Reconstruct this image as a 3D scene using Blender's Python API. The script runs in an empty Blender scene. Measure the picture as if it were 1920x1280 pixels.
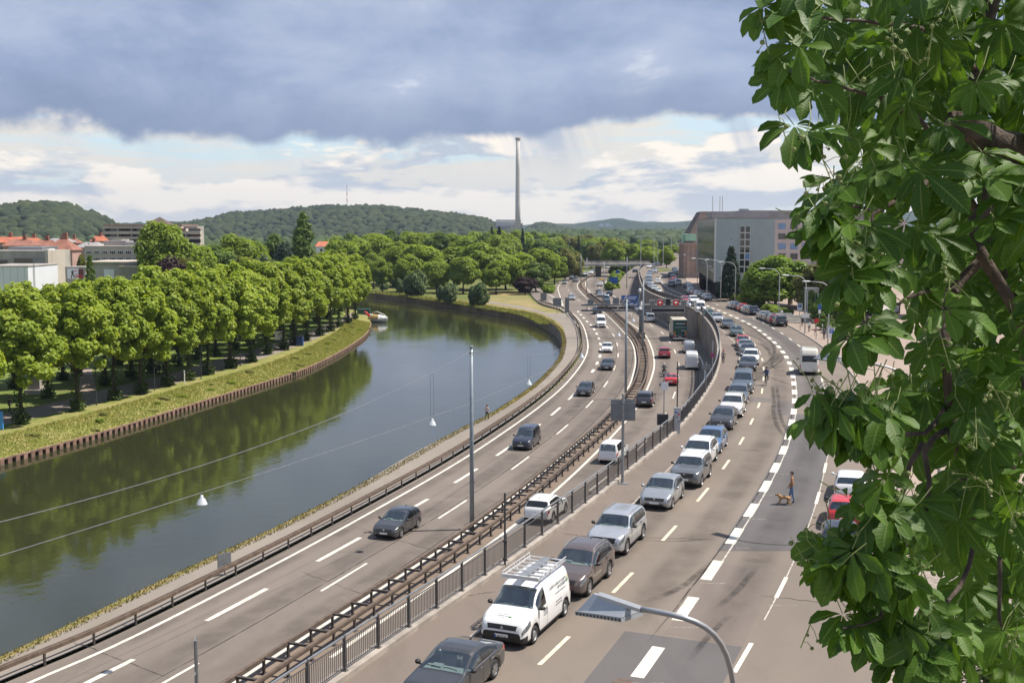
import bpy, bmesh, math, random
import numpy as np
from mathutils import Vector, Matrix, noise
from mathutils.geometry import tessellate_polygon
random.seed(7)
rng = np.random.default_rng(11)
S = bpy.context.scene
COL = S.collection
R = math.radians
PI = math.pi

# ------------------------------------------------------------------ camera
HC = 15.2; F = 2133.33; TH = math.atan(215 / F)
cd = bpy.data.cameras.new('camera'); cam = bpy.data.objects.new('camera', cd); COL.objects.link(cam)
cam.location = (0, 0, HC); cam.rotation_euler = (PI / 2 - TH, 0, 0)
cd.sensor_width = 36; cd.lens = 40; cd.clip_start = .2; cd.clip_end = 20000
S.camera = cam
S.render.resolution_x = 1024; S.render.resolution_y = 682

# ------------------------------------------------------------------ light
SUN_EL = 60; SUN_AZ = 84          # azimuth clockwise from +Y: the sun stands to the right, ahead of the camera
S.view_settings.view_transform = 'Standard'; S.view_settings.look = 'None'
S.view_settings.gamma = 1; S.view_settings.use_curve_mapping = False
S.view_settings.exposure = 0.96
sl = bpy.data.lights.new('sun', 'SUN'); sl.energy = 3.6; sl.angle = R(.8); sl.color = (1, .93, .83)
so = bpy.data.objects.new('sun', sl); COL.objects.link(so); so.location = (60, 20, 120)
sd = Vector((math.sin(R(SUN_AZ)) * math.cos(R(SUN_EL)), math.cos(R(SUN_AZ)) * math.cos(R(SUN_EL)), math.sin(R(SUN_EL))))
so.rotation_euler = sd.to_track_quat('Z', 'Y').to_euler()

class NT:
    "small helper to write node trees"
    def __init__(s, tree): s.t = tree; tree.nodes.clear()
    def n(s, typ, **kw):
        nd = s.t.nodes.new(typ)
        for k, v in kw.items():
            if k.startswith('i_'):
                k = k[2:]; k = int(k) if k.isdigit() else k.replace('_', ' ')
                if isinstance(v, bpy.types.NodeSocket): s.t.links.new(v, nd.inputs[k])
                else: nd.inputs[k].default_value = v
            else: setattr(nd, k, v)
        return nd
    def l(s, a, b): s.t.links.new(a, b)
    def m(s, op, a, b=None, c=None, clamp=False):
        nd = s.t.nodes.new('ShaderNodeMath'); nd.operation = op; nd.use_clamp = clamp
        for i, v in enumerate((a, b, c)):
            if v is None: continue
            if isinstance(v, (int, float)): nd.inputs[i].default_value = v
            else: s.t.links.new(v, nd.inputs[i])
        return nd.outputs[0]
    def mix(s, f, a, b, typ='MIX'):
        nd = s.t.nodes.new('ShaderNodeMix'); nd.data_type = 'RGBA'; nd.blend_type = typ
        for i, v in ((0, f), (6, a), (7, b)):
            if isinstance(v, bpy.types.NodeSocket): s.t.links.new(v, nd.inputs[i])
            else: nd.inputs[i].default_value = v if not isinstance(v, tuple) or len(v) == 4 else (*v, 1)
        return nd.outputs[2]
    def step(s, v, a, b):
        nd = s.t.nodes.new('ShaderNodeMapRange'); nd.interpolation_type = 'SMOOTHSTEP'
        s.t.links.new(v, nd.inputs[0]); nd.inputs[1].default_value = a; nd.inputs[2].default_value = b
        return nd.outputs[0]
    def noise(s, vec, scale, detail=4, rough=.55, dist=0):
        nd = s.t.nodes.new('ShaderNodeTexNoise')
        if vec is not None: s.t.links.new(vec, nd.inputs['Vector'])
        nd.inputs['Scale'].default_value = scale; nd.inputs['Detail'].default_value = detail
        nd.inputs['Roughness'].default_value = rough; nd.inputs['Distortion'].default_value = dist
        return nd.outputs['Fac']
    def mapv(s, vec, scale=(1, 1, 1), loc=(0, 0, 0), rot=(0, 0, 0)):
        nd = s.t.nodes.new('ShaderNodeMapping'); s.t.links.new(vec, nd.inputs[0])
        nd.inputs['Scale'].default_value = scale; nd.inputs['Location'].default_value = loc; nd.inputs['Rotation'].default_value = rot
        return nd.outputs[0]

# ------------------------------------------------------------------ sky: Nishita behind a broken cloud deck
W = bpy.data.worlds.new('World'); S.world = W; W.use_nodes = True
t = NT(W.node_tree)
tc = t.n('ShaderNodeTexCoord').outputs['Generated']
sx = t.n('ShaderNodeSeparateXYZ', i_0=tc); X_, Y_, Z_ = sx.outputs
sky = t.n('ShaderNodeTexSky', sky_type='NISHITA', sun_disc=False, sun_elevation=R(SUN_EL), sun_rotation=R(SUN_AZ),
          altitude=200, air_density=1.0, dust_density=1.0, ozone_density=1.0).outputs[0]
K = 10.0                                        # cloud radiance is written in picture units, Background strength is 1/K
def C(r, g, b, k=1): return (r * K * k, g * K * k, b * K * k, 1)
el = t.m('MAXIMUM', Z_, 0.0)
# perspective plane coordinates of the deck
den = t.m('ADD', el, .05)
pl = t.n('ShaderNodeCombineXYZ', i_0=t.m('DIVIDE', X_, den), i_1=t.m('DIVIDE', Y_, den), i_2=0.0).outputs[0]
hz = t.mapv(tc, (1, 1, 3.2))                    # stretched direction, for the low clouds
hz2 = t.mapv(tc, (1, 1, 9), (3.1, 1.7, .4))
base = t.mix(.72, sky, C(.62, .78, .86, .55))
# thin stratus bands
nb = t.noise(hz2, 5.5, 6, .6, .3)
col = t.mix(t.step(nb, .37, .55), base, C(.70, .665, .60, .66))
# low cumulus, with lit cream tops and blue-grey bodies
n1 = t.noise(hz, 7.5, 9, .56, .25); n2 = t.noise(t.mapv(hz, (1, 1, 1), (.012, .0, .055)), 7.5, 9, .56, .25)
lit = t.step(t.m('SUBTRACT', n1, n2), -.06, .07)
cum = t.mix(lit, C(.45, .495, .56, .66), C(.86, .78, .67, .70))
cov = t.m('ADD', n1, t.m('MULTIPLY', t.step(el, .075, .015), .16))
col = t.mix(t.step(cov, .505, .55), col, cum)
haze = t.step(el, .045, -.01)
col = t.mix(t.m('MULTIPLY', haze, .55), col, C(.72, .68, .62, .66))
# rain shafts hanging under the deck
az = t.m('ARCTAN2', X_, Y_)
rv = t.n('ShaderNodeCombineXYZ', i_0=t.m('ADD', az, t.m('MULTIPLY', el, .35)), i_1=0.0, i_2=t.m('MULTIPLY', el, .1)).outputs[0]
rn = t.step(t.noise(rv, 26, 3, .6), .38, .68); rw = t.step(t.noise(t.mapv(rv, (1, 1, 1), (5.3, 0, 0)), 5, 1), .43, .58)
rain = t.m('MULTIPLY', t.m('MULTIPLY', rn, rw), t.step(el, .035, .085))
col = t.mix(t.m('MULTIPLY', rain, .95), col, C(.30, .345, .43, .8))
# the deck
w1 = t.noise(t.mapv(tc, (1, 1, 1.1)), 6.5, 8, .58); w2 = t.noise(t.mapv(tc, (1, 1, .5), (2, 7, 1)), 2.2, 2)
edge = t.m('ADD', el, t.m('ADD', t.m('MULTIPLY', t.m('SUBTRACT', w1, .5), .085), t.m('MULTIPLY', t.m('SUBTRACT', w2, .5), .05)))
deck = t.step(edge, .080, .091)
d1 = t.noise(t.mapv(pl, (1, 1, 1), (.6, 1.3, 0)), .17, 6, .55, .4); d2 = t.noise(t.mapv(tc, (1, 1, 1.9), (1, 4, 2)), 6, 9, .6, .25)
dv = t.m('ADD', t.m('MULTIPLY', d1, .45), t.m('MULTIPLY', d2, .55))
ramp = t.n('ShaderNodeValToRGB', i_0=dv); e = ramp.color_ramp.elements
e[0].position = .36; e[0].color = C(.185, .245, .40, .54); e[1].position = .48; e[1].color = C(.285, .36, .53, .60)
x = e.new(.58); x.color = C(.40, .455, .59, .64); x = e.new(.66); x.color = C(.80, .81, .83, .72)
low = t.step(edge, .135, .082)                  # cloud base is thickest at its lower rim
dcol = t.mix(t.m('MULTIPLY', low, .7), ramp.outputs[0], C(.215, .275, .415, .56))
col = t.mix(deck, col, dcol)
bg = t.n('ShaderNodeBackground', i_Color=col, i_Strength=1 / K)
t.l(bg.outputs[0], t.n('ShaderNodeOutputWorld').inputs[0])

# ------------------------------------------------------------------ helpers
def P(x, y, z=0.0):
    "photo pixel (1920x1280) to the point of the horizontal plane z that it shows"
    u = (x - 960) / F; v = (640 - y) / F
    k = (z - HC) / (v * math.cos(TH) - math.sin(TH))
    return Vector((u * k, (math.cos(TH) + v * math.sin(TH)) * k, z))
def PL(l, z): return [P(x, y, z) for x, y in l]
def D(x, y, dist):
    "photo pixel to the point at forward distance dist"
    u = (x - 960) / F; v = (640 - y) / F
    fw = math.cos(TH) + v * math.sin(TH); k = dist / fw
    return Vector((u * k, dist, HC + (v * math.cos(TH) - math.sin(TH)) * k))
def spl(pts, step=2.0):
    "Catmull-Rom through the points, resampled"
    p = [Vector(q) for q in pts]; p = [p[0] * 2 - p[1]] + p + [p[-1] * 2 - p[-2]]; out = []
    for i in range(1, len(p) - 2):
        a, b, c, d = p[i - 1:i + 3]; n = max(1, int((c - b).length / step))
        for k in range(n):
            s = k / n
            out.append(.5 * ((2 * b) + (c - a) * s + (2 * a - 5 * b + 4 * c - d) * s * s + (3 * b - a - 3 * c + d) * s ** 3))
    out.append(p[-2]); return out
def smooth(pts, it=2):
    p = [q.copy() for q in pts]
    for _ in range(it):
        p = [p[0]] + [(p[i - 1] + p[i] * 2 + p[i + 1]) / 4 for i in range(1, len(p) - 1)] + [p[-1]]
    return p
def even(pts, step):
    "walk a polyline, a point each step metres: (point, heading)"
    out = []; acc = 0.0; nxt = 0.0
    for a, b in zip(pts, pts[1:]):
        d = b - a; L = d.length
        if L < 1e-6: continue
        while nxt <= acc + L:
            out.append((a + d * ((nxt - acc) / L), math.atan2(d.y, d.x))); nxt += step
        acc += L
    return out
def off(pts, d):
    "offset to the right of the walking direction"
    o = []
    for i, p in enumerate(pts):
        a = pts[max(0, i - 1)]; b = pts[min(len(pts) - 1, i + 1)]; v = (b - a); v.z = 0; v.normalize()
        o.append(p + Vector((v.y, -v.x, 0)) * d)
    return o
def at_y(pts, y):
    for a, b in zip(pts, pts[1:]):
        if (a.y - y) * (b.y - y) <= 0 and a.y != b.y: return a.lerp(b, (y - a.y) / (b.y - a.y))
    return min(pts, key=lambda p: abs(p.y - y)).copy()
def setz(pts, z): return [Vector((p.x, p.y, z)) for p in pts]

class MB:
    def __init__(s): s.v = []; s.f = []; s.mi = []; s.uv = None
    def add(s, vs, fs, mi=0):
        o = len(s.v); s.v += [tuple(q) for q in vs]; s.f += [tuple(i + o for i in q) for q in fs]; s.mi += [mi] * len(fs); return s
    def box(s, c, d, rz=0, mi=0, tp=1.0):
        x, y, z = d[0] / 2, d[1] / 2, d[2] / 2; ca, sa = math.cos(rz), math.sin(rz); vs = []
        for k in (-1, 1):
            q = tp if k > 0 else 1
            for i, j in ((-1, -1), (1, -1), (1, 1), (-1, 1)):
                a, b = i * x * q, j * y * q; vs.append((c[0] + a * ca - b * sa, c[1] + a * sa + b * ca, c[2] + k * z))
        return s.add(vs, [(3, 2, 1, 0), (4, 5, 6, 7), (0, 1, 5, 4), (1, 2, 6, 5), (2, 3, 7, 6), (3, 0, 4, 7)], mi)
    def b2(s, lo, hi, mi=0):
        return s.box([(a + b) / 2 for a, b in zip(lo, hi)], [b - a for a, b in zip(lo, hi)], 0, mi)
    def tube(s, pts, r, n=8, mi=0, cap=True):
        pts = [Vector(p) for p in pts]; rs = r if isinstance(r, (list, tuple)) else [r] * len(pts); vs = []; N = len(pts)
        for i, p in enumerate(pts):
            d = (pts[min(i + 1, N - 1)] - pts[max(i - 1, 0)]).normalized()
            a = d.orthogonal().normalized() if i == 0 else (a - d * a.dot(d)).normalized()
            b = d.cross(a)
            vs += [p + (a * math.cos(2 * PI * k / n) + b * math.sin(2 * PI * k / n)) * rs[i] for k in range(n)]
        fs = [(i * n + k, i * n + (k + 1) % n, (i + 1) * n + (k + 1) % n, (i + 1) * n + k) for i in range(N - 1) for k in range(n)]
        if cap: fs += [tuple(range(n - 1, -1, -1)), tuple((N - 1) * n + k for k in range(n))]
        return s.add(vs, fs, mi)
    def cyl(s, a, b, r, n=10, mi=0): return s.tube([a, b], r, n, mi)
    def lathe(s, prof, c=(0, 0, 0), n=12, axis='z', mi=0):
        vs = []
        for r, h in prof:
            for k in range(n):
                a = 2 * PI * k / n; q = (r * math.cos(a), r * math.sin(a), h)
                if axis == 'y': q = (q[0], q[2], q[1])
                if axis == 'x': q = (q[2], q[0], q[1])
                vs.append((c[0] + q[0], c[1] + q[1], c[2] + q[2]))
        m = len(prof)
        fs = [(i * n + k, i * n + (k + 1) % n, (i + 1) * n + (k + 1) % n, (i + 1) * n + k) for i in range(m - 1) for k in range(n)]
        return s.add(vs, fs, mi)
    def prism(s, poly, z0, z1, mi=0):
        n = len(poly); vs = [(p[0], p[1], z0) for p in poly] + [(p[0], p[1], z1) for p in poly]
        return s.add(vs, [tuple(range(n - 1, -1, -1)), tuple(range(n, 2 * n))] + [(i, (i + 1) % n, n + (i + 1) % n, n + i) for i in range(n)], mi)
    def ribbon(s, A, B, mi=0):
        n = len(A); return s.add(list(A) + list(B), [(i, i + 1, n + i + 1, n + i) for i in range(n - 1)], mi)
    def poly(s, pts, mi=0):
        pts = [Vector(p) for p in pts]
        return s.add(pts, [tuple(q) for q in tessellate_polygon([[Vector((p.x, p.y, 0)) for p in pts]])], mi)
    def mesh(s, name, smooth=False, up=False):
        me = bpy.data.meshes.new(name); me.from_pydata(s.v, [], s.f)
        if any(s.mi): me.polygons.foreach_set('material_index', s.mi)
        if smooth: me.polygons.foreach_set('use_smooth', [True] * len(s.f))
        if up:
            bm = bmesh.new(); bm.from_mesh(me)
            for f in bm.faces:
                f.normal_update()
                if f.normal.z < 0: f.normal_flip()
            bm.to_mesh(me); bm.free()
        me.update(); return me
    def build(s, name, mat, parent=None, smooth=False, up=False):
        me = s.mesh(name, smooth, up)
        for m in (mat if isinstance(mat, (list, tuple)) else [mat]): me.materials.append(m)
        return link(name, me, parent)
def link(name, me, parent=None):
    o = bpy.data.objects.new(name, me); COL.objects.link(o)
    if parent: o.parent = parent
    return o
def tag(o, label, cat, group=None):
    o['label'] = label; o['category'] = cat
    if group: o['group'] = group
    return o
def thing(name, label, cat, loc=(0, 0, 0), rz=0, group=None):
    o = bpy.data.objects.new(name, None); COL.objects.link(o); o.location = loc; o.rotation_euler = (0, 0, rz)
    o.empty_display_size = .3
    return tag(o, label, cat, group)
def struct(o): o['kind'] = 'structure'; return o
def stuff(o): o['kind'] = 'stuff'; return o
def copy_tree(o, parent=None):
    c = o.copy(); COL.objects.link(c)
    if parent: c.parent = parent
    for ch in list(o.children): copy_tree(ch, c)
    return c

# ------------------------------------------------------------------ materials
MATS = {}
def pbr(name, col, rough=.6, var=.12, scale=4.0, metal=0.0, bump=0.0, bscale=None, world=False, spec=.5, coat=0, emit=0, dirt=0):
    if name in MATS: return MATS[name]
    m = bpy.data.materials.new(name); m.use_nodes = True; q = NT(m.node_tree)
    b = q.n('ShaderNodeBsdfPrincipled', i_Roughness=rough, i_Metallic=metal); b.inputs['Specular IOR Level'].default_value = spec
    vec = q.n('ShaderNodeNewGeometry').outputs['Position'] if world else q.n('ShaderNodeTexCoord').outputs['Object']
    c = (*col, 1)
    if var:
        nz = q.noise(vec, scale, 5, .6); lo = tuple(x * (1 - var) for x in col); hi = tuple(min(1, x * (1 + var)) for x in col)
        c = q.mix(q.step(nz, .3, .7), lo, hi)
    if dirt:
        nd = q.noise(q.mapv(vec, (1, 1, .25)), scale * .4, 6, .7); c = q.mix(q.m('MULTIPLY', q.step(nd, .45, .75), dirt), c, (.08, .07, .055))
    if isinstance(c, tuple): b.inputs['Base Color'].default_value = c
    else: q.l(c, b.inputs['Base Color'])
    if coat: b.inputs['Coat Weight'].default_value = coat; b.inputs['Coat Roughness'].default_value = .04
    if emit: b.inputs['Emission Color'].default_value = (*col, 1); b.inputs['Emission Strength'].default_value = emit
    if bump:
        bp = q.n('ShaderNodeBump', i_Strength=bump, i_Distance=.02, i_Height=q.noise(vec, bscale or scale * 6, 4, .6)); q.l(bp.outputs[0], b.inputs['Normal'])
    q.l(b.outputs[0], q.n('ShaderNodeOutputMaterial').inputs[0]); MATS[name] = m; return m

def asphalt(name, col, patch=.16, warm=(.0, .0, .0)):
    m = bpy.data.materials.new(name); m.use_nodes = True; q = NT(m.node_tree)
    p = q.n('ShaderNodeNewGeometry').outputs['Position']
    big = q.noise(p, .045, 5, .6, .6); mid = q.noise(q.mapv(p, (1, .35, 1), (0, 0, 0), (0, 0, -.35)), .55, 6, .65); fine = q.noise(p, 26, 2, .5); fl = q.noise(p, 3.2, 5, .65)
    c = q.mix(q.step(big, .3, .7), tuple(x * (1 - patch) for x in col), tuple(x * (1 + patch) for x in col))
    c = q.mix(q.m('MULTIPLY', q.step(mid, .46, .74), .42), c, tuple(x * .66 for x in col))
    c = q.mix(q.m('MULTIPLY', q.step(fl, .55, .8), .30), c, tuple(x * .62 for x in col))
    c = q.mix(q.m('MULTIPLY', q.step(fine, .35, .65), .22), c, tuple(min(1, x * 1.5) for x in col))
    b = q.n('ShaderNodeBsdfPrincipled', i_Base_Color=c, i_Roughness=.88); b.inputs['Specular IOR Level'].default_value = .25
    bp = q.n('ShaderNodeBump', i_Strength=.35, i_Distance=.01, i_Height=fine); q.l(bp.outputs[0], b.inputs['Normal'])
    q.l(b.outputs[0], q.n('ShaderNodeOutputMaterial').inputs[0]); MATS[name] = m; return m

def overlay(name, col, alpha, scale=1.5, lo=.4, hi=.65, fall=False):
    "worn film on a surface: a colour that shows through in a broken pattern"
    m = bpy.data.materials.new(name); m.use_nodes = True; q = NT(m.node_tree)
    p = q.n('ShaderNodeNewGeometry').outputs['Position']
    a = q.m('MULTIPLY', q.step(q.noise(p, scale, 6, .7), lo, hi), alpha)
    if fall: a = q.m('MULTIPLY', a, q.n('ShaderNodeAttribute', attribute_name='fall').outputs['Fac'])
    b = q.n('ShaderNodeBsdfPrincipled', i_Base_Color=(*col, 1), i_Roughness=.85); b.inputs['Specular IOR Level'].default_value = .2
    mx = q.n('ShaderNodeMixShader', i_0=a); q.l(q.n('ShaderNodeBsdfTransparent').outputs[0], mx.inputs[1]); q.l(b.outputs[0], mx.inputs[2])
    q.l(mx.outputs[0], q.n('ShaderNodeOutputMaterial').inputs[0]); MATS[name] = m; return m

def leafmat(name, c1, c2, trans=.35, scale=.35, rough=.5, yellow=None):
    "leaf faces: colour varies from clump to clump and tree to tree; light passes through"
    m = bpy.data.materials.new(name); m.use_nodes = True; q = NT(m.node_tree)
    p = q.n('ShaderNodeNewGeometry').outputs['Position']; oi = q.n('ShaderNodeObjectInfo').outputs['Random']
    at = q.n('ShaderNodeAttribute', attribute_name='rnd').outputs['Fac']
    f = q.m('ADD', q.m('MULTIPLY', at, .55), q.m('MULTIPLY', q.noise(p, scale, 2), .55), clamp=True)
    c = q.mix(f, c1, c2)
    c = q.mix(q.m('MULTIPLY', oi, .35), c, tuple(x * .62 for x in c1))
    if yellow: c = q.mix(q.m('MULTIPLY', q.step(at, .8, .97), .6), c, yellow)
    b = q.n('ShaderNodeBsdfPrincipled', i_Base_Color=c, i_Roughness=rough); b.inputs['Specular IOR Level'].default_value = .3
    tr = q.n('ShaderNodeBsdfTranslucent', i_Color=q.mix(1, c, (1.25, 1.15, .55), 'MULTIPLY'))
    mx = q.n('ShaderNodeMixShader', i_0=trans); q.l(b.outputs[0], mx.inputs[1]); q.l(tr.outputs[0], mx.inputs[2])
    q.l(mx.outputs[0], q.n('ShaderNodeOutputMaterial').inputs[0]); MATS[name] = m; return m

def grassmat(name, c1, c2, c3, s=.25):
    m = bpy.data.materials.new(name); m.use_nodes = True; q = NT(m.node_tree)
    p = q.n('ShaderNodeNewGeometry').outputs['Position']
    c = q.mix(q.step(q.noise(p, s, 6, .65, .4), .35, .65), c1, c2); c = q.mix(q.step(q.noise(p, s * .3, 5, .7, 1), .48, .68), c, c3)
    c = q.mix(q.m('MULTIPLY', q.step(q.noise(p, 7, 4, .7), .4, .7), .35), c, tuple(x * .5 for x in c1))
    b = q.n('ShaderNodeBsdfPrincipled', i_Base_Color=c, i_Roughness=.9); b.inputs['Specular IOR Level'].default_value = .15
    bp = q.n('ShaderNodeBump', i_Strength=.8, i_Distance=.1, i_Height=q.noise(p, 3, 6, .7)); q.l(bp.outputs[0], b.inputs['Normal'])
    q.l(b.outputs[0], q.n('ShaderNodeOutputMaterial').inputs[0]); MATS[name] = m; return m

M_ASPH = asphalt('asphalt_motorway', (.170, .143, .122)); M_ASPH2 = asphalt('asphalt_street', (.180, .150, .124), .15)
M_ASPHD = asphalt('asphalt_new', (.112, .104, .102), .10); M_PATH = asphalt('asphalt_path', (.225, .195, .165), .12)
M_SIDE = asphalt('asphalt_pavement', (.165, .135, .115), .18); M_PAVE = asphalt('paving', (.30, .235, .19), .12)
M_MED = asphalt('median_concrete', (.19, .145, .11), .22)
M_LINE = pbr('road_paint', (.66, .62, .53), .7, .14, 3, world=True, dirt=.4); M_LINEY = pbr('road_paint_worn', (.64, .57, .42), .8, .16, 4, world=True, dirt=.35)
M_CONC = pbr('concrete', (.40, .37, .33), .85, .22, .5, world=True, bump=.3, dirt=.35); M_CONCD = pbr('concrete_wall', (.225, .185, .15), .9, .25, .35, world=True, bump=.3, dirt=.5)
M_KERB = pbr('kerb_stone', (.33, .29, .25), .85, .2, 1.2, world=True, dirt=.3)
M_GRASS = grassmat('grass', (.11, .135, .035), (.15, .165, .05), (.26, .22, .095)); M_MEAD = grassmat('meadow', (.19, .215, .055), (.33, .28, .12), (.21, .23, .06), .55)
M_LAWN = grassmat('lawn', (.13, .18, .04), (.16, .20, .05), (.14, .15, .05), .3); M_DRY = grassmat('dry_verge', (.27, .21, .09), (.17, .17, .05), (.33, .25, .12), 1.2)
M_FAR = grassmat('far_land', (.045, .07, .03), (.06, .085, .035), (.09, .10, .045), .01)
M_STEEL = pbr('galvanised', (.30, .31, .32), .5, .15, 3, metal=.6); M_POLE = pbr('pole_paint', (.25, .29, .32), .45, .12, 2, metal=.2); M_POLEL = pbr('pole_light', (.45, .46, .46), .5, .1, 2)
M_RUST = pbr('weathered_rail', (.16, .115, .085), .6, .25, 2.5, metal=.35, dirt=.35); M_RUSTD = pbr('weathered_bracket', (.055, .045, .04), .7, .2, 4)
M_FENCE = pbr('fence_steel', (.10, .095, .095), .5, .12, 4, metal=.3); M_FENCEP = pbr('fence_panel', (.075, .072, .075), .6, .15, 2)
M_BLACK = pbr('black_plastic', (.018, .018, .018), .55, .1); M_RUBBER = pbr('rubber', (.02, .02, .02), .8, .15, 9); M_DARK = pbr('dark_metal', (.05, .05, .052), .5, .1)
M_WHITE = pbr('white_plain', (.72, .72, .70), .5, .05); M_BARK = pbr('bark', (.075, .06, .045), .95, .3, 3, bump=1, bscale=10)
M_SIGNB = pbr('sign_blue', (.015, .11, .40), .45, .05); M_SIGNW = pbr('sign_white', (.78, .78, .76), .45, .03); M_SIGNR = pbr('sign_red', (.55, .02, .03), .45, .04); M_SIGNG = pbr('sign_back', (.20, .215, .225), .55, .1, 3, metal=.3)
# ================================================================== the setting
ZM = -4.6; ZW = -6.6; ZB = -5.2
def sm(l, z, it=3, step=3): return smooth(spl(PL(l, z), step), it)
GL = sm([(-130, 1340), (0, 1280), (68, 1252), (129, 1233), (186, 1206), (236, 1181), (284, 1158), (328, 1136), (408, 1096), (478, 1061), (540, 1029), (595, 1000), (707, 939), (779, 900), (863, 851), (920, 814), (980, 773.5), (1034, 731.5), (1061, 704), (1077, 684), (1088, 665), (1092, 649), (1090, 630), (1085, 612), (1075, 596), (1060, 583), (1041, 577), (1020, 571), (1008, 565), (998, 555), (990, 543)], ZM)
VERGE = sm([(-130, 1290), (0, 1229.6), (144, 1165), (305, 1084), (395, 1043), (503, 996), (600, 946), (654, 920), (735, 876), (817, 828), (871, 798), (920, 777), (952, 754), (993, 727), (1023, 700), (1044, 676), (1052, 655), (1054, 637), (1050, 622), (1042, 612), (1017, 597), (983, 585), (948, 580), (915, 575), (870, 567), (825, 561), (755, 552), (700, 546)], ZM)
PATHE = sm([(-130, 1300), (0, 1238), (118, 1185), (251, 1122), (359, 1068), (449, 1024), (600, 954), (708, 888), (790, 840), (871, 802), (925, 777), (980, 745), (1007, 722), (1034, 692), (1050, 668), (1058, 645), (1059, 628), (1055, 612), (1043, 602), (1017, 589), (983, 580), (945, 573), (906, 567)], ZM)
PATHR = sm([(1085, 650), (1086, 632), (1082, 615), (1066, 603), (1040, 592), (1017, 584), (983, 575), (945, 569), (908, 563)], ZM)
MED = sm([(300, 1380), (430, 1290), (560, 1205), (680, 1129), (799, 1052), (879, 1000), (1010, 900), (1080, 839), (1145, 783), (1195, 721), (1205, 690), (1208, 670), (1205, 650), (1198, 633), (1172, 605), (1147, 583), (1130, 570), (1100, 546), (1090, 534), (1093, 525), (1117, 513), (1147, 506)], -3.85)
MED = setz(MED, ZM)
CEL = sm([(620, 1232), (799, 1105), (903, 1031), (968, 982), (1064, 900), (1119, 847), (1165, 799), (1194, 764), (1209, 739), (1222, 707), (1227, 685), (1225, 663), (1218, 642), (1205, 622), (1180, 605), (1150, 586), (1118, 560), (1102, 542), (1098, 532), (1104, 523), (1120, 517), (1145, 510)], ZM)
FEN = sm([(500, 1370), (600, 1297), (680, 1241), (793, 1164), (953, 1054), (1098, 948), (1213, 854), (1264, 812), (1304, 764), (1335, 716), (1345, 689), (1349, 665), (1347, 639), (1337, 614), (1319, 592), (1303, 580), (1243, 559), (1213, 545), (1203, 530), (1199, 514), (1200, 507), (1206, 500)], .15, 3, 2.0)
CURB = sm([(560, 1440), (760, 1300), (890, 1195), (1030, 1085), (1105, 1020), (1189, 948), (1258, 880), (1329, 803), (1365, 740), (1384, 692), (1388, 667), (1382, 648), (1362, 627), (1339, 607), (1316, 588)], 0, 3, 2.0)
BLK = sm([(1150, 1330), (1248, 1195), (1307, 1110), (1357, 1037), (1392, 982), (1422, 936), (1444, 896), (1461, 863), (1473, 835), (1484, 795), (1490, 760), (1490, 736), (1487, 705), (1481, 682), (1469, 661), (1450, 640), (1422, 618), (1400, 605), (1367, 590), (1320, 571), (1280, 553), (1253, 540), (1239, 527), (1238, 519), (1250, 512)], 0, 2, 2.0)
THIN = sm([(980, 1275), (1074, 1186), (1196, 1063), (1285, 966), (1338, 902), (1373, 854), (1397, 815), (1413, 782), (1424, 757), (1429, 732), (1432, 705), (1431, 682), (1426, 664), (1417, 648), (1405, 633), (1390, 620), (1370, 606), (1345, 592), (1318, 578), (1290, 567), (1262, 553), (1240, 540), (1226, 528)], 0, 2, 2.0)
THIRD = sm([(1365, 1280), (1417, 1192), (1477, 1077), (1515, 989), (1537, 920), (1549, 867), (1557, 825), (1557, 780), (1549, 740), (1537, 700), (1520, 668), (1497, 647), (1485, 638), (1473, 629), (1460, 621.5), (1448, 614), (1435, 607), (1422, 601), (1385, 586), (1340, 570)], 0, 2, 2.0)
RCURB = sm([(1790, 1330), (1730, 1200), (1702, 1100), (1688, 1000), (1672, 900), (1655, 820), (1625, 745), (1588, 692), (1549, 657), (1519, 635), (1480, 612), (1440, 594), (1390, 575), (1345, 561), (1310, 548), (1290, 532), (1284, 515)], 0, 3, 2.0)
PILE = sm([(-400, 960), (-200, 908), (0, 861), (40, 850), (100, 834), (225, 799), (350, 760), (480, 720), (560, 695), (620, 668), (660, 645), (688, 624), (696, 605)], -6.0)
LEND = [Vector((-37, 286, -6)), Vector((-60, 316, -6)), Vector((-110, 342, -6)), Vector((-400, 370, -6)), Vector((-4000, 500, -6))]

# water under everything, land sheets above it
def water():
    m = bpy.data.materials.new('river_water'); m.use_nodes = True; q = NT(m.node_tree)
    p = q.n('ShaderNodeNewGeometry').outputs['Position']
    h = q.m('ADD', q.noise(q.mapv(p, (1, .8, 1), (0, 0, 0), (0, 0, .4)), 1.1, 4, .6), q.m('MULTIPLY', q.noise(p, .12, 3, .5, .5), 2.0))
    calm = q.step(q.noise(q.mapv(p, (1, .4, 1)), .035, 3, .6), .35, .7)
    bp = q.n('ShaderNodeBump', i_Strength=.22, i_Distance=.11, i_Height=q.m('MULTIPLY', h, q.m('ADD', q.m('MULTIPLY', calm, .75), .25)))
    b = q.n('ShaderNodeBsdfPrincipled', i_Base_Color=(.032, .035, .016, 1), i_Roughness=.045, i_IOR=1.5)
    q.l(bp.outputs[0], b.inputs['Normal']); q.l(b.outputs[0], q.n('ShaderNodeOutputMaterial').inputs[0]); return m
M_WATER = water()
struct(MB().poly([(-900, 0, ZW), (60, 0, ZW), (60, 520, ZW), (-900, 520, ZW)]).build('river', M_WATER, up=True))
far = [Vector((-100, 392, ZM)), Vector((-400, 420, ZM)), Vector((-4000, 640, ZM))]
vg = setz(VERGE, -4.9)
g = MB().poly([Vector((vg[0].x, -300, -4.9))] + vg + setz(far, -4.9) + [Vector((-9000, 700, -4.9)), Vector((-9000, 12000, -4.9)), Vector((9000, 12000, -4.9)), Vector((9000, -300, -4.9))])
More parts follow.
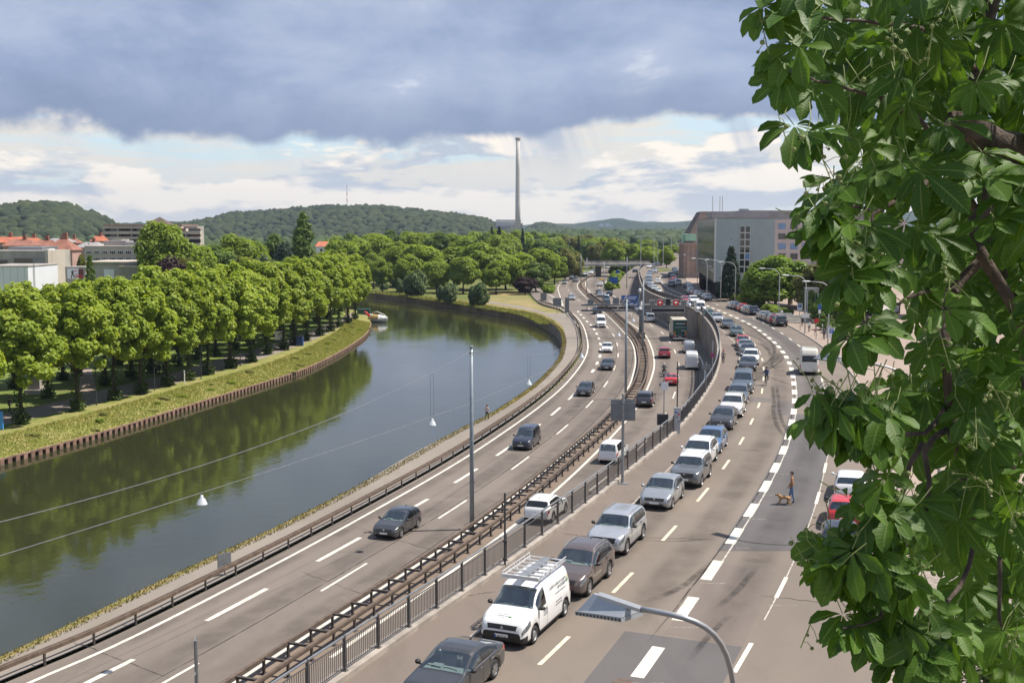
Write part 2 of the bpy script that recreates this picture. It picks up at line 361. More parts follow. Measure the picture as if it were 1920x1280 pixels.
struct(g.build('ground', M_GRASS, up=True))
bw = MB(); edge_ = setz(VERGE, -4.604); bw.ribbon(edge_, setz(edge_, -9)); struct(bw.build('river_wall', M_CONCD))
bw = MB(); far2 = [VERGE[-1]] + far; bw.ribbon(setz(far2, -4.9), setz(far2, -9)); struct(bw.build('far_bank', M_MEAD))
struct(MB().ribbon(setz(VERGE, -4.604), PATHE[:] if len(PATHE) == len(VERGE) else [min(PATHE, key=lambda q: (q - p).length) for p in VERGE]).build('dry_grass_verge', M_DRY, up=True))
# left bank: meadow slope, lawn, path
pl_up = off(PILE, -5.5)
lb = setz(pl_up, ZB); lend_up = [Vector((p.x - 5, p.y - 5, ZB)) for p in LEND]
struct(MB().poly([Vector((lb[0].x - 20, -200, ZB))] + lb + lend_up + [Vector((-4000, -200, ZB))]).build('left_bank_lawn', M_LAWN, up=True))
sl_ = MB(); A = PILE + LEND; B = lb + lend_up; rows = []
for k, (u, dz) in enumerate(((0, 0), (.25, .28), (.55, .55), (.8, .72), (1, .8))):
    rows.append([a.lerp(b, u) * 1.0 for a, b in zip(A, B)])
    for p, a in zip(rows[-1], A): p.z = -6.0 + dz + (.10 * (noise.noise(p * .35)) if 0 < u < 1 else 0)
for r0, r1 in zip(rows, rows[1:]): sl_.ribbon(r0, r1)
struct(sl_.build('meadow_slope', M_MEAD, up=True, smooth=True))
struct(MB().ribbon([p + Vector((0, 0, .004)) for p in lb], [p + Vector((0, 0, .004)) for p in off(lb, -2.6)]).build('dry_path_edge', M_MEAD, up=True)); LP1 = off(PILE, -7.6); LP2 = off(PILE, -12.0)
LP1 = sm([(-120, 826), (0, 797), (137, 769), (212, 748), (262, 736), (355, 712), (430, 690), (480, 676), (560, 648), (620, 622), (668, 594)], ZB); LP2 = sm([(-120, 800), (25, 771), (125, 749), (207, 727), (325, 699), (400, 676), (480, 655), (560, 628), (620, 605), (660, 586)], ZB)
def pair(A, B): return [(B[int(i * (len(B) - 1) / (len(A) - 1))]) for i in range(len(A))]
up4 = Vector((0, 0, .006))
struct(MB().ribbon([p + up4 for p in LP1], [p + up4 for p in pair(LP1, LP2)]).build('riverside_path', M_PATH, up=True))
struct(MB().ribbon([p + up4 for p in PL([(145, 752), (172, 738)], ZB)] + [], [p + up4 for p in PL([(182, 735), (186, 727)], ZB)]).build('park_side_path', M_PATH, up=True)) if False else None
a_, b_ = PL([(148, 744), (180, 732)], ZB), PL([(150, 690), (172, 690)], ZB)
struct(MB().add([a_[0] + up4, a_[1] + up4, b_[1] + up4, b_[0] + up4], [(0, 1, 2, 3)]).build('park_crosspath', M_PAVE, up=True))
# sheet piling along the left shore, each plank a piece
sp = thing('sheet_pile_wall', 'rusty corrugated sheet pile wall along the meadow side of the river', 'wall', PILE[0])
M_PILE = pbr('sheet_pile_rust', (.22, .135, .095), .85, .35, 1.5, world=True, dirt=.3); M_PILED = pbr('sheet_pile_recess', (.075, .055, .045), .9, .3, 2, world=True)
O = PILE[0]
cap = MB(); cp = [p + Vector((0, 0, .02)) for p in PILE]; ci = off(cp, -.45); co = off(cp, .1)
cap.ribbon(ci, co); cap.ribbon(co, [p - Vector((0, 0, .16)) for p in co]); c_ = cap.build('cap_beam', M_PILE, sp); c_.location = -O
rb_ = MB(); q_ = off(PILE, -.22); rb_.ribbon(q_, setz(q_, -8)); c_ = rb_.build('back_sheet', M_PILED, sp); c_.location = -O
pk = MB().box((0, 0, -.65), (.52, .26, 1.25)); pm = pk.mesh('pile'); pm.materials.append(M_PILE)
ev = [e for e in even(PILE, 1.0) if e[0].y > 88]
for i, (p, h) in enumerate(ev[:300]):
    o = link('pile', pm, sp); o.location = p - O + Vector((0, 0, -.06)); o.rotation_euler = (0, 0, h)
rest = MB()
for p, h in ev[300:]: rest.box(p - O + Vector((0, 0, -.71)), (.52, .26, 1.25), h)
if rest.v: stuff(rest.build('pile_row', M_PILE, sp))

# motorway trench
fw_ = setz([p for p in FEN if p.y < 300], ZM)
left = setz(GL, ZM)[:-1] + PL([(990, 541), (996, 531), (1003, 529), (1012, 533), (1022, 541), (1034, 548), (1041, 533), (1052, 525), (1066, 519), (1086, 513), (1112, 507), (1138, 500), (1150, 494), (1164, 484)], ZM)
right = fw_ + PL([(1203, 552), (1176, 560), (1143, 548), (1147, 530), (1152, 512), (1158, 503), (1168, 492), (1176, 484)], ZM)
mw = MB().poly([Vector((left[0].x - 12, 10, ZM))] + left + right[::-1] + [Vector((fw_[0].x - 9, 10, ZM))]).build('motorway', M_ASPH, up=True); struct(mw)
def ribbon_line(pts, w, z, name, mat, parent, o=0):
    p = off(setz(pts, z), o); r = MB().ribbon(off(p, -w / 2), off(p, w / 2)).build(name, mat, parent, up=True); return r
def dashes(pts, z, w, ln, gap, y0, y1, name, mat, parent, start=0.0, o=0):
    p = off(setz(pts, z), o); p = [q for q in p if y0 <= q.y <= y1]
    ev = even(p, .5); step = ln + gap; k = 0; s = start
    while True:
        i0, i1 = int(s / .5), int((s + ln) / .5)
        if i1 >= len(ev): break
        seg = [e[0] for e in ev[i0:i1 + 1:2 if ln < 4 else 3]]
        if seg[-1] != ev[i1][0]: seg.append(ev[i1][0])
        MB().ribbon(off(seg, -w / 2), off(seg, w / 2)).build(name, mat, parent, up=True); s += step
PTH = MB(); a = [p for p in GL if p.y < 262]; PTHL = [min(PATHE, key=lambda q: (q - p).length) for p in a]
struct(MB().ribbon(PTHL, off(a, -.35)).build('towpath', M_PATH, up=True))
struct(MB().ribbon([p + up4 for p in PATHE if p.y > 215], [p + up4 * 2 for p in pair([p for p in PATHE if p.y > 215], [p for p in PATHR if p.y > 200])]).build('towpath_far', M_PATH, up=True))
lawn2 = [p + Vector((0, 0, -.25)) for p in PATHR] + PL([(880, 556), (905, 545), (985, 545), (992, 556), (1000, 566), (1020, 574), (1045, 580), (1072, 598), (1083, 612)], ZM - .25)
M_DRYL = grassmat('dry_lawn', (.30, .235, .11), (.17, .185, .06), (.33, .25, .13), .12)
struct(MB().poly(lawn2).build('dry_lawn', M_DRYL, up=True))
zl = ZM + .008
ribbon_line([p for p in GL if p.y < 265], .22, zl, 'edge_line', M_LINE, mw, .95)
L1 = sm([(60, 1330), (165, 1280), (417, 1147.7), (620, 1038), (777, 950), (905, 872), (1017, 792), (1051, 763), (1077, 738), (1110, 698), (1119, 682), (1125, 668), (1127, 656), (1126, 645), (1122, 632), (1112, 614), (1100, 602), (1083, 583)], ZM, 2)
L2 = sm([(200, 1340), (305, 1280), (422, 1214.5), (638, 1086), (845, 957), (973, 870), (1052, 807), (1101, 762), (1132, 726), (1149, 697), (1158, 672), (1159, 655), (1155, 637), (1146, 622), (1128, 602), (1112, 586), (1085, 563), (1068, 547), (1062, 537), (1065, 529), (1078, 521), (1092, 515)], ZM, 2)
dashes(L1, zl, .30, 5.5, 5.5, 40, 150, 'lane_dash', M_LINE, mw, .6); dashes(L1, zl, .42, 3.6, 5.6, 150, 285, 'lane_dash', M_LINE, mw, 3)
dashes(L2, zl, .17, 5.5, 11, 40, 420, 'lane_dash', M_LINE, mw, 0.5)
ribbon_line([p for p in MED if 40 < p.y < 470], .2, zl, 'edge_line', M_LINE, mw, -1.25)
ribbon_line([p for p in CEL if p.y < 480], .22, zl, 'edge_line', M_LINE, mw)
L3 = sm([(1090, 930), (1151, 884), (1220, 819), (1234, 800), (1256, 760), (1269, 725), (1274, 694), (1270, 671), (1262, 651), (1251, 635), (1238, 620), (1221, 610), (1190, 592), (1160, 574), (1138, 556), (1125, 540), (1124, 530), (1132, 520), (1147, 511)], ZM, 2)
dashes(L3, zl, .17, 5.5, 10.5, 70, 420, 'lane_dash', M_LINE, mw, 2)
L4 = sm([(1290, 812), (1316, 735), (1322, 703), (1320, 686), (1313, 670), (1303, 655), (1290, 637), (1270, 620), (1248, 606), (1228, 595), (1195, 577), (1160, 556), (1140, 542), (1134, 532), (1140, 524), (1150, 518)], ZM, 2)
ribbon_line([p for p in L4], .2, zl, 'edge_line', M_LINE, mw)
M_MEDR = MB(); mc = [p for p in MED if 30 < p.y < 500]; cl = [min(CEL, key=lambda q: (q - p).length) for p in mc]
struct(M_MEDR.ribbon([p + up4 for p in off(mc, -.95)], [p + up4 for p in [c.lerp(m, .22) for c, m in zip(cl, mc)]]).build('median_strip', M_MED, up=True))
# far carriageway lines beyond the gantry
for l in ([(1030, 563), (1060, 585)], [(1048, 549), (1046, 540), (1051, 532), (1066, 522), (1086, 515)], [(1089, 616), (1062, 585), (1055, 570), (1048, 549)], [(1158, 560), (1133, 541), (1134, 532), (1150, 519)], [(1004, 541), (1035, 555), (1062, 580)]):
    ribbon_line(sm(l, ZM, 1, 6), .22, zl, 'edge_line', M_LINE, mw)

# street on the retaining wall
FS = FEN[:]
stp = [Vector((p.x, p.y, 0)) for p in FS]; rc = setz(RCURB, 0)
far_st = PL([(1213, 495), (1240, 484), (1256, 474), (1261, 466)], 0); far_sr = PL([(1284, 515), (1284, 500), (1283, 488), (1280, 474), (1276, 466)], 0)
stz = MB().poly([Vector((stp[0].x - 4, 12, 0)), *stp, *far_st, *far_sr[::-1], *rc[::-1], Vector((rc[0].x, 12, 0))]).build('street', M_ASPH2, up=True); struct(stz)
struct(MB().poly([Vector((rc[0].x, 14, .12)), *setz(RCURB, .12), *setz(far_sr, .12), Vector((700, 900, .12)), Vector((700, 14, .12))]).build('right_pavement', M_PAVE, up=True))
kb = MB(); a = setz(RCURB, .124)
kb.ribbon(off(a, -.0), off(a, .16)); kb.ribbon(off(setz(RCURB, .0), -.002), off(setz(RCURB, .124), -.002)); struct(kb.build('right_kerb', M_KERB))
cb = [p for p in CURB]; fs = [min(FEN, key=lambda q: (q - p).length) for p in cb]
struct(MB().ribbon([Vector((p.x, p.y, .12)) for p in cb], [Vector((p.x, p.y, .12)) for p in fs]).build('left_pavement', M_SIDE, up=True))
kb = MB(); kb.ribbon(setz(off(cb, .003), 0), setz(off(cb, .003), .124)); kb.ribbon(setz(off(cb, .003), .124), setz(off(cb, -.13), .124)); struct(kb.build('left_kerb', M_KERB))
# retaining wall with coping
rw_ = thing('retaining_wall', 'tall stained concrete retaining wall holding the street above the sunken carriageway', 'wall', FEN[0])
O = Vector((FEN[0].x, FEN[0].y, FEN[0].z))
wl = MB(); a = off(FEN, -.22); b = off(FEN, .18); za, zb_ = -4.9, .22
wl.ribbon(setz(a, za), setz(a, zb_)); wl.ribbon(setz(b, za), setz(b, zb_)); o = wl.build('wall_face', M_CONCD, rw_); o.location = -O
cpg = MB(); a = off(FEN, -.30); b = off(FEN, .24)
cpg.ribbon(setz(a, .32), setz(b, .32)); cpg.ribbon(setz(a, .14), setz(a, .32)); cpg.ribbon(setz(b, .10), setz(b, .32)); o = cpg.build('coping', M_KERB, rw_); o.location = -O
jm = MB().box((0, 0, -2.3), (.035, .03, 4.6)).mesh('panel_joint'); jm.materials.append(M_RUSTD)
for p, h in even(off(FEN, -.225), 11.0):
    if 90 < p.y < 330: o = link('panel_joint', jm, rw_); o.location = Vector((p.x, p.y, .1)) - O; o.rotation_euler = (0, 0, h)
# street markings
zs = .008
dashes(BLK, zs, .48, 3.0, 2.75, 36, 330, 'block_dash', M_LINE, stz, .8)
dashes(THIN, zs, .17, 3.1, 5.5, 36, 330, 'lane_dash', M_LINEY, stz, 1.6)
dashes(THIRD, zs, .17, 3.0, 5.5, 36, 280, 'lane_dash', M_LINE, stz, 1.0)
ribbon_line([p for p in BLK if p.y > 330], .3, zs, 'edge_line', M_LINE, stz)
# survey ticks beside the marks
tk = MB()
for line, st in ((BLK, 5.75), (THIRD, 8.5)):
    for p, h in even([q for q in setz(line, .010) if 36 < q.y < 95], st):
        tk.box((p.x + .45, p.y - .05, .011), (1.2, .035, .002), .0)
tk.build('survey_tick', overlay('tick_paint', (.62, .58, .5), .8, 6), stz)
ribbon_line([p for p in off(BLK, .18) if 50 < p.y < 118], .07, .012, 'thin_line', overlay('thin_paint', (.6, .57, .5), .85, 3, .3, .5), stz)
ribbon_line([p for p in THIRD if 42 < p.y < 118], .05, .012, 'thin_line', MATS['thin_paint'], stz)
# dark resurfaced lane and patches
def soft(pts, w, z, name, mat):
    p = setz(pts, z); rows = [off(p, w * k) for k in (-.5, -.22, .22, .5)]; b = MB()
    for a_, b_ in zip(rows, rows[1:]): b.ribbon(a_, b_)
    o = b.build(name, mat, up=True); at = o.data.attributes.new('fall', 'FLOAT', 'POINT'); n = len(p); val = []
    for v in o.data.vertices: val.append(0.0)
    key = {}
    for i, k in enumerate((0, 1, 1, 0)):
        for j, q in enumerate(rows[i]): key[(round(q.x, 3), round(q.y, 3))] = k * min(1, j / 3, (n - 1 - j) / 3)
    for i, v in enumerate(o.data.vertices): val[i] = key.get((round(v.co.x, 3), round(v.co.y, 3)), 0)
    at.data.foreach_set('value', val); return struct(o)
def strip(A, B, y0, y1, z, name, mat):
    a = [p for p in A if y0 <= p.y <= y1]; b = [at_y(B, p.y) for p in a]
    return struct(MB().ribbon(setz(a, z), setz(b, z)).build(name, mat, up=True))
strip(off(BLK, -.35), THIRD, 50.5, 92, .004, 'new_asphalt_lane', M_ASPHD)
strip(off(BLK, .1), THIRD, 96, 190, .004, 'resurfaced_lane', asphalt('asphalt_mid', (.135, .122, .112), .12))
for n_, l in (('asphalt_patch', [(1085, 1290), (1172, 1182), (1392, 1212), (1350, 1290)]), ('asphalt_repair', [(1453, 751), (1486, 751), (1487, 778), (1452, 778)]), ('asphalt_repair', [(1403, 744), (1446, 746), (1446, 754), (1403, 753)])):
    struct(MB().poly(PL(l, .0045)).build(n_, M_ASPHD if n_ == 'asphalt_patch' else MATS['asphalt_mid'], up=True))
struct(MB().poly(PL([(1393, 1210), (1458, 1070), (1350, 1055), (1245, 1187)], .0042)).build('asphalt_old_patch', asphalt('asphalt_warm', (.165, .137, .118), .1), up=True))
# tyre marks
M_SKID = overlay('tyre_mark', (.045, .042, .04), .45, 1.2, .3, .62, True)
for l, w in (([(1423, 716), (1424, 700), (1432, 688), (1452, 674), (1466, 662)], 1.0), ([(1425, 702), (1445, 690), (1462, 678), (1470, 668)], .3), ([(1400, 640), (1425, 645), (1440, 655), (1445, 668)], .3), ([(1446, 640), (1452, 655), (1446, 672), (1428, 686)], .35),
             ([(1430, 694), (1450, 686), (1464, 690), (1480, 688)], .35), ([(1449, 676), (1446, 684), (1456, 692), (1474, 695)], .3), ([(1425, 700), (1440, 706), (1462, 714), (1484, 722)], .25), ([(1448, 722), (1451, 750), (1450, 772), (1458, 800), (1472, 820)], .28), ([(1456, 724), (1460, 750), (1462, 775), (1474, 805), (1484, 815)], .25),
             ([(1290, 1240), (1330, 1190), (1370, 1150)], .22), ([(1343, 1140), (1380, 1110), (1420, 1060)], .25), ([(1385, 1046), (1410, 1050), (1445, 1052)], .6), ([(1180, 1010), (1240, 1015), (1340, 1010)], .2), ([(1340, 1050), (1270, 1105), (1200, 1130)], .3), ([(1360, 600), (1395, 622), (1432, 640)], .3), ([(1390, 600), (1420, 622), (1455, 650)], .3)):
    p = smooth(spl(PL(l, .0065), .6), 3); soft(p, w * 1.5, .0065, 'tyre_mark', M_SKID)
# lane wear on the motorway: polished dark wheel tracks
M_WEAR = overlay('lane_wear', (.055, .05, .047), .30, .35, .2, .8, True)
for l, o in ((L1, -1.9), (L1, 1.75), (L2, 1.8), (L3, -1.9), (L3, 1.9), (THIN, 1.7), (THIN, -1.4), (BLK, 1.8)):
    z = ZM + .005 if l in (L1, L2, L3) else .0055
    for k in (-.1,):
        p = off(setz(l, z), o + k); p = [q for q in p if q.y > 38]; soft(p, 1.9, z, 'lane_wear_stripe', M_WEAR)
M_SEAM = overlay('asphalt_seam', (.05, .045, .042), .75, .8, .3, .55, True)
for l, o, y0, y1 in ((L1, 2.55, 42, 230), (L2, 2.3, 42, 240), (L1, -2.9, 60, 160), (L3, 2.6, 80, 240), (THIN, 2.9, 40, 120), (THIN, -2.6, 50, 150)):
    z = ZM + .006 if l in (L1, L2, L3) else .006; p = [q + Vector((noise.noise(q * .3) * .08, 0, 0)) for q in off(setz(l, z), o) if y0 < q.y < y1]; soft(p, .10, z, 'asphalt_seam', M_SEAM)
for l, z in (([(118, 1195), (330, 1275)], ZM), ([(660, 985), (880, 1052)], ZM), ([(905, 850), (1070, 862)], ZM), ([(1040, 752), (1160, 760)], ZM), ([(1085, 690), (1190, 694)], ZM), ([(1200, 1006), (1345, 1012)], 0), ([(860, 1118), (930, 1108)], .12), ([(1050, 1000), (1110, 1006)], .12), ([(1330, 840), (1440, 846)], 0), ([(1180, 800), (1250, 810)], ZM), ([(560, 1070), (700, 1120)], ZM), ([(1420, 1115), (1560, 1130)], 0)):
    a, b = PL(l, z + .0065); p = [a.lerp(b, k / 14) + Vector((0, noise.noise(Vector((k * .7, a.x, 0))) * .25, 0)) for k in range(15)]; soft(p, .09, z + .0065, 'asphalt_crack', M_SEAM)
mh = MB().lathe([(.34, 0), (.34, .012), (.28, .013), (0.001, .013)], n=20); o = mh.build('manhole_cover', M_RUST); tag(o, 'round rusty manhole cover in the dark asphalt patch', 'manhole'); o.location = P(1168, 1278, .005)
struct(MB().poly([p for p in PL([(1650, 1290), (1660, 1130), (1700, 1050), (1740, 1000), (1990, 980), (1990, 1290)], .128)]).build('cobbled_pavement', pbr('cobbles', (.26, .215, .18), .9, .3, 5, world=True, bump=1, bscale=9), up=True))

# exit ramp, hedge wedge, bridge
rl = smooth(spl([P(1190, 585, ZM), P(1170, 568, ZM), P(1148, 549, ZM), P(1157, 535, -3.5), P(1166, 521, -2.2), P(1177, 509, -1), P(1198, 498, 0)], 6), 1)
rr = [at_y(off(FEN, -.25), min(p.y, FEN[-1].y - 1)) for p in rl]; rr = [Vector((q.x, p.y, 0)) for p, q in zip(rl, rr)]
def rz(y): return ZM + .012 + max(0, min(1, (y - 335) / 100)) ** 1.15 * 4.6
rl = [Vector((p.x, p.y, rz(p.y))) for p in rl]; rr = [Vector((p.x, p.y, rz(p.y))) for p in rr]
struct(MB().ribbon(rl, rr).build('exit_ramp', M_ASPH, up=True)); dashes([a.lerp(b, .45) for a, b in zip(rl, rr)], 0, .15, 3, 5, 0, 1, 'lane_dash', M_LINE, mw)
struct(MB().ribbon(off(rl, -.05), setz(off(rl, -.05), -5)).build('ramp_wall', M_CONC))
br = thing('road_bridge', 'low concrete road bridge crossing over the motorway on dark piers', 'bridge', (32, 455, ZM))
bd = MB(); bd.b2((-17, -5, 4.2), (24, 7, 4.9)); bd.build('deck', M_CONC, br)
for dy, nm in ((-5.05, 'parapet'), (7.05, 'parapet')): MB().b2((-17, dy - .15, 4.3), (24, dy + .15, 5.9 if dy > 0 else 5.2)).build(nm, M_CONC, br)
for x in (-8, 2.5, 13.5): MB().box((x, 0, 2.2), (1.8, 6, 4.6)).build('pier', pbr('pier_conc', (.10, .09, .08), .9), br)
for dy in (-5.1, 7.1):
    rl_ = MB()
    for i in range(21): rl_.box((-17 + i * 2.05, dy, 6.0), (.06, .06, 1.1))
    rl_.b2((-17, dy - .04, 6.45), (24, dy + .04, 6.55)); rl_.b2((-17, dy - .03, 6.0), (24, dy + .03, 6.06)); rl_.build('railing', M_DARK, br)
struct(MB().poly([p for p in PL([(1262, 505), (1238, 503), (1222, 508), (1235, 509), (1255, 507)], .15)]).build('grass_island', M_GRASS, up=True))
# terrace the camera and the chestnut stand on
tr_ = MB(); tr_.b2((-18, -14, -.5), (40, 13.4, 8.6)); struct(tr_.build('terrace', M_CONC))
tr_ = MB(); tr_.b2((-18, -14, 8.6), (40, -1.2, 13.6)); struct(tr_.build('upper_terrace', M_CONC))
# ================================================================== vehicles
def paintmat(name, col, metal=.0, rough=.32):
    if name in MATS: return MATS[name]
    m = bpy.data.materials.new('paint_' + name); m.use_nodes = True; q = NT(m.node_tree)
    o = q.n('ShaderNodeTexCoord').outputs['Object']
    c = q.mix(q.m('MULTIPLY', q.step(q.noise(q.mapv(o, (1, 1, 2)), 1.3, 5, .65), .45, .8), .18), (*col, 1), (.16, .13, .10, 1))
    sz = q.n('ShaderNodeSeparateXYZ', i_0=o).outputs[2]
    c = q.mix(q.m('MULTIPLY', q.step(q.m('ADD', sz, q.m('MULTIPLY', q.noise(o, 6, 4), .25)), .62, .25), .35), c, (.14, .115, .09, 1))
    b = q.n('ShaderNodeBsdfPrincipled', i_Base_Color=c, i_Roughness=rough, i_Metallic=metal)
    b.inputs['Coat Weight'].default_value = .8; b.inputs['Coat Roughness'].default_value = .05
    q.l(b.outputs[0], q.n('ShaderNodeOutputMaterial').inputs[0]); MATS[name] = m; return m
PAINT = dict(white=((.76, .76, .75), 0), pearl=((.66, .65, .62), .15), silver=((.50, .52, .54), .55), ltgrey=((.36, .38, .40), .5), grey=((.155, .165, .175), .45), dkgrey=((.055, .058, .064), .35), black=((.016, .017, .019), .1),
             brown=((.125, .098, .092), .35), blue=((.105, .19, .36), .35), steel=((.115, .145, .175), .4), navy=((.022, .028, .05), .2), red=((.52, .025, .022), 0), dkred=((.30, .022, .03), .1), green=((.02, .10, .07), .1), cream=((.66, .63, .55), 0), champagne=((.52, .48, .42), .35), teal=((.07, .11, .105), .4), yellow=((.62, .38, .06), 0), ltblue=((.22, .36, .50), .3))
def paint(k): return paintmat(k, *PAINT[k])
def glassmat():
    m = bpy.data.materials.new('car_glass'); m.use_nodes = True; q = NT(m.node_tree)
    tr = q.n('ShaderNodeBsdfTransparent', i_Color=(.66, .76, .73, 1)); gl = q.n('ShaderNodeBsdfGlossy', i_Roughness=.02, i_Color=(.95, 1, 1, 1))
    g = q.n('ShaderNodeNewGeometry'); dt = q.n('ShaderNodeVectorMath', operation='DOT_PRODUCT', i_0=g.outputs['Incoming'], i_1=g.outputs['Normal'])
    c1 = q.m('SUBTRACT', 1.0, q.m('ABSOLUTE', dt.outputs['Value']), clamp=True)      # Schlick reflectance of laminated glass
    mx = q.n('ShaderNodeMixShader', i_0=q.m('ADD', .16, q.m('MULTIPLY', q.m('POWER', c1, 4.0), .88))); q.l(tr.outputs[0], mx.inputs[1]); q.l(gl.outputs[0], mx.inputs[2])
    q.l(mx.outputs[0], q.n('ShaderNodeOutputMaterial').inputs[0]); return m
M_GLASS = glassmat(); M_TINT = pbr('tinted_glass', (.012, .014, .015), .04, 0, spec=.8)
M_LAMP = pbr('headlight', (.26, .28, .30), .06, .5, 14, metal=.7, coat=1); M_TAIL = pbr('tail_light', (.40, .012, .015), .15, .1, 9, coat=1)
M_RIM = pbr('alloy', (.46, .46, .47), .3, .08, 9, metal=.8); M_CHROME = pbr('chrome', (.7, .7, .72), .12, 0, metal=1)
M_SEAT = pbr('seat_cloth', (.13, .13, .132), .9, .15, 9); M_DASH = pbr('dashboard', (.27, .285, .28), .7, .1, 5); M_PLATE = pbr('number_plate', (.74, .74, .72), .45, .03)

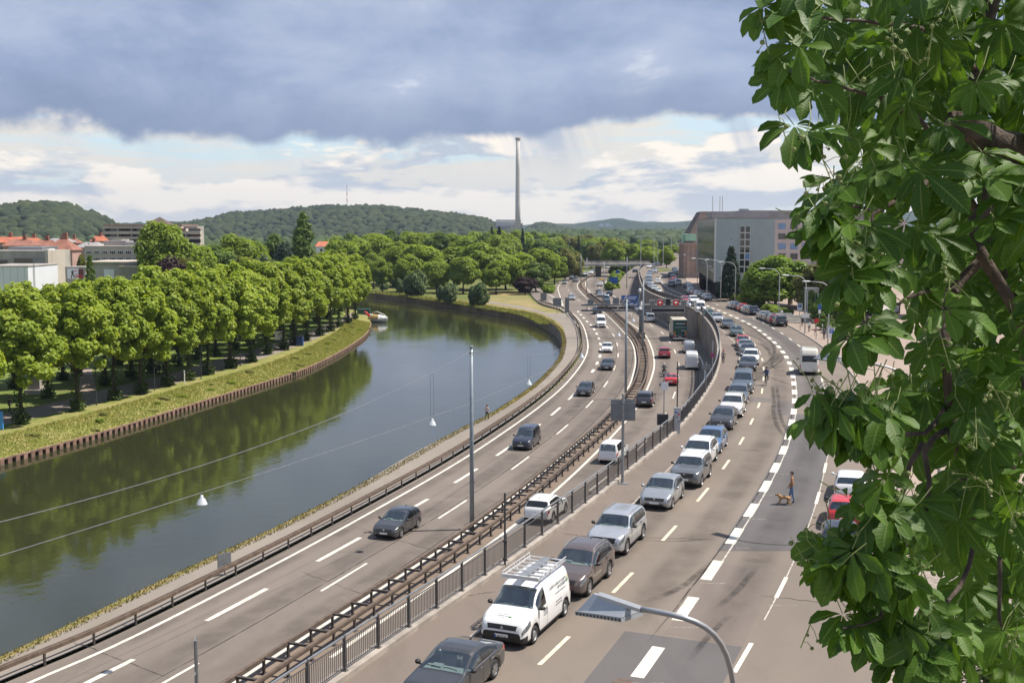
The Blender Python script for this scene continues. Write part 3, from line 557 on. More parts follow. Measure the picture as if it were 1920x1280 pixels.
def spec(L, W, H, wb, fo, r, top, belt, ws, rw, sw, gc=.2, **k): return dict(L=L, W=W, H=H, wb=wb, fo=fo, r=r, top=top, belt=belt, ws=ws, rw=rw, sw=sw, gc=gc, **k)
SPEC = {
 'hatch': spec(4.05, 1.75, 1.49, 2.52, .82, .31, [(0, .50), (.03, .63), (.12, .72), (.45, .87), (.98, 1.0), (1.75, 1.37), (2.05, 1.455), (2.5, 1.49), (3.2, 1.44), (3.5, 1.38), (3.88, 1.0), (3.97, .9), (4.05, .5)],
               [(0, .48), (.1, .62), (.45, .80), (1.0, .93), (2.5, .97), (3.75, 1.01), (3.97, .86), (4.05, .5)], (1.06, 1.88), (3.48, 3.84), [(1.3, 2.32), (2.40, 3.2), (3.26, 3.5)]),
 'compact': spec(4.3, 1.79, 1.48, 2.63, .86, .32, [(0, .50), (.03, .62), (.12, .71), (.5, .86), (1.15, .98), (1.95, 1.36), (2.25, 1.44), (2.7, 1.48), (3.5, 1.43), (3.8, 1.36), (4.12, 1.02), (4.23, .92), (4.3, .5)],
               [(0, .48), (.1, .6), (.5, .79), (1.15, .91), (2.6, .95), (4.0, 1.0), (4.22, .88), (4.3, .5)], (1.2, 2.06), (3.78, 4.1), [(1.45, 2.42), (2.5, 3.35), (3.41, 3.75)]),
 'sedan': spec(4.72, 1.85, 1.41, 2.81, .88, .335, [(0, .50), (.03, .60), (.14, .69), (.6, .84), (1.4, .95), (2.15, 1.29), (2.45, 1.38), (2.8, 1.41), (3.3, 1.37), (3.9, 1.18), (4.4, 1.0), (4.6, .97), (4.68, .88), (4.72, .5)],
               [(0, .48), (.12, .59), (.6, .77), (1.4, .88), (2.8, .92), (4.2, .96), (4.6, .9), (4.72, .5)], (1.46, 2.26), (3.4, 4.15), [(1.72, 2.7), (2.78, 3.55), (3.6, 3.92)], chrome=1),
 'wagon': spec(4.62, 1.80, 1.47, 2.68, .9, .32, [(0, .50), (.03, .62), (.12, .71), (.55, .86), (1.25, .97), (2.0, 1.34), (2.3, 1.43), (2.8, 1.47), (3.9, 1.44), (4.2, 1.38), (4.45, 1.02), (4.55, .9), (4.62, .5)],
               [(0, .48), (.1, .6), (.55, .78), (1.25, .9), (2.8, .94), (4.3, .98), (4.54, .86), (4.62, .5)], (1.3, 2.1), (4.18, 4.42), [(1.55, 2.5), (2.58, 3.4), (3.47, 4.1)]),
 'suv': spec(4.62, 1.86, 1.68, 2.69, .90, .355, [(0, .62), (.03, .76), (.12, .88), (.5, 1.02), (1.25, 1.12), (1.95, 1.52), (2.25, 1.63), (2.7, 1.68), (3.7, 1.64), (4.1, 1.55), (4.42, 1.14), (4.54, 1.02), (4.62, .6)],
             [(0, .58), (.1, .74), (.5, .95), (1.25, 1.05), (2.7, 1.09), (4.2, 1.14), (4.52, .98), (4.62, .58)], (1.3, 2.06), (4.1, 4.4), [(1.52, 2.48), (2.56, 3.38), (3.45, 4.0)], gc=.26, clad=1, rails=1),
 'boxy': spec(4.63, 1.85, 1.66, 2.83, .86, .36, [(0, .66), (.03, .84), (.1, .95), (.45, 1.06), (1.3, 1.13), (1.85, 1.53), (2.1, 1.62), (2.5, 1.66), (3.9, 1.63), (4.3, 1.56), (4.48, 1.16), (4.57, 1.02), (4.63, .6)],
             [(0, .6), (.1, .82), (.45, .99), (1.3, 1.06), (2.7, 1.08), (4.3, 1.12), (4.55, .98), (4.63, .58)], (1.34, 1.95), (4.28, 4.46), [(1.55, 2.45), (2.53, 3.35), (3.42, 4.15)], gc=.26, clad=1, rails=1),
 'mpv': spec(4.42, 1.77, 1.82, 2.72, .84, .32, [(0, .56), (.03, .72), (.14, .86), (.5, .99), (1.0, 1.10), (1.75, 1.62), (2.05, 1.76), (2.5, 1.82), (3.9, 1.80), (4.2, 1.74), (4.33, 1.1), (4.38, .9), (4.42, .55)],
             [(0, .52), (.1, .68), (.5, .92), (1.0, 1.02), (2.5, 1.06), (4.2, 1.08), (4.36, .9), (4.42, .52)], (1.05, 1.86), (4.19, 4.32), [(1.3, 2.35), (2.43, 3.3), (3.38, 4.1)]),
 'bus': spec(4.9, 1.92, 1.95, 3.0, .9, .33, [(0, .60), (.03, .80), (.12, .98), (.5, 1.12), (.85, 1.22), (1.55, 1.74), (1.9, 1.89), (2.3, 1.95), (4.4, 1.93), (4.68, 1.86), (4.8, 1.15), (4.86, .95), (4.9, .55)],
             [(0, .55), (.1, .8), (.5, 1.02), (.85, 1.12), (2.5, 1.14), (4.65, 1.16), (4.85, .95), (4.9, .55)], (.9, 1.66), (4.68, 4.8), [(1.1, 2.05), (2.15, 3.3), (3.4, 4.5)]),
 'van': spec(4.95, 1.92, 1.93, 3.2, .92, .335, [(0, .58), (.03, .78), (.14, .94), (.55, 1.10), (.98, 1.22), (1.72, 1.76), (2.05, 1.88), (2.5, 1.93), (4.5, 1.92), (4.8, 1.86), (4.88, 1.2), (4.92, .95), (4.95, .55)],
             [(0, .54), (.1, .74), (.5, 1.0), (.98, 1.10), (2.2, 1.12), (4.7, 1.12), (4.9, .95), (4.95, .55)], (1.04, 1.80), None, [(1.28, 2.12)], clad=1, steel=1),
 'bigvan': spec(5.6, 2.02, 2.55, 3.5, .98, .35, [(0, .62), (.03, .86), (.14, 1.04), (.55, 1.20), (.95, 1.34), (1.6, 2.1), (1.95, 2.42), (2.4, 2.55), (5.1, 2.55), (5.45, 2.48), (5.53, 1.4), (5.57, 1.0), (5.6, .55)],
             [(0, .58), (.1, .82), (.5, 1.1), (.95, 1.24), (2.2, 1.26), (5.3, 1.26), (5.55, 1.0), (5.6, .55)], (1.0, 1.62), None, [(1.2, 2.1)], steel=1),
 'camper': spec(5.2, 1.97, 2.75, 3.35, .95, .34, [(0, .62), (.03, .86), (.14, 1.02), (.5, 1.15), (.9, 1.25), (1.5, 1.92), (1.9, 2.45), (2.3, 2.72), (4.6, 2.75), (4.95, 2.6), (5.05, 2.0), (5.13, 1.2), (5.17, 1.0), (5.2, .55)],
             [(0, .58), (.1, .82), (.5, 1.06), (.9, 1.16), (2.2, 1.18), (4.9, 1.18), (5.15, 1.0), (5.2, .55)], (.95, 1.46), (5.04, 5.12), [(1.15, 2.0), (2.4, 3.4)], steel=1)}

def curve(pts, L, win):
    xs = np.linspace(-.3, L + .3, int((L + .6) * 100) + 1); z = np.interp(xs, [p[0] for p in pts], [p[1] for p in pts])
    k = np.hanning(win * 2 + 1); k /= k.sum(); z = np.convolve(np.pad(z, win, mode='edge'), k, mode='valid')
    return lambda s: float(np.interp(s, xs, z))
def wheel_mesh(r, steel):
    w = .105; ty = MB().lathe([(r * .66, -w), (r * .90, -w), (r * .985, -w * .75), (r, -w * .35), (r, w * .35), (r * .985, w * .75), (r * .90, w), (r * .66, w)], n=24, axis='y')
    rm = MB(); rm.lathe([(r * .68, w * .9), (r * .64, w * .96), (r * .60, w * .6), (r * .58, -w * .4)], n=24, axis='y')
    rm.lathe([(r * .60, w * .25), (.001, w * .3)], n=20, axis='y', mi=1)
    if steel: rm.lathe([(r * .5, w * .55), (r * .42, w * .85), (r * .2, w * .9), (.001, w * .8)], n=18, axis='y', mi=0)
    else:
        for k in range(10):
            a = 2 * PI * (k + (.14 if k % 2 else -.14)) / 10 if True else 0; ca, sa = math.cos(a), math.sin(a); t = .028
            p = [(ca * r * .12 - sa * t, sa * r * .12 + ca * t), (ca * r * .64 - sa * t, sa * r * .64 + ca * t), (ca * r * .64 + sa * t, sa * r * .64 - ca * t), (ca * r * .12 + sa * t, sa * r * .12 - ca * t)]
            rm.add([(x, w * .9, z) for x, z in p] + [(x, w * .5, z) for x, z in p], [(0, 1, 2, 3), (0, 4, 5, 1), (2, 6, 7, 3)])
        rm.lathe([(r * .17, w * .92), (.001, w * .97)], n=10, axis='y')
    tm = ty.mesh('tyre', True); tm.materials.append(M_RUBBER); m2 = rm.mesh('rim'); m2.materials.append(M_RIM if not steel else M_STEEL); m2.materials.append(M_BLACK)
    return tm, m2

def make_car(kind):
    c = SPEC[kind]; L, W, r = c['L'], c['W'], c['r']; hw0 = W / 2
    top = curve(c['top'], L, 7 if kind not in ('van', 'bigvan', 'camper', 'bus', 'boxy') else 5); belt = curve(c['belt'], L, 6)
    gc = c['gc']; bot0 = curve([(0, gc + .12), (.12, gc), (.6, gc - .02), (L - .6, gc), (L - .1, gc + .06), (L, gc + .2)], L, 4)
    wid = curve([(-.3, .62), (0, .77), (.08, .87), (.3, .965), (.7, 1), (L - .6, 1), (L - .22, .97), (L - .06, .91), (L, .84), (L + .3, .7)], L, 5)
    w1, w2 = c['fo'], c['fo'] + c['wb']; Ra = r + .055
    def bot(s):
        z = bot0(s)
        for w in (w1, w2):
            d = abs(s - w)
            if d < Ra: z = max(z, r + math.sqrt(Ra * Ra - d * d))
        return z
    def ring(s, out=0.0):
        z0, zb, zt, hw = bot(s), belt(s), top(s), hw0 * wid(s)
        zb = max(zb, z0 + .06); zt = max(zt, zb + .02); gh = zt - zb; f = min(1, gh / .48); tw = hw * (.95 - (.20 if c['H'] < 2.2 else .13) * f)
        h = zb - z0; e = min(.10, gh * .42); yb = hw * .965
        p = [(0, z0), (hw * .82, z0), (hw * .965, z0 + h * .03), (hw * .99, z0 + h * .16), (hw, z0 + h * .48), (hw * .992, z0 + h * .74), (hw * .978, zb - h * .07), (yb, zb)]
        for k, (u, v) in enumerate(((.06, .04), (.36, .40), (.68, .78), (.86, .97))): p.append((yb + (tw - yb) * (u * .55 + u * u * .45), zb + (zt - e - zb) * v))
        p += [(tw * .96, zt - e * .42), (tw * .80, zt - e * .16), (tw * .42, zt - e * .03), (0, zt)]
        return p
    fx = [0, L, .02, .05, .09, .14, .2, L - .02, L - .05, L - .09, L - .14] + [w + d * Ra for w in (w1, w2) for d in (-1, -.97, -.88, -.75, -.55, -.3, 0, .3, .55, .75, .88, .97, 1)]
    wins = c['sw']
    for a, b in wins + [c['ws']] + ([c['rw']] if c['rw'] else []): fx += [a, b]
    fx += [x[0] for x in c['top'] if .2 < x[0] < L - .2] + list(np.arange(.3, L - .2, .16))
    st = []
    for s in sorted(x for x in fx if 0 <= x <= L):
        if not st or s - st[-1] > .012: st.append(s)
    rings = [ring(s) for s in st]; n = len(rings[0]); parts = {}
    def put(name, s_i, j, side, o=0.0, mi=0):
        "one face of the skin, shared between parts by its place"
        d = parts.setdefault(name, ({}, [], [], []))
        ids = []
        for a, b in ((s_i, j), (s_i + 1, j), (s_i + 1, j + 1), (s_i, j + 1)):
            y, z = rings[a][b]; key = (a, b, side if y > 1e-6 else 0)
            if key not in d[0]:
                d[0][key] = len(d[1]); cy = y * (1 + o / max(.3, y)) if y > .3 else y
                d[1].append((L / 2 - st[a] + (o if st[a] < .3 else -o if st[a] > L - .3 else 0), side * cy, z + (o if j > 11 else 0)))
            ids.append(d[0][key])
        if side > 0: ids = ids[::-1]
        d[2].append(tuple(dict.fromkeys(ids))); d[3].append(mi)
    SW = [(a, b) for a, b in wins]; hl = c.get('hl', (.06, .50))
    for i in range(len(st) - 1):
        m = (st[i] + st[i + 1]) / 2
        for side in (-1, 1):
            sn = 'L' if side > 0 else 'R'
            for j in range(n - 1):
                nm = 'body'; o = 0; mi = 0
                if j == 0: mi = 1
                if j >= 11 and c['ws'][1] < m < (c['rw'][0] if c['rw'] else L - .3): mi = 2 if kind != 'camper' else 0
                if c.get('clad') and j in (1, 2): mi = 1
                if kind == 'van' and m < .34 and j <= 3: mi = 1
                if 8 <= j <= 10:
                    for k, (a, b) in enumerate(SW):
                        if a <= m <= b and top(m) - belt(m) > .12: nm = 'side_window%s%d' % (sn, k)
                    if nm == 'body' and SW[0][0] < m < SW[-1][1] and kind not in ('van', 'bigvan', 'camper'): mi = 1
                if j >= 12 and c['ws'][0] <= m <= c['ws'][1]: nm = 'windscreen'
                if c['rw'] and j >= 12 and c['rw'][0] <= m <= c['rw'][1]: nm = 'rear_window'
                if 5 <= j <= 7 and hl[0] < m < hl[1]: nm = 'headlight' + sn; o = .006
                if 5 <= j <= 7 and L - .34 < m < L - .03: nm = 'tail_light' + sn; o = .006
                if j >= 13 and (m < .085 if kind != 'van' else .03 < m < .09): nm = 'grille'; o = .004
                if kind == 'sedan' and j == 7 and SW[0][0] < m < SW[-1][1] + .1: nm = 'chrome_trim'; o = .002
                put(nm, i, j, side, o, mi)
    # end caps
    for i in (0, len(st) - 1):
        d = parts['body']; ids = [d[0].setdefault((i, j, s if rings[i][j][0] > 1e-6 else 0), None) for s, js in ((1, range(n)), (-1, range(n - 2, 0, -1))) for j in js]
        for (key, (s, j)) in zip([(i, j, s if rings[i][j][0] > 1e-6 else 0) for s, js in ((1, range(n)), (-1, range(n - 2, 0, -1))) for j in js], [(s, j) for s, js in ((1, range(n)), (-1, range(n - 2, 0, -1))) for j in js]):
            if d[0][key] is None: d[0][key] = len(d[1]); y, z = rings[i][j]; d[1].append((L / 2 - st[i], s * y, z))
        ids = [d[0][(i, j, s if rings[i][j][0] > 1e-6 else 0)] for s, js in ((1, range(n)), (-1, range(n - 2, 0, -1))) for j in js]
        d[2].append(tuple(ids if i else ids[::-1])); d[3].append(1 if kind == 'van' and i == 0 else 0)
    out = []; gm = {'windscreen': M_GLASS, 'rear_window': M_TINT if kind in ('suv', 'bus', 'boxy', 'camper') else M_GLASS, 'grille': M_BLACK, 'chrome_trim': M_CHROME}
    for nm, (_, v, f, mi) in parts.items():
        b = MB(); b.v = v; b.f = [q for q in f if len(q) > 2]; b.mi = [x for x, q in zip(mi, f) if len(q) > 2]; base = nm.rstrip('0123456789'); base = base[:-1] if base[-1] in 'LR' else base
        me = b.mesh(base, True)
        if base == 'body': me.materials.append(paint('silver')); me.materials.append(M_BLACK); me.materials.append(paint('silver'))
        elif base == 'side_window': me.materials.append(M_TINT if nm[-1] != '0' else M_GLASS)
        else: me.materials.append(M_LAMP if base == 'headlight' else M_TAIL if base == 'tail_light' else gm[base])
        out.append((base, me, None, 0))
    tm, rm = wheel_mesh(r, c.get('steel'))
    for s in (w1, w2):
        for sd in (1, -1): out.append(('wheel', tm, (Matrix.Translation((L / 2 - s, sd * (hw0 - .115), r)) @ Matrix.Rotation(0 if sd > 0 else PI, 4, 'Z')), 0)); out.append(('>rim', rm, None, 0))
    def addp(nm, b, mat, lod, sm_=False):
        me = b.mesh(nm, sm_); me.materials.append(mat); out.append((nm, me, None, lod))
    zb = belt(c['ws'][0] + .3); mx = L / 2 - c['ws'][0] - .33
    for sd in (1, -1):
        b = MB(); y = sd * (hw0 + .10); z = zb + .10
        prof = [(-.09, .05, .05), (-.06, .085, .075), (.0, .10, .085), (.06, .075, .07), (.10, .02, .02)]
        vs = []
        for dx, a, h in prof:
            for k in range(8): vs.append((mx + dx, y + a * math.cos(2 * PI * k / 8) * 1.05, z + h * math.sin(2 * PI * k / 8)))
        b.add(vs, [(i * 8 + k, i * 8 + (k + 1) % 8, (i + 1) * 8 + (k + 1) % 8, (i + 1) * 8 + k) for i in range(4) for k in range(8)] + [tuple(range(7, -1, -1))])
        b.box((mx, sd * (hw0 - .02), z - .06), (.07, .16, .03)); addp('mirror', b, M_BLACK, 0, True)
    zp = (bot0(0) + top(0.01)) / 2 + .0
    if kind != 'van': addp('badge', MB().lathe([(.055, 0), (.055, .02), (.001, .03)], (L / 2 - .045, 0, top(.05) + .0), 12, 'x'), M_CHROME, 1)
    addp('number_plate', MB().box((L / 2 + .012, 0, zp), (.02, .52, .115)), M_PLATE, 0)
    addp('number_plate', MB().box((-L / 2 - .012, 0, max(.62, bot0(L) + .22) if kind != 'sedan' else .62), (.02, .52, .115)), M_PLATE, 0)
    addp('air_intake', MB().box((L / 2 + .004, 0, bot0(0) + .045), (.012, hw0 * 1.15, .075)), M_BLACK, 1)
    # cabin
    cb = MB(); x0 = L / 2 - c['ws'][0] - .15; cb.box((x0 - .12, 0, zb - .10), (.62, W * .80, .22)); cb.box((x0 - .32, -.36 if True else 0, zb + .0), (.28, .36, .10)); addp('dashboard', cb, M_DASH, 1)
    sw_ = MB(); sw_.lathe([(.17, -.012), (.19, 0), (.17, .012), (.155, 0), (.17, -.012)], (x0 - .48, .36, zb + .02), 14, 'x'); addp('steering_wheel', sw_, M_BLACK, 2)
    rows_ = [x0 - 1.0] + ([x0 - 1.85] if kind not in ('van', 'bigvan', 'camper') else [])
    for xr in rows_:
        for y in ((.37, -.37)):
            sb = MB(); sb.box((xr, y, zb - .32), (.5, .48, .2)); hs = min(zb + .41, top(L / 2 - xr + .25) - .13); sb.box((xr - .24, y, (hs - .16 + zb - .36) / 2), (.14, .46, hs - .16 - zb + .36)); sb.box((xr - .25, y, hs - .09), (.09, .24, .17)); addp('seat', sb, M_SEAT, 1)
    mrr = MB().box((L / 2 - c['ws'][1] + .10, 0, top(c['ws'][1]) - .14), (.03, .22, .07)); addp('rear_view_mirror', mrr, M_BLACK, 2)
    # shut lines, handles
    se = MB()
    def seam(s, j0, j1, w=.007):
        for sd in (-1, 1):
            A, B_ = ring(s - w), ring(s + w)
            for j in range(j0, j1): se.add([(L / 2 - s + w, sd * (A[j][0] + .004), A[j][1]), (L / 2 - s + w, sd * (A[j + 1][0] + .004), A[j + 1][1]), (L / 2 - s - w, sd * (B_[j + 1][0] + .004), B_[j + 1][1]), (L / 2 - s - w, sd * (B_[j][0] + .004), B_[j][1])], [(0, 1, 2, 3)])
    d0 = c['sw'][0]; seam(d0[0] + .02, 2, 7); seam(d0[1] + .04, 2, 7)
    if len(c['sw']) > 1 and kind != 'camper': seam(min(c['sw'][1][1] + .03, w2 - Ra - .02) if kind != 'bus' else c['sw'][1][1], 2, 7)
    A = ring(c['ws'][0] - .04)                                   # bonnet rear edge
    for j in range(7, n - 1):
        for sd in (-1, 1): se.add([(L / 2 - c['ws'][0] + .035, sd * A[j][0], A[j][1] + .004), (L / 2 - c['ws'][0] + .035, sd * A[j + 1][0], A[j + 1][1] + .004), (L / 2 - c['ws'][0] + .012, sd * A[j + 1][0], A[j + 1][1] + .012), (L / 2 - c['ws'][0] + .012, sd * A[j][0], A[j][1] + .012)], [(0, 1, 2, 3)])
    for j in (12,):                                              # bonnet side gaps
        for a, b in zip(np.arange(.28, c['ws'][0] - .1, .1), np.arange(.38, c['ws'][0], .1)):
            ra, rb = ring(a), ring(b)
            for sd in (-1, 1): se.add([(L / 2 - a, sd * (ra[j][0] - .006), ra[j][1] + .004), (L / 2 - b, sd * (rb[j][0] - .006), rb[j][1] + .004), (L / 2 - b, sd * (rb[j][0] + .006), rb[j][1] + .004), (L / 2 - a, sd * (ra[j][0] + .006), ra[j][1] + .004)], [(0, 1, 2, 3)])
    addp('shut_lines', se, M_BLACK, 1)
    for k, (a, b) in enumerate(c['sw'][:2] if kind != 'camper' else c['sw'][:1]):
        for sd in (-1, 1): zz = belt(b) - .10; addp('door_handle', MB().box((L / 2 - b + .16, sd * (hw0 + .008), zz), (.18, .03, .03)), M_CHROME if kind == 'sedan' else M_DARK, 2)
    if c.get('rails'):
        for sd in (-1, 1):
            pts = []
            for s in np.arange(c['ws'][1] + .1, c['sw'][-1][1] + .06, .2): q = ring(s); pts.append((L / 2 - s, sd * (q[12][0] - .02), q[12][1] + .05))
            pts = [(pts[0][0] + .06, pts[0][1], pts[0][2] - .05)] + pts + [(pts[-1][0] - .06, pts[-1][1], pts[-1][2] - .05)]
            addp('roof_rail', MB().tube(pts, .018, 6), M_STEEL, 1)
    wp = MB()
    for y0, y1 in ((.55, .02), (-.05, -.58)):
        s0 = c['ws'][0] + .06; q = ring(s0); wp.tube([(L / 2 - s0, y0, q[12][1] + .03), (L / 2 - s0 - .05, (y0 + y1) / 2, q[14][1] + .035), (L / 2 - s0 - .06, y1, q[14][1] + .03)], .012, 5)
    addp('wiper', wp, M_BLACK, 1)
    if kind in ('sedan', 'suv', 'compact'): addp('antenna_fin', MB().box((-L / 2 + (L - c['sw'][-1][1]) + .25, 0, top(c['sw'][-1][1] - .25) + .03), (.14, .04, .07), 0, 0, .4), M_BLACK, 2)
    return out
CARS = {}
def car(kind, col, front, head, label, cat='car', group=None, lod=2, name=None, rear=False, scale=1.0, roof=None):
    "front: ground point below the middle of the bumper that faces the camera; head: heading angle"
    if kind not in CARS: CARS[kind] = make_car(kind)
    L = SPEC[kind]['L']; d = Vector((math.cos(head), math.sin(head), 0)); loc = front - d * (L / 2) if not rear else front + d * (L / 2)
    names = dict(hatch='hatchback_car', compact='compact_car', sedan='saloon_car', wagon='estate_car', suv='suv', boxy='suv', mpv='people_carrier', bus='minibus', van='panel_van', bigvan='high_roof_van', camper='camper_van')
    root = thing(name or names[kind], label, cat, loc, head, group); last = None
    for nm, me, mtx, ld in CARS[kind]:
        if ld > lod: continue
        sub = nm[0] == '>'
        if sub and lod < 1: continue
        o = bpy.data.objects.new(nm.lstrip('>'), me); COL.objects.link(o); o.parent = last if sub else root
        if mtx is not None: o.matrix_local = mtx
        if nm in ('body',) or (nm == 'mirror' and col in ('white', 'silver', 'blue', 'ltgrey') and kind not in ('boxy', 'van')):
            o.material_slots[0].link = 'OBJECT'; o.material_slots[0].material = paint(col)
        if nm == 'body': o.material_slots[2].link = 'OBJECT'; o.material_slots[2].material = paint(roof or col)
        if not sub: last = o
    if scale != 1.0: root.scale = (scale,) * 3
    return root
def hd(line, p, away):
    "heading of the lane at a point"
    i = min(range(len(line)), key=lambda k: (line[k] - p).xy.length); a, b = line[max(0, i - 2)], line[min(len(line) - 1, i + 2)]; d = b - a
    return math.atan2(d.y, d.x) + (0 if away else PI)
CN = dict(white='white', pearl='pearl white', silver='silver', ltgrey='light grey', grey='grey', dkgrey='dark grey', black='black', brown='brown', blue='bright blue', steel='slate blue', navy='dark navy', red='red', dkred='dark red', green='green', cream='cream', champagne='champagne', teal='dark green grey', yellow='yellow', ltblue='pale blue')
ZS = .013
# ---- the queue on the street, fronts to the camera
Q = [('sedan', 'dkgrey', (907, 1243), 'dark grey five door coupe with chrome window trim ahead of the white panel van', 2, 'rear'),
     ('van', 'white', (940, 1214), 'white panel van with aluminium roof rack and black bumper in the street queue', 2, ''),
     ('suv', 'brown', (1053, 1123), 'brown sport utility car waiting right behind the white panel van', 2, ''),
     ('boxy', 'silver', (1131, 1044), 'boxy silver sport utility car behind the brown one in the queue', 2, ''),
     ('hatch', 'ltgrey', (1226, 957), 'silver grey small hatchback leaving a gap ahead in the street queue', 2, ''),
     ('boxy', 'grey', (1282, 916), 'grey sport utility car with a white roof behind the silver grey hatchback', 2, ''),
     ('suv', 'white', (1299, 882), 'white sport utility car waiting behind the white roofed grey one', 2, ''),
     ('compact', 'blue', (1324, 852), 'bright blue compact car in the street queue', 2, ''),
     ('hatch', 'dkgrey', (1351, 807), 'dark grey small hatchback behind the bright blue compact car', 2, ''),
     ('suv', 'pearl', (1369, 784), 'pearl white sport utility car behind the dark grey hatchback', 2, ''),
     ('wagon', 'steel', (1381, 758), 'slate blue estate car half hidden by the pearl white sport utility car', 1, ''),
     ('bus', 'steel', (1391, 739), 'slate blue minibus with wide flat front in the street queue', 2, ''),
     ('sedan', 'black', (1401, 697), 'black saloon car behind the slate blue minibus', 1, ''), ('suv', 'white', (1407, 686), 'white sport utility car peeking out behind the black saloon', 1, ''),
     ('wagon', 'dkgrey', (1402, 670), 'dark grey estate car in front of the light grey saloon', 1, ''), ('sedan', 'ltgrey', (1399, 661), 'light grey saloon between the dark grey estate and red hatchback', 1, ''), ('hatch', 'red', (1394, 653), 'red hatchback in the street queue on the curve', 1, ''),
     ('hatch', 'teal', (1382, 632), 'dark green grey hatchback alone in the curve of the queue', 1, ''), ('sedan', 'dkgrey', (1367, 617), 'dark grey saloon in the curve ahead of a silver hatchback', 1, ''), ('hatch', 'silver', (1347, 605), 'silver hatchback in the curve beside the wall parapet', 1, ''),
     ('hatch', 'green', (1331, 597), 'green hatchback beside the wall parapet behind the silver hatchback', 1, ''), ('bigvan', 'white', (1316, 588), 'white high roofed van in the street queue near the gantry sign', 1, '')]
for kind, col, px, lab, lod, fl in Q:
    p = P(*px, ZS); lane = CURB if p.y < 180 else FEN; h = hd(CURB if p.y < 150 else THIN, p, False); p.z = 0
    c_ = car(kind, col, p, h, lab, 'van' if kind in ('van', 'bigvan', 'bus') else 'car', None, lod, rear=(fl == 'rear'), scale=.86 if kind == 'bigvan' else 1, roof='white' if 'white roof' in lab else None)
    if fl == 'rear':  # rear of this one faces the camera-far side: it drives towards us
        d = Vector((math.cos(h), math.sin(h), 0)); c_.location = p + d * (SPEC[kind]['L'] / 2)
    if kind == 'van': VAN = c_
FARG = 'cars in the far part of the street queue'
for i, (px, k, col) in enumerate([((1300, 579), 'hatch', 'white'), ((1304, 571), 'suv', 'white'), ((1288, 570), 'hatch', 'red'), ((1234, 552), 'hatch', 'white'), ((1227, 547), 'compact', 'white'), ((1222, 543), 'hatch', 'silver'), ((1218, 536), 'suv', 'ltgrey'), ((1217, 527), 'compact', 'teal'), ((1216.5, 521), 'hatch', 'silver'), ((1218.5, 515.5), 'compact', 'grey'), ((1226, 511.5), 'sedan', 'silver'), ((1215, 503), 'compact', 'white'), ((1222, 500), 'hatch', 'black'), ((1228, 499), 'suv', 'navy'), ((1234, 498), 'hatch', 'white'), ((1240, 497), 'hatch', 'dkgrey')]):
    p = P(*px, 0); car(k, col, p, hd(THIN if p.y < 300 else BLK, p, False) if i < 11 else PI * 1.3, '%s %s waiting in the street queue beyond the gantry' % (CN[col], dict(hatch='hatchback', compact='compact car', suv='tall car', sedan='saloon')[k]), 'car', FARG, 0)
# ---- driving or parked on the right side of the street, rears to the camera
for px, k, col, lab in [((1517, 704), 'camper', 'cream', 'cream high top camper van driving away on the street'),
                        ((1466, 613), 'suv', 'black', 'black tall car parked last at the kerb before the stairs'), ((1454, 608), 'hatch', 'dkred', 'dark red hatchback parked between the black tall car and a grey one'), ((1446, 604), 'compact', 'grey', 'grey compact car parked ahead of the dark red hatchback'), ((1437, 600), 'wagon', 'silver', 'silver estate car first in the kerb row by the stairs'),
                        ((1415, 592), 'suv', 'navy', 'dark navy tall car parked last in the row before the round tree'), ((1406, 588.5), 'wagon', 'silver', 'silver estate parked ahead of the dark navy tall car'), ((1396, 585), 'hatch', 'red', 'red hatchback parked in the row before the round tree'), ((1388, 582), 'compact', 'navy', 'dark compact car parked ahead of the red hatchback'), ((1380, 579.5), 'hatch', 'white', 'white hatchback parked first in the row before the round tree'),
                        ((1328, 564), 'wagon', 'ltgrey', 'light grey estate parked by the overhanging office block, last of its row'), ((1320, 561), 'compact', 'black', 'black compact car parked by the overhanging office block'), ((1312, 558), 'hatch', 'white', 'white hatchback parked by the overhanging office block'), ((1305, 556), 'hatch', 'dkred', 'dark red hatchback parked by the overhanging office block'), ((1298, 552.5), 'wagon', 'silver', 'silver estate parked by the overhanging office block'),
                        ((1259, 538.5), 'suv', 'grey', 'grey tall car driving off past the sandstone building'), ((1273, 535.5), 'suv', 'white', 'white tall car turning near the sandstone building'), ((1267, 530), 'hatch', 'red', 'red hatchback turning near the sandstone building'), ((1234, 533), 'compact', 'white', 'white compact car alone in the lane beside the far queue'),
                        ((1263, 524), 'hatch', 'black', 'black hatchback before the sandstone building'), ((1258, 520), 'suv', 'dkgrey', 'dark grey tall car before the sandstone building'), ((1266, 514.5), 'hatch', 'ltgrey', 'light grey hatchback before the sandstone building'), ((1273, 511.5), 'wagon', 'silver', 'silver estate before the sandstone building'), ((1265, 508.5), 'compact', 'steel', 'slate blue compact car before the sandstone building'),
                        ((1290, 540), 'hatch', 'grey', 'grey hatchback parked close to the sandstone building'), ((1295, 544), 'compact', 'silver', 'silver compact car parked at the corner of the sandstone building'),
                        ((1606, 826), 'suv', 'white', 'white tall car parked behind the chestnut leaves, nearest the camper van'), ((1594, 944), 'wagon', 'white', 'white estate parked behind the chestnut leaves ahead of the red hatchback'), ((1583, 996), 'hatch', 'red', 'red hatchback parked at the kerb behind the chestnut leaves'), ((1574, 1052), 'compact', 'black', 'black compact car parked last behind the chestnut leaves')]:
    p = P(*px, 0); h = hd(RCURB if px[0] > 1540 or p.y > 230 else THIRD, p, True) if k != 'camper' else hd(THIRD, p, True)
    if px[0] in (1273, 1267) and px[1] > 525: h += .35
    car(k, col, p, h, lab, 'van' if k == 'camper' else 'car', None, 1 if p.y < 200 else 0, rear=True)
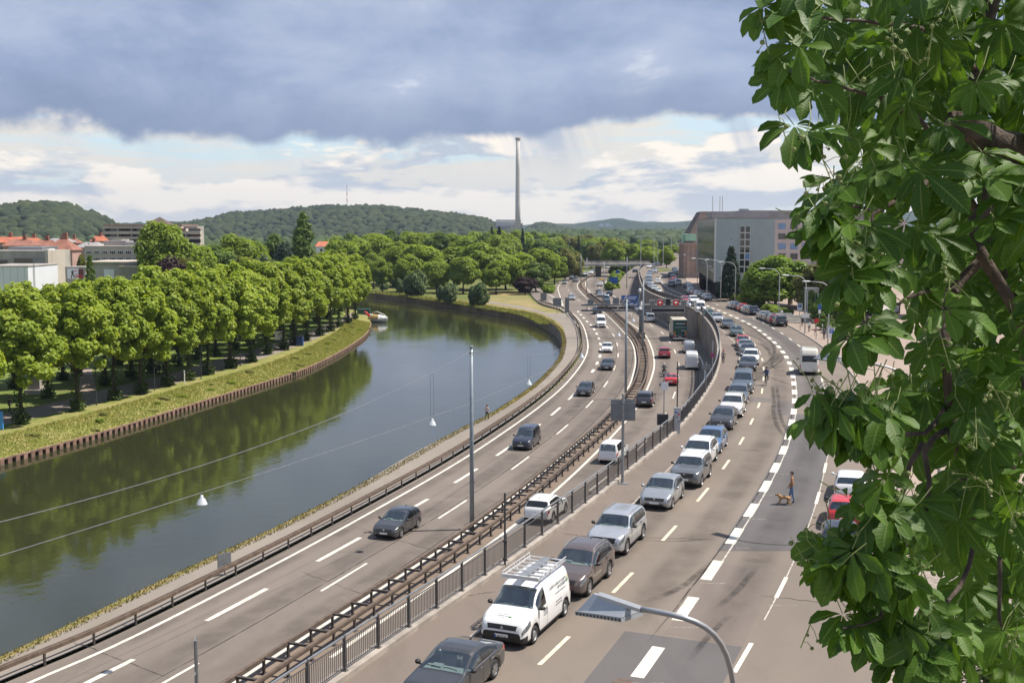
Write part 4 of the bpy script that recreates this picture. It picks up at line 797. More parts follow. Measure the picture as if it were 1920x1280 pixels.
# ---- motorway, towards the camera
MWA = [((719, 1012), 'compact', 'dkgrey', 'dark grey compact car driving alone beside the river railing', 2), ((976, 845), 'mpv', 'navy', 'dark navy tall people carrier on the river side carriageway', 2), ((1093, 744), 'compact', 'black', 'black compact car on the river side carriageway', 2), ((1137, 695), 'sedan', 'black', 'black saloon driving behind the black compact on the motorway', 1), ((1138, 662), 'compact', 'white', 'white compact car below the gantry shadow', 1), ((1128, 615), 'bigvan', 'white', 'white high roofed delivery van coming out below the gantry', 1),
       ((1121, 590), 'suv', 'navy', 'dark car partly hidden behind the gantry beams', 0), ((1073, 563), 'wagon', 'silver', 'silver estate coming towards the gantry in the far lanes', 0), ((1058, 533), 'compact', 'ltgrey', 'light grey compact car in the far motorway curve', 0), ((1078, 529), 'suv', 'grey', 'grey tall car in the far motorway curve', 0), ((1078, 520), 'bigvan', 'white', 'white van in the far motorway curve', 0), ((1071, 523), 'hatch', 'grey', 'grey hatchback beside the far white van', 0),
       ((1088, 518), 'wagon', 'silver', 'silver estate just before the road bridge', 0), ((1097, 517), 'compact', 'white', 'white compact car just before the road bridge', 0), ((1107, 514), 'wagon', 'white', 'white estate just before the road bridge', 0), ((1111, 511), 'hatch', 'black', 'black hatchback just before the road bridge', 0)]
for px, k, col, lab, lod in MWA:
    p = P(*px, ZM); car(k, col, p, hd(L2 if p.y < 400 else MED, p, False), lab, 'van' if k == 'bigvan' else 'car', None, lod, scale=.95 if k == 'bigvan' else 1)
for px, k, col, lab, lod in [((1004, 984), 'suv', 'white', 'white sport utility car driving away, half behind the street railing', 2), ((1139, 871), 'mpv', 'white', 'white people carrier driving away beside the rusty median barrier', 2), ((1207, 765), 'suv', 'dkgrey', 'dark grey car driving away along the median barrier', 1), ((1257, 724), 'sedan', 'red', 'bright red saloon driving away behind the motorcycle', 1), ((1246, 673), 'suv', 'dkred', 'dark red tall car driving away below the gantry', 1), ((1297, 694), 'bigvan', 'white', 'white high roofed van driving away near the retaining wall', 1), ((1293, 663), 'van', 'silver', 'silver van ahead of the white high roofed van near the wall', 1), ((1220, 605), 'bus', 'silver', 'silver minibus driving away under the gantry sign', 1),
                             ((1137, 567), 'bus', 'ltblue', 'pale blue minibus behind the gantry signs', 0), ((1126, 557), 'wagon', 'silver', 'silver estate driving away beyond the gantry', 0), ((1123, 552), 'hatch', 'black', 'black hatchback beside the silver estate beyond the gantry', 0), ((1143, 555), 'hatch', 'navy', 'dark hatchback nearing the exit wedge', 0), ((1125.5, 537), 'suv', 'white', 'white tall car in the far curve under the masts', 0), ((1127, 528), 'hatch', 'yellow', 'yellow hatchback in the far curve under the masts', 0), ((1191, 512), 'compact', 'black', 'black compact car on the exit ramp', 0), ((1139, 504), 'compact', 'white', 'white compact car under the road bridge', 0)]:
    z = ZM if 'ramp' not in lab else -.6
    p = P(*px, z); car(k, col, p, hd(L3, p, True), lab, 'van' if k in ('van', 'bigvan', 'bus') else 'car', None, lod, rear=True, scale=.95 if k == 'bigvan' else 1)

# ---- the white van's rack, lettering, badge
def text(body, size, mat, parent, loc, rot, name='lettering', ext=.002):
    cu = bpy.data.curves.new(name, 'FONT'); cu.body = body; cu.size = size; cu.extrude = ext; cu.align_x = 'CENTER'; cu.align_y = 'CENTER'
    o = bpy.data.objects.new(name, cu); dg = bpy.context.evaluated_depsgraph_get(); COL.objects.link(o); bpy.context.view_layer.update()
    me = bpy.data.meshes.new_from_object(o.evaluated_get(bpy.context.evaluated_depsgraph_get())); COL.objects.unlink(o); bpy.data.objects.remove(o); me.materials.clear(); me.materials.append(mat)
    q = link(name, me, parent); q.location = loc; q.rotation_euler = rot; return q
M_INK = pbr('ink', (.03, .03, .03), .6, 0); M_INKG = pbr('ink_grey', (.22, .24, .25), .6, 0); M_INKW = pbr('ink_white', (.8, .8, .8), .6, 0); M_GRN = pbr('print_green', (.10, .28, .07), .6, 0); M_YEL = pbr('print_yellow', (.62, .50, .10), .6, 0); M_EU = pbr('eu_blue', (.02, .10, .42), .5, 0)
L = 4.95
rk = thing('roof_rack', 'aluminium ladder rack on top of the white panel van', 'roof rack', (0, 0, 0)); rk.location = VAN.location; rk.rotation_euler = VAN.rotation_euler
rx0, rx1, ry, rzz = -2.15, .72, .74, 2.08; M_ALU = pbr('aluminium', (.66, .66, .65), .35, .06, 4, metal=.5)
for sd in (-1, 1):
    MB().b2((rx0, sd * ry - .025, rzz), (rx1, sd * ry + .025, rzz + .05)).build('side_rail', M_ALU, rk); MB().tube([(rx0, sd * (ry + .03), rzz + .16), (rx1 - .1, sd * (ry + .03), rzz + .16)], .02, 6).build('upper_rail', M_ALU, rk)
    for x in np.linspace(rx0 + .1, rx1 - .15, 6): MB().box((x, sd * (ry + .015), rzz + .085), (.04, .03, .17)).build('upright', M_ALU, rk)
    for x in (-1.9, -.6, .45): MB().box((x, sd * (ry - .06), rzz - .06), (.09, .05, .15)).build('foot', M_ALU, rk)
for x in np.linspace(rx0 + .05, rx1 - .1, 7): MB().box((x, 0, rzz + .02), (.07, 2 * ry - .04, .035)).build('cross_bar', M_ALU, rk)
MB().b2((rx0, -.17, rzz + .04), (rx1 - .1, .17, rzz + .06)).build('walk_plate', M_STEEL, rk)
MB().b2((rx1 - .02, -ry - .02, rzz - .03), (rx1 + .02, ry + .02, rzz + .12)).build('front_board', M_WHITE, rk)
bm_ = MB()
for k in range(46): bm_.box((rx1 + .022, -ry + .12 + k * .030, rzz + .045), (.004, .012 if k % 3 else .004, .05 if k % 4 else .035))
bm_.build('board_print', M_INKG, rk)
# plate reads SB TP 66
zpl = [o for o in VAN.children if o.name.startswith('number_plate')]
text('SB:TP 66', .098, M_INK, VAN, (L / 2 + .024, .02, .452), (PI / 2, 0, PI / 2)); MB().box((L / 2 + .0245, -.235, .452), (.003, .05, .112)).build('plate_band', M_EU, VAN)
# badge: a small rearing animal built of strokes
bd = MB()
for a, b, r_ in (((0, .02), (-.02, .075), .012), ((-.02, .075), (.015, .10), .012), ((.015, .10), (.035, .085), .010), ((-.005, .06), (.045, .055), .008), ((.0, .03), (.035, .0), .010), ((-.005, .03), (-.04, -.01), .010), ((.035, .0), (.045, -.02), .008), ((-.04, -.01), (-.045, -.03), .008), ((-.012, .045), (-.05, .05), .006)):
    bd.tube([(L / 2 - .02, a[0] * 1.2, .73 + a[1]), (L / 2 - .02, b[0] * 1.2, .73 + b[1])], r_, 6)
bd.build('badge', M_CHROME, VAN)
# side and bonnet print: rows of small unreadable words, a plant motif
def words(x0, x1, z, h, y, seed, mat, nm='print'):
    rr_ = random.Random(seed); b = MB(); x = x0
    while x < x1:
        w = rr_.uniform(.12, .3) * h; b.box((x + w / 2, y, z), (w, .004, h * rr_.uniform(.6, 1))); x += w + h * (.18 if rr_.random() < .8 else .6)
    b.build(nm, mat, VAN)
ys = -(1.92 / 2 * .985) - .006
ys = 1.92 / 2 + .004
for sd in (1, -1):
    y = sd * (1.92 / 2 * .90 + .01)
    words(-1.75, -.1, 1.56, .12, sd * .885, 3, M_INKG); words(-1.75, -.9, 1.40, .17, sd * .905, 4, M_INKG); words(-1.7, -.6, 1.22, .05, sd * .928, 5, M_INKG)
    words(-1.2, -.55, .92, .07, sd * .965, 6, M_INKG); words(-1.2, -.55, .80, .07, sd * .965, 7, M_INKG); words(.30, .75, .95, .05, sd * .965, 8, M_INKG); words(.30, .7, .87, .05, sd * .965, 9, M_INKG); words(.30, .7, .79, .05, sd * .965, 12, M_INKG)
    gm_ = MB(); gm_.lathe([(.07, -.003), (.07, .003), (.001, .003)], (-1.92, sd * .90, 1.42), 10, 'y'); gm_.build('green_motif', M_GRN, VAN); gm_ = MB(); gm_.lathe([(.05, -.003), (.05, .003), (.001, .003)], (-1.95, sd * .89, 1.55), 10, 'y'); gm_.build('yellow_motif', M_YEL, VAN)
hp = MB(); hq = MB(); tv = curve(SPEC['van']['top'], L, 5)
for k, (s, y0, y1, h) in enumerate(((.46, -.42, .05, .045), (.54, -.38, .0, .03), (.38, -.30, -.1, .02))): hp.box((L / 2 - s, (y0 + y1) / 2 + .05, tv(s) + .005), (h, y1 - y0, .003))
hp.build('bonnet_print', pbr('faint_ink', (.50, .52, .50), .5, .2, 20), VAN); hq.box((L / 2 - .44, .17, tv(.44) + .007), (.10, .12, .003)); hq.build('bonnet_motif', M_GRN, VAN)
MB().tube([(L / 2 - 2.25, 0, 1.90), (L / 2 - 2.42, 0, 2.13)], .008, 5).build('aerial', M_BLACK, VAN)
# ---- box truck
tr = thing('box_truck', 'tall box truck with green rear doors and cream sides in the sunken carriageway', 'truck', P(1275, 640, ZM), 0)
tr.rotation_euler = (0, 0, hd(L3, P(1275, 640, ZM), True))
M_TGRN = pbr('truck_green', (.012, .085, .062), .4, .1, 2, coat=.4); M_TCRM = pbr('truck_cream', (.50, .46, .37), .6, .08, 2, dirt=.15); M_TGREY = pbr('truck_frame', (.22, .22, .21), .5, .1)
MB().b2((.12, -1.24, 1.05), (7.2, 1.24, 3.72)).build('cargo_box', M_TCRM, tr)
fr = MB(); fr.b2((.05, -1.27, 1.0), (.16, -1.16, 3.76)); fr.b2((.05, 1.16, 1.0), (.16, 1.27, 3.76)); fr.b2((.04, -1.16, 3.62), (.16, 1.16, 3.77)); fr.b2((.04, -1.16, .98), (.16, 1.16, 1.10)); fr.build('rear_frame', M_TGREY, tr)
for sd in (-1, 1): MB().b2((.07, min(sd * .01, sd * 1.15), 1.11), (.125, max(sd * .01, sd * 1.15), 3.61)).build('rear_door', M_TGRN, tr)
pr = MB(); pr.b2((.055, -1.0, 3.02), (.066, .75, 3.14)); pr.b2((.055, -1.02, 2.42), (.066, .9, 2.47)); pr.b2((.055, -1.0, 1.86), (.066, -.2, 1.95)); pr.build('door_print', M_INKW, tr); MB().b2((.05, -1.08, 3.0), (.066, -.8, 3.24)).build('door_emblem', M_SIGNR, tr)
for y in (-.28, .28): MB().cyl((.04, y, 1.15), (.04, y, 3.5), .02, 6).build('door_bar', M_STEEL, tr)
MB().b2((7.35, -1.2, .75), (9.1, 1.2, 3.1)).build('cab', paint('green'), tr); MB().b2((7.5, -1.215, 1.9), (8.7, 1.215, 2.75)).build('cab_window', M_TINT, tr); MB().b2((9.05, -1.1, 1.8), (9.12, 1.1, 2.8)).build('windscreen', M_TINT, tr)
MB().b2((.3, -.45, .7), (8.9, .45, 1.0)).build('chassis', M_DARK, tr); MB().b2((.0, -1.2, .42), (.12, 1.2, .62)).build('bumper_bar', M_WHITE, tr)
for sd in (-1, 1):
    MB().b2((-.02, sd * 1.0 - .17, .74), (.1, sd * 1.0 + .17, .92)).build('tail_light', M_TAIL, tr); MB().b2((.035, sd * .95 - .11, 1.15), (.06, sd * .95 + .11, 1.75)).build('orange_panel', pbr('orange', (.75, .25, .02), .5, 0), tr); MB().box((8.9, sd * 1.42, 2.45), (.1, .2, .5)).build('mirror', M_BLACK, tr)
    MB().b2((2.6, sd * 1.15 - .05, .55), (6.6, sd * 1.15 + .05, .95)).build('side_guard', M_TGREY, tr)
MB().box((.02, .0, .78), (.03, .52, .12)).build('number_plate', M_PLATE, tr)
tm, rm = wheel_mesh(.48, True)
for x in (1.7, 7.9):
    for sd in (-1, 1): o = link('wheel', tm, tr); o.matrix_local = Matrix.Translation((x, sd * 1.02, .48)) @ Matrix.Rotation(0 if sd > 0 else PI, 4, 'Z') @ Matrix.Diagonal((1, 2.2, 1, 1)); link('rim', rm, o)
# ================================================================== barriers, railings, masts, signs
def guard(name, label, line, y0, y1, kind):
    pts = [p for p in setz(line, ZM) if y0 < p.y < y1]; O = pts[0].copy(); root = thing(name, label, 'crash barrier', O)
    def beam(o, z0, z1, w, nm, mat=M_RUST):
        b = MB(); c = off(pts, o); a, d = off(c, -w / 2), off(c, w / 2)
        lo = lambda l: [p + Vector((0, 0, z0)) - O for p in l]; hi = lambda l: [p + Vector((0, 0, z1)) - O for p in l]
        b.ribbon(hi(a), hi(d)); b.ribbon(lo(a), hi(a)); b.ribbon(lo(d), hi(d)); b.ribbon(lo(a), lo(d)); b.build(nm, mat, root)
    if kind == 'median':
        for o in (-.62, .62): beam(o, .62, .80, .16, 'beam'); beam(o * .98, .66, .70, .22, 'beam_lip', M_RUSTD)
        st = 2.05; br_ = MB().box((0, 0, .72), (.16, 1.12, .10)).mesh('bracket'); br_.materials.append(M_RUSTD)
        po = MB(); po.box((0, 0, .36), (.12, .10, .72)); po.box((0, 0, .01), (.34, .26, .02)); pm_ = po.mesh('post'); pm_.materials.append(M_RUSTD)
    else:
        beam(0, .60, .78, .12, 'beam'); beam(.0, .40, .44, .10, 'lower_beam', M_RUSTD) if False else None; beam(-.42, .55, .66, .10, 'back_beam', M_RUST)
        st = 2.9; br_ = None; po = MB(); po.box((0, 0, .33), (.10, .08, .66)); po.box((0, .21, .6), (.06, .4, .05)); pm_ = po.mesh('post'); pm_.materials.append(M_RUSTD)
    ev = even(pts, st)
    for i, (p, h) in enumerate(ev[:220]):
        if br_:
            jit = random.uniform(-.25, .25)
            o = link('bracket', br_, root); o.location = p - O + Vector((math.cos(h), math.sin(h), 0)) * jit; o.rotation_euler = (0, 0, h)
            for sd in (-.62, .62): o = link('post', pm_, root); o.location = p - O + Vector((-math.sin(h), math.cos(h), 0)) * sd; o.rotation_euler = (0, 0, h)
        else: o = link('post', pm_, root); o.location = p - O; o.rotation_euler = (0, 0, h)
    return root
guard('median_barrier', 'rusty brown double beam crash barrier between the motorway carriageways', MED, 40, 330, 'median')
guard('median_barrier', 'far end of the double crash barrier curving towards the road bridge', MED, 332, 500, 'side')
guard('river_guardrail', 'brown crash barrier between the motorway and the riverside towpath', GL, 40, 300, 'side')

# street railing with balusters
O = FEN[0].copy(); O.z = .32; fp = [p for p in FEN]; root = thing('street_railing', 'dark steel railing with thin balusters on top of the retaining wall', 'railing', O)
def bar(z0, z1, w, nm):
    b = MB(); a, d = off(fp, -w / 2), off(fp, w / 2); f = lambda l, z: [Vector((p.x, p.y, z)) - Vector((O.x, O.y, 0)) for p in l]
    b.ribbon(f(a, z1), f(d, z1)); b.ribbon(f(a, z0), f(a, z1)); b.ribbon(f(d, z0), f(d, z1)); b.ribbon(f(a, z0), f(d, z0)); o = b.build(nm, M_FENCE if nm != 'top_rail' else M_STEEL, root)
bar(1.17, 1.22, .07, 'top_rail'); bar(.98, 1.01, .04, 'upper_rail'); bar(.10, .13, .04, 'bottom_rail')
po = MB(); po.box((0, 0, .61), (.06, .10, 1.22)); po.box((0, 0, .01), (.2, .2, .025)); pm_ = po.mesh('post'); pm_.materials.append(M_FENCE)
for o in root.children: o.location.z = 0
for p, h in even(fp, 2.3): o = link('post', pm_, root); o.location = Vector((p.x, p.y, 0)) - Vector((O.x, O.y, 0)); o.rotation_euler = (0, 0, h)
bl = MB().b2((-.009, -.009, .12), (.009, .009, .99)); blm = bl.mesh('baluster'); blm.materials.append(M_FENCE); ev = [e for e in even(fp, .128)]
near = [e for e in ev if 38 < e[0].y][:300]; nn = near[-1][0].y
for p, h in near: o = link('baluster', blm, root); o.location = Vector((p.x - O.x, p.y - O.y, 0)); o.rotation_euler = (0, 0, h)
rest = MB()
for p, h in ev:
    if p.y > nn or p.y <= 38: rest.box((p.x - O.x, p.y - O.y, .555), (.018, .018, .87), h)
stuff(rest.build('baluster_row', M_FENCE, root))

# masts with hanging lamps along the median
def mast(px, h, label, z=ZM, r=.16):
    p = P(*px, z); m = thing('lighting_mast', label, 'mast', p, 0, 'masts along the median'); b = MB(); b.tube([(0, 0, 0), (0, 0, h * .5), (0, 0, h)], [r, r * .85, r * .62], 12); b.build('shaft', M_POLE, m, True)
    MB().lathe([(r * .8, h), (r * .8, h + .12), (.001, h + .16)], n=10).build('cap', M_STEEL, m); MB().lathe([(r * 1.0, h - .35), (r * .95, h - .3)], n=10).build('collar', M_DARK, m); MB().box((0, 0, .03), (.5, .5, .06)).build('base_plate', M_RUSTD, m)
    return p
MP = [mast((885, 992), 12.0, 'tall grey mast rising from the median beside the white car'), mast((1173, 748), 11.6, 'grey mast on the median passing in front of the gantry beams'), mast((1205, 657), 11.4, 'grey mast on the median just before the gantry'), mast((1132, 572), 11, 'grey mast on the far median beyond the gantry', r=.13), mast((1100, 550), 10.5, 'slim grey mast in the far median curve', r=.13), mast((1089, 536), 10.5, 'slim grey mast farthest along the median curve', r=.13), mast((1175, 545), 10.5, 'slim grey mast at the wedge of the exit ramp', r=.13)]
P0 = Vector((-29.4, 16.5, ZM))
def wire(a, b, sag, r, label):
    o_ = a.copy(); pts = []
    for i in range(25): s = i / 24; q = a.lerp(b, s); q.z -= sag * 4 * s * (1 - s); pts.append(q - o_)
    w = MB().tube(pts, r, 5).build('overhead_wire', M_STEEL); w.location = o_; tag(w, label, 'wire'); return [q + o_ for q in pts]
WL = []
names = [('left of the frame', 'tall mast'), ('tall mast', 'mast before the gantry beams'), ('mast before the gantry beams', 'mast beside the gantry')]
def lampat(q, zt, label):
    l = thing('hanging_lamp', label, 'lamp', (q.x, q.y, q.z - .55), 0, 'lamps hung over the median')
    MB().lathe([(.235, 0), (.25, .03), (.235, .05), (.15, .26), (.08, .32), (.06, .44), (.001, .46)], n=16).build('shade', pbr('lamp_shade', (.48, .51, .54), .35, .05), l, True); MB().lathe([(.22, .03), (.001, .03)], n=16).build('diffuser', M_WHITE, l); MB().cyl((0, 0, .44), (0, 0, .56), .03, 6).build('stem', M_STEEL, l)
    for d in (-.10, .10): MB().tube([(d, 0, .54), (d, 0, zt - q.z + .55)], .008, 4).build('dropper', M_DARK, l)
for (a, b), nm in zip(((P0, MP[0]), (MP[0], MP[1]), (MP[1], MP[2])), ('from the tall mast away from the bend', 'between the tall mast and the next mast', 'between the two masts at the gantry')):
    u = Vector((0, 0, 1)); lo = wire(a + u * 8.4, b + u * 8.4, .35, .014, 'thin lower lighting wire strung ' + nm); hi = wire(a + u * 11.8, b + u * 11.8, 2.6, .014, 'sagging upper catenary wire strung ' + nm)
    for k in {'t': (14, 22), 'n': (6, 14, 22), 'g': (8, 18)}[{'bend': 't', 'mast': 'n', 'ntry': 'g'}[nm[-4:]]]: lampat(lo[k], hi[k].z, 'pale conical lamp hung from the wire ' + nm)

# sign gantry on the median
G = P(1201, 634, ZM); g = thing('sign_gantry', 'grey T shaped motorway gantry with speed displays over both carriageways', 'gantry', G)
M_GAN = pbr('gantry_grey', (.17, .185, .195), .5, .1, 2, metal=.2)
MB().box((0, 0, .55), (1.5, 1.3, 1.1)).build('plinth', M_CONCD, g); MB().tube([(0, 0, 1.1), (0, 0, 6.6)], .30, 12).build('post', M_GAN, g, True); MB().lathe([(.42, 1.1), (.42, 1.2), (.3, 1.25)], n=12).build('flange', M_GAN, g)
MB().lathe([(.0, 4.6), (.45, 4.7), (.5, 5.0), (.45, 5.3), (.3, 5.4)], n=12).build('joint', M_GAN, g, True)
for z, r_ in ((4.95, .17), (5.95, .15)): MB().tube([(-10.6, 0, z), (0, 0, z), (7.6, 0, z)], r_, 10).build('beam', M_GAN, g, True)
for x in (-9.6, -6.4, -3.2, 2.2, 5.0): MB().cyl((x, 0, 4.95), (x, 0, 5.95), .06, 6).build('strut', M_GAN, g)
M_LED = pbr('display_dark', (.012, .013, .016), .35, 0); M_FRM = pbr('display_frame', (.42, .43, .43), .5, .05); M_RING = pbr('display_ring', (1, .03, .03), .5, 0, emit=.45); M_DIG = pbr('display_digit', (1, .92, .78), .5, 0, emit=.5)
for x, w, h in ((-8.9, 1.0, .85), (-5.9, .95, .8), (-4.4, 1.0, 1.15), (-3.1, 1.0, .8)):
    b = MB(); b.b2((x - w / 2, .22, 6.05), (x + w / 2, .62, 6.05 + h)); b.build('display_back', M_SIGNG, g); b = MB().b2((x - w / 2 - .03, .60, 6.02), (x + w / 2 + .03, .66, 6.08 + h)); b.build('display_rim', M_DARK, g)
for x0, x1 in ((-7.8, -5.9), (-5.8, -4.1), (-4.0, -2.4), (-2.3, -1.0)): MB().b2((x0, .25, 5.2), (x1, .5, 5.62)).build('cable_box', M_DARK, g)
for i, (x, w, h, lit) in enumerate(((1.95, 1.05, 1.0, 'g'), (3.35, 1.15, 1.1, 'r'), (4.75, 1.05, 1.3, ''), (6.15, 1.15, 1.1, 'r'), (7.5, 1.0, 1.0, 'g'))):
    z0 = 5.85 if h < 1.2 else 5.85
    MB().b2((x - w / 2, -.62, z0), (x + w / 2, -.22, z0 + h)).build('display_case', M_FRM, g)
    MB().b2((x - w / 2 + .07, -.635, z0 + .07), (x + w / 2 - .07, -.615, z0 + h - .07)).build('display_panel', pbr('display_blank', (.20, .21, .19), .5, .05) if lit == 'g' else M_LED, g)
    if lit == 'r':
        MB().lathe([(.43, -.645), (.43, -.64), (.37, -.64), (.37, -.645)], (x, 0, z0 + h / 2), 24, 'y').build('red_ring', M_RING, g); text('80', .42, M_DIG, g, (x, -.645, z0 + h / 2), (PI / 2, 0, 0), 'speed_digits')
MB().b2((1.75, -.6, 4.62), (7.75, -.25, 5.45)).build('text_display', M_FRM, g); MB().b2((1.87, -.62, 4.75), (7.63, -.58, 5.32)).build('text_display_panel', M_LED, g)
# camera globe on a pole beside the gantry
gl = thing('camera_pole', 'pole with a white camera dome beside the gantry post', 'camera', P(1202, 626, ZM) + Vector((0, 3, 0))); MB().tube([(0, 0, 0), (0, 0, 7.6)], .09, 8).build('pole', M_GAN, gl); MB().lathe([(.001, 8.3), (.22, 8.2), (.27, 7.95), (.27, 7.6), (.1, 7.5)], n=12).build('dome', M_WHITE, gl, True)

def post_sign(name, label, p, h, boxes, cat='sign', rz=0, r=.05, group=None, mat=None):
    s = thing(name, label, cat, p, rz, group); MB().tube([(0, 0, 0), (0, 0, h)], r, 8).build('post', mat or M_STEEL, s)
    for nm, lo, hi, m_ in boxes: MB().b2(lo, hi).build(nm, m_, s)
    return s
# blue direction signs on the exit wedge
S1 = P(1181, 597, ZM); s = post_sign('direction_sign', 'two blue direction boards one above the other beyond the gantry', S1, 5.6, [('board', (-1.9, -.12, 3.9), (1.7, -.06, 5.0), M_SIGNB), ('board', (-1.1, -.12, 2.1), (2.3, -.06, 3.6), M_SIGNB), ('panel', (.9, -.13, 1.75), (2.3, -.07, 2.5), M_SIGNW)])
b = MB()
for z0, x0, x1 in ((4.55, -.4, 1.4), (4.2, -1.0, 1.2), (3.15, -.1, .6), (2.8, -.6, .9)): b.b2((x0, -.14, z0), (x1, -.13, z0 + .18))
b.add([(-1.5, -.14, 4.4), (-1.2, -.14, 4.4), (-.9, -.14, 4.75), (-.7, -.14, 4.6), (-.65, -.14, 4.9), (-1.0, -.14, 4.9), (-.95, -.14, 4.8)], [(0, 1, 2, 6), (2, 3, 4, 5)]); b.add([(1.6, -.14, 2.9), (1.9, -.14, 3.2), (1.75, -.14, 3.35), (2.1, -.14, 3.4), (2.1, -.14, 3.05), (2.0, -.14, 3.12), (1.7, -.14, 2.82)], [(0, 1, 5, 6), (1, 2, 3, 4)]); b.build('lettering', M_INKW, s)
post_sign('direction_sign', 'small blue board in the green wedge of the exit', P(1150, 545, ZM), 4.2, [('board', (-1.4, -.1, 2.2), (1.4, -.04, 4.2), M_SIGNB)]); post_sign('direction_sign', 'tiny blue board high on the hedge wedge', P(1158, 521, -2), 2.6, [('board', (-.7, -.1, 1.6), (.7, -.04, 2.6), M_SIGNB)])
# grey sign backs on the left of the motorway
for px, w, h0, h1, lab in (((1019, 576), 1.5, 1.6, 3.5, 'grey sign back beside the far slip road'), ((1044.5, 590), 1.9, 2.0, 3.8, 'light grey square sign back at the river side barrier'), ((1063, 598), .9, 1.4, 4.6, 'tall narrow grey sign back at the river side barrier')):
    post_sign('road_sign', lab, P(*px, ZM), h1, [('panel', (-w / 2, -.12, h0), (w / 2, -.06, h1), M_SIGNG)])
sg = post_sign('road_sign', 'large grey four panel sign back on a pole at the street railing', P(1167, 906, .12), 5.35, [('panel', (-.72, -.02, 3.75), (-.02, .06, 5.0), M_SIGNG), ('panel', (.02, -.02, 3.75), (.72, .06, 5.0), M_SIGNG)], r=.085); b = MB(); b.b2((-.72, -.08, 4.75), (.72, -.03, 4.82)); b.b2((-.72, -.08, 3.95), (.72, -.03, 4.02)); b.b2((-.72, -.05, 4.36), (.72, -.02, 4.40)); b.build('stiffener', M_SIGNG, sg); MB().box((0, 0, .02), (.6, .5, .04)).build('base_plate', M_STEEL, sg)
pp = post_sign('bare_post', 'slim bare grey post clamped to the street railing', P(951, 1062, .25) + Vector((-.1, .1, 0)), 3.3, [('clamp', (-.09, -.09, .3), (.09, .09, .38), M_DARK), ('clamp', (-.09, -.09, 1.1), (.09, .09, 1.18), M_DARK)], cat='post', r=.045, mat=M_DARK)
# sign edge-on at the lower left, on the median
post_sign('road_sign', 'narrow sign turned edge-on rising from the median barrier near the railing end', P(372, 1345, ZM), 3.25, [('panel', (-.10, .04, 1.9), (-.06, .62, 3.2), M_SIGNG), ('panel', (-.10, -.1, 1.2), (-.06, .3, 1.8), M_SIGNG)], r=.05, rz=.2)
post_sign('road_sign', 'low grey marker board behind the river side crash barrier', P(437, 1083, ZM) + Vector((-.6, .5, 0)), 1.35, [('panel', (-.42, -.03, .45), (.42, .03, 1.3), M_SIGNG)], rz=.75, r=.04)
# cabinet and solar camera by the railing
cb = thing('control_cabinet', 'slim grey control pillar covered in stickers beside the street railing', 'cabinet', P(1269, 812, .12)); MB().b2((-.22, -.2, 0), (.22, .2, 1.85)).build('body', M_POLEL, cb); MB().b2((-.24, -.22, 1.85), (.24, .22, 1.9)).build('lid', M_STEEL, cb)
for i, (x, z, c) in enumerate(((-.1, 1.6, M_SIGNB), (.08, 1.45, M_SIGNR), (-.05, 1.25, M_INKG), (.1, .9, M_INKG))): MB().box((x, -.203, z), (.16, .004, .12)).build('sticker', c, cb)
sc = post_sign('traffic_counter', 'thin post with a solar panel and small sign behind the railing', P(1264, 808, .12) + Vector((-.7, .6, 0)), 4.2, [('sign', (-.25, -.06, 3.0), (.3, -.02, 3.6), M_SIGNW), ('box', (-.5, -.3, .4), (.3, .1, 1.2), M_DARK)], cat='device', r=.04); MB().box((-.05, 0, 4.25), (.75, .5, .05)).build('solar_panel', M_DARK, sc)
post_sign('bare_post', 'slim dark post beside the solar panel device', P(1271, 802, .12) + Vector((0, .5, 0)), 5.0, [('clamp', (-.08, -.08, 1), (.08, .08, 1.1), M_DARK)], cat='post', mat=M_DARK)
# round no stopping sign with plate, on the wall pavement
ns = post_sign('traffic_sign', 'round red and blue traffic sign on a post beside the curved wall', P(1335, 715, .15), 4.0, [('upper_panel', (-.07, -.03, 3.2), (.07, 0, 4.0), M_POLEL)]); MB().lathe([(.22, -.06), (.22, -.04), (.001, -.06)], (0, 0, 2.6), 18, 'y').build('disc', M_SIGNR, ns); MB().lathe([(.16, -.065), (.001, -.066)], (0, 0, 2.6), 18, 'y').build('disc_field', pbr('sign_mauve', (.25, .05, .22), .5, 0), ns)
post_sign('traffic_sign', 'grey post with a flat grey sign beside the wall, short of the walking woman', P(1323, 738, .15), 2.9, [('plate', (-.4, -.03, 2.2), (.4, .0, 2.7), M_SIGNG)])
# street lamps on the pavement opposite the wall
def street_lamp(p, h, arm, label, rz=0, head=None):
    l = thing('street_lamp', label, 'street lamp', p, rz, 'curved street lamps along the pavement opposite the wall'); pts = [(0, 0, 0), (0, 0, h * .5), (0, 0, h - 1.3)]
    for k in range(1, 8): a = k / 7 * PI / 2 * .88; pts.append((-(1 - math.cos(a)) * 1.3 - 0, 0, h - 1.3 + math.sin(a) * 1.25))
    pts.append((-arm, 0, h + .06)); MB().tube(pts, [.09, .08, .07] + [.055] * 7 + [.04], 8).build('pole', M_POLEL, l, True)
    hd_ = MB(); hd_.lathe([(.001, -.52), (.09, -.46), (.16, -.25), (.17, .1), (.13, .42), (.05, .55), (.001, .56)], (0, 0, 0), 12, 'x'); o = hd_.build('lamp_head', pbr('lamp_head', (.58, .60, .61), .4, .06), l, True); o.location = (-arm - .35, 0, h + .06); o.scale = (1, 1.1, .55); MB().box((-arm - .4, 0, h - .02), (.6, .24, .03)).build('lens', M_WHITE, l)
    return l
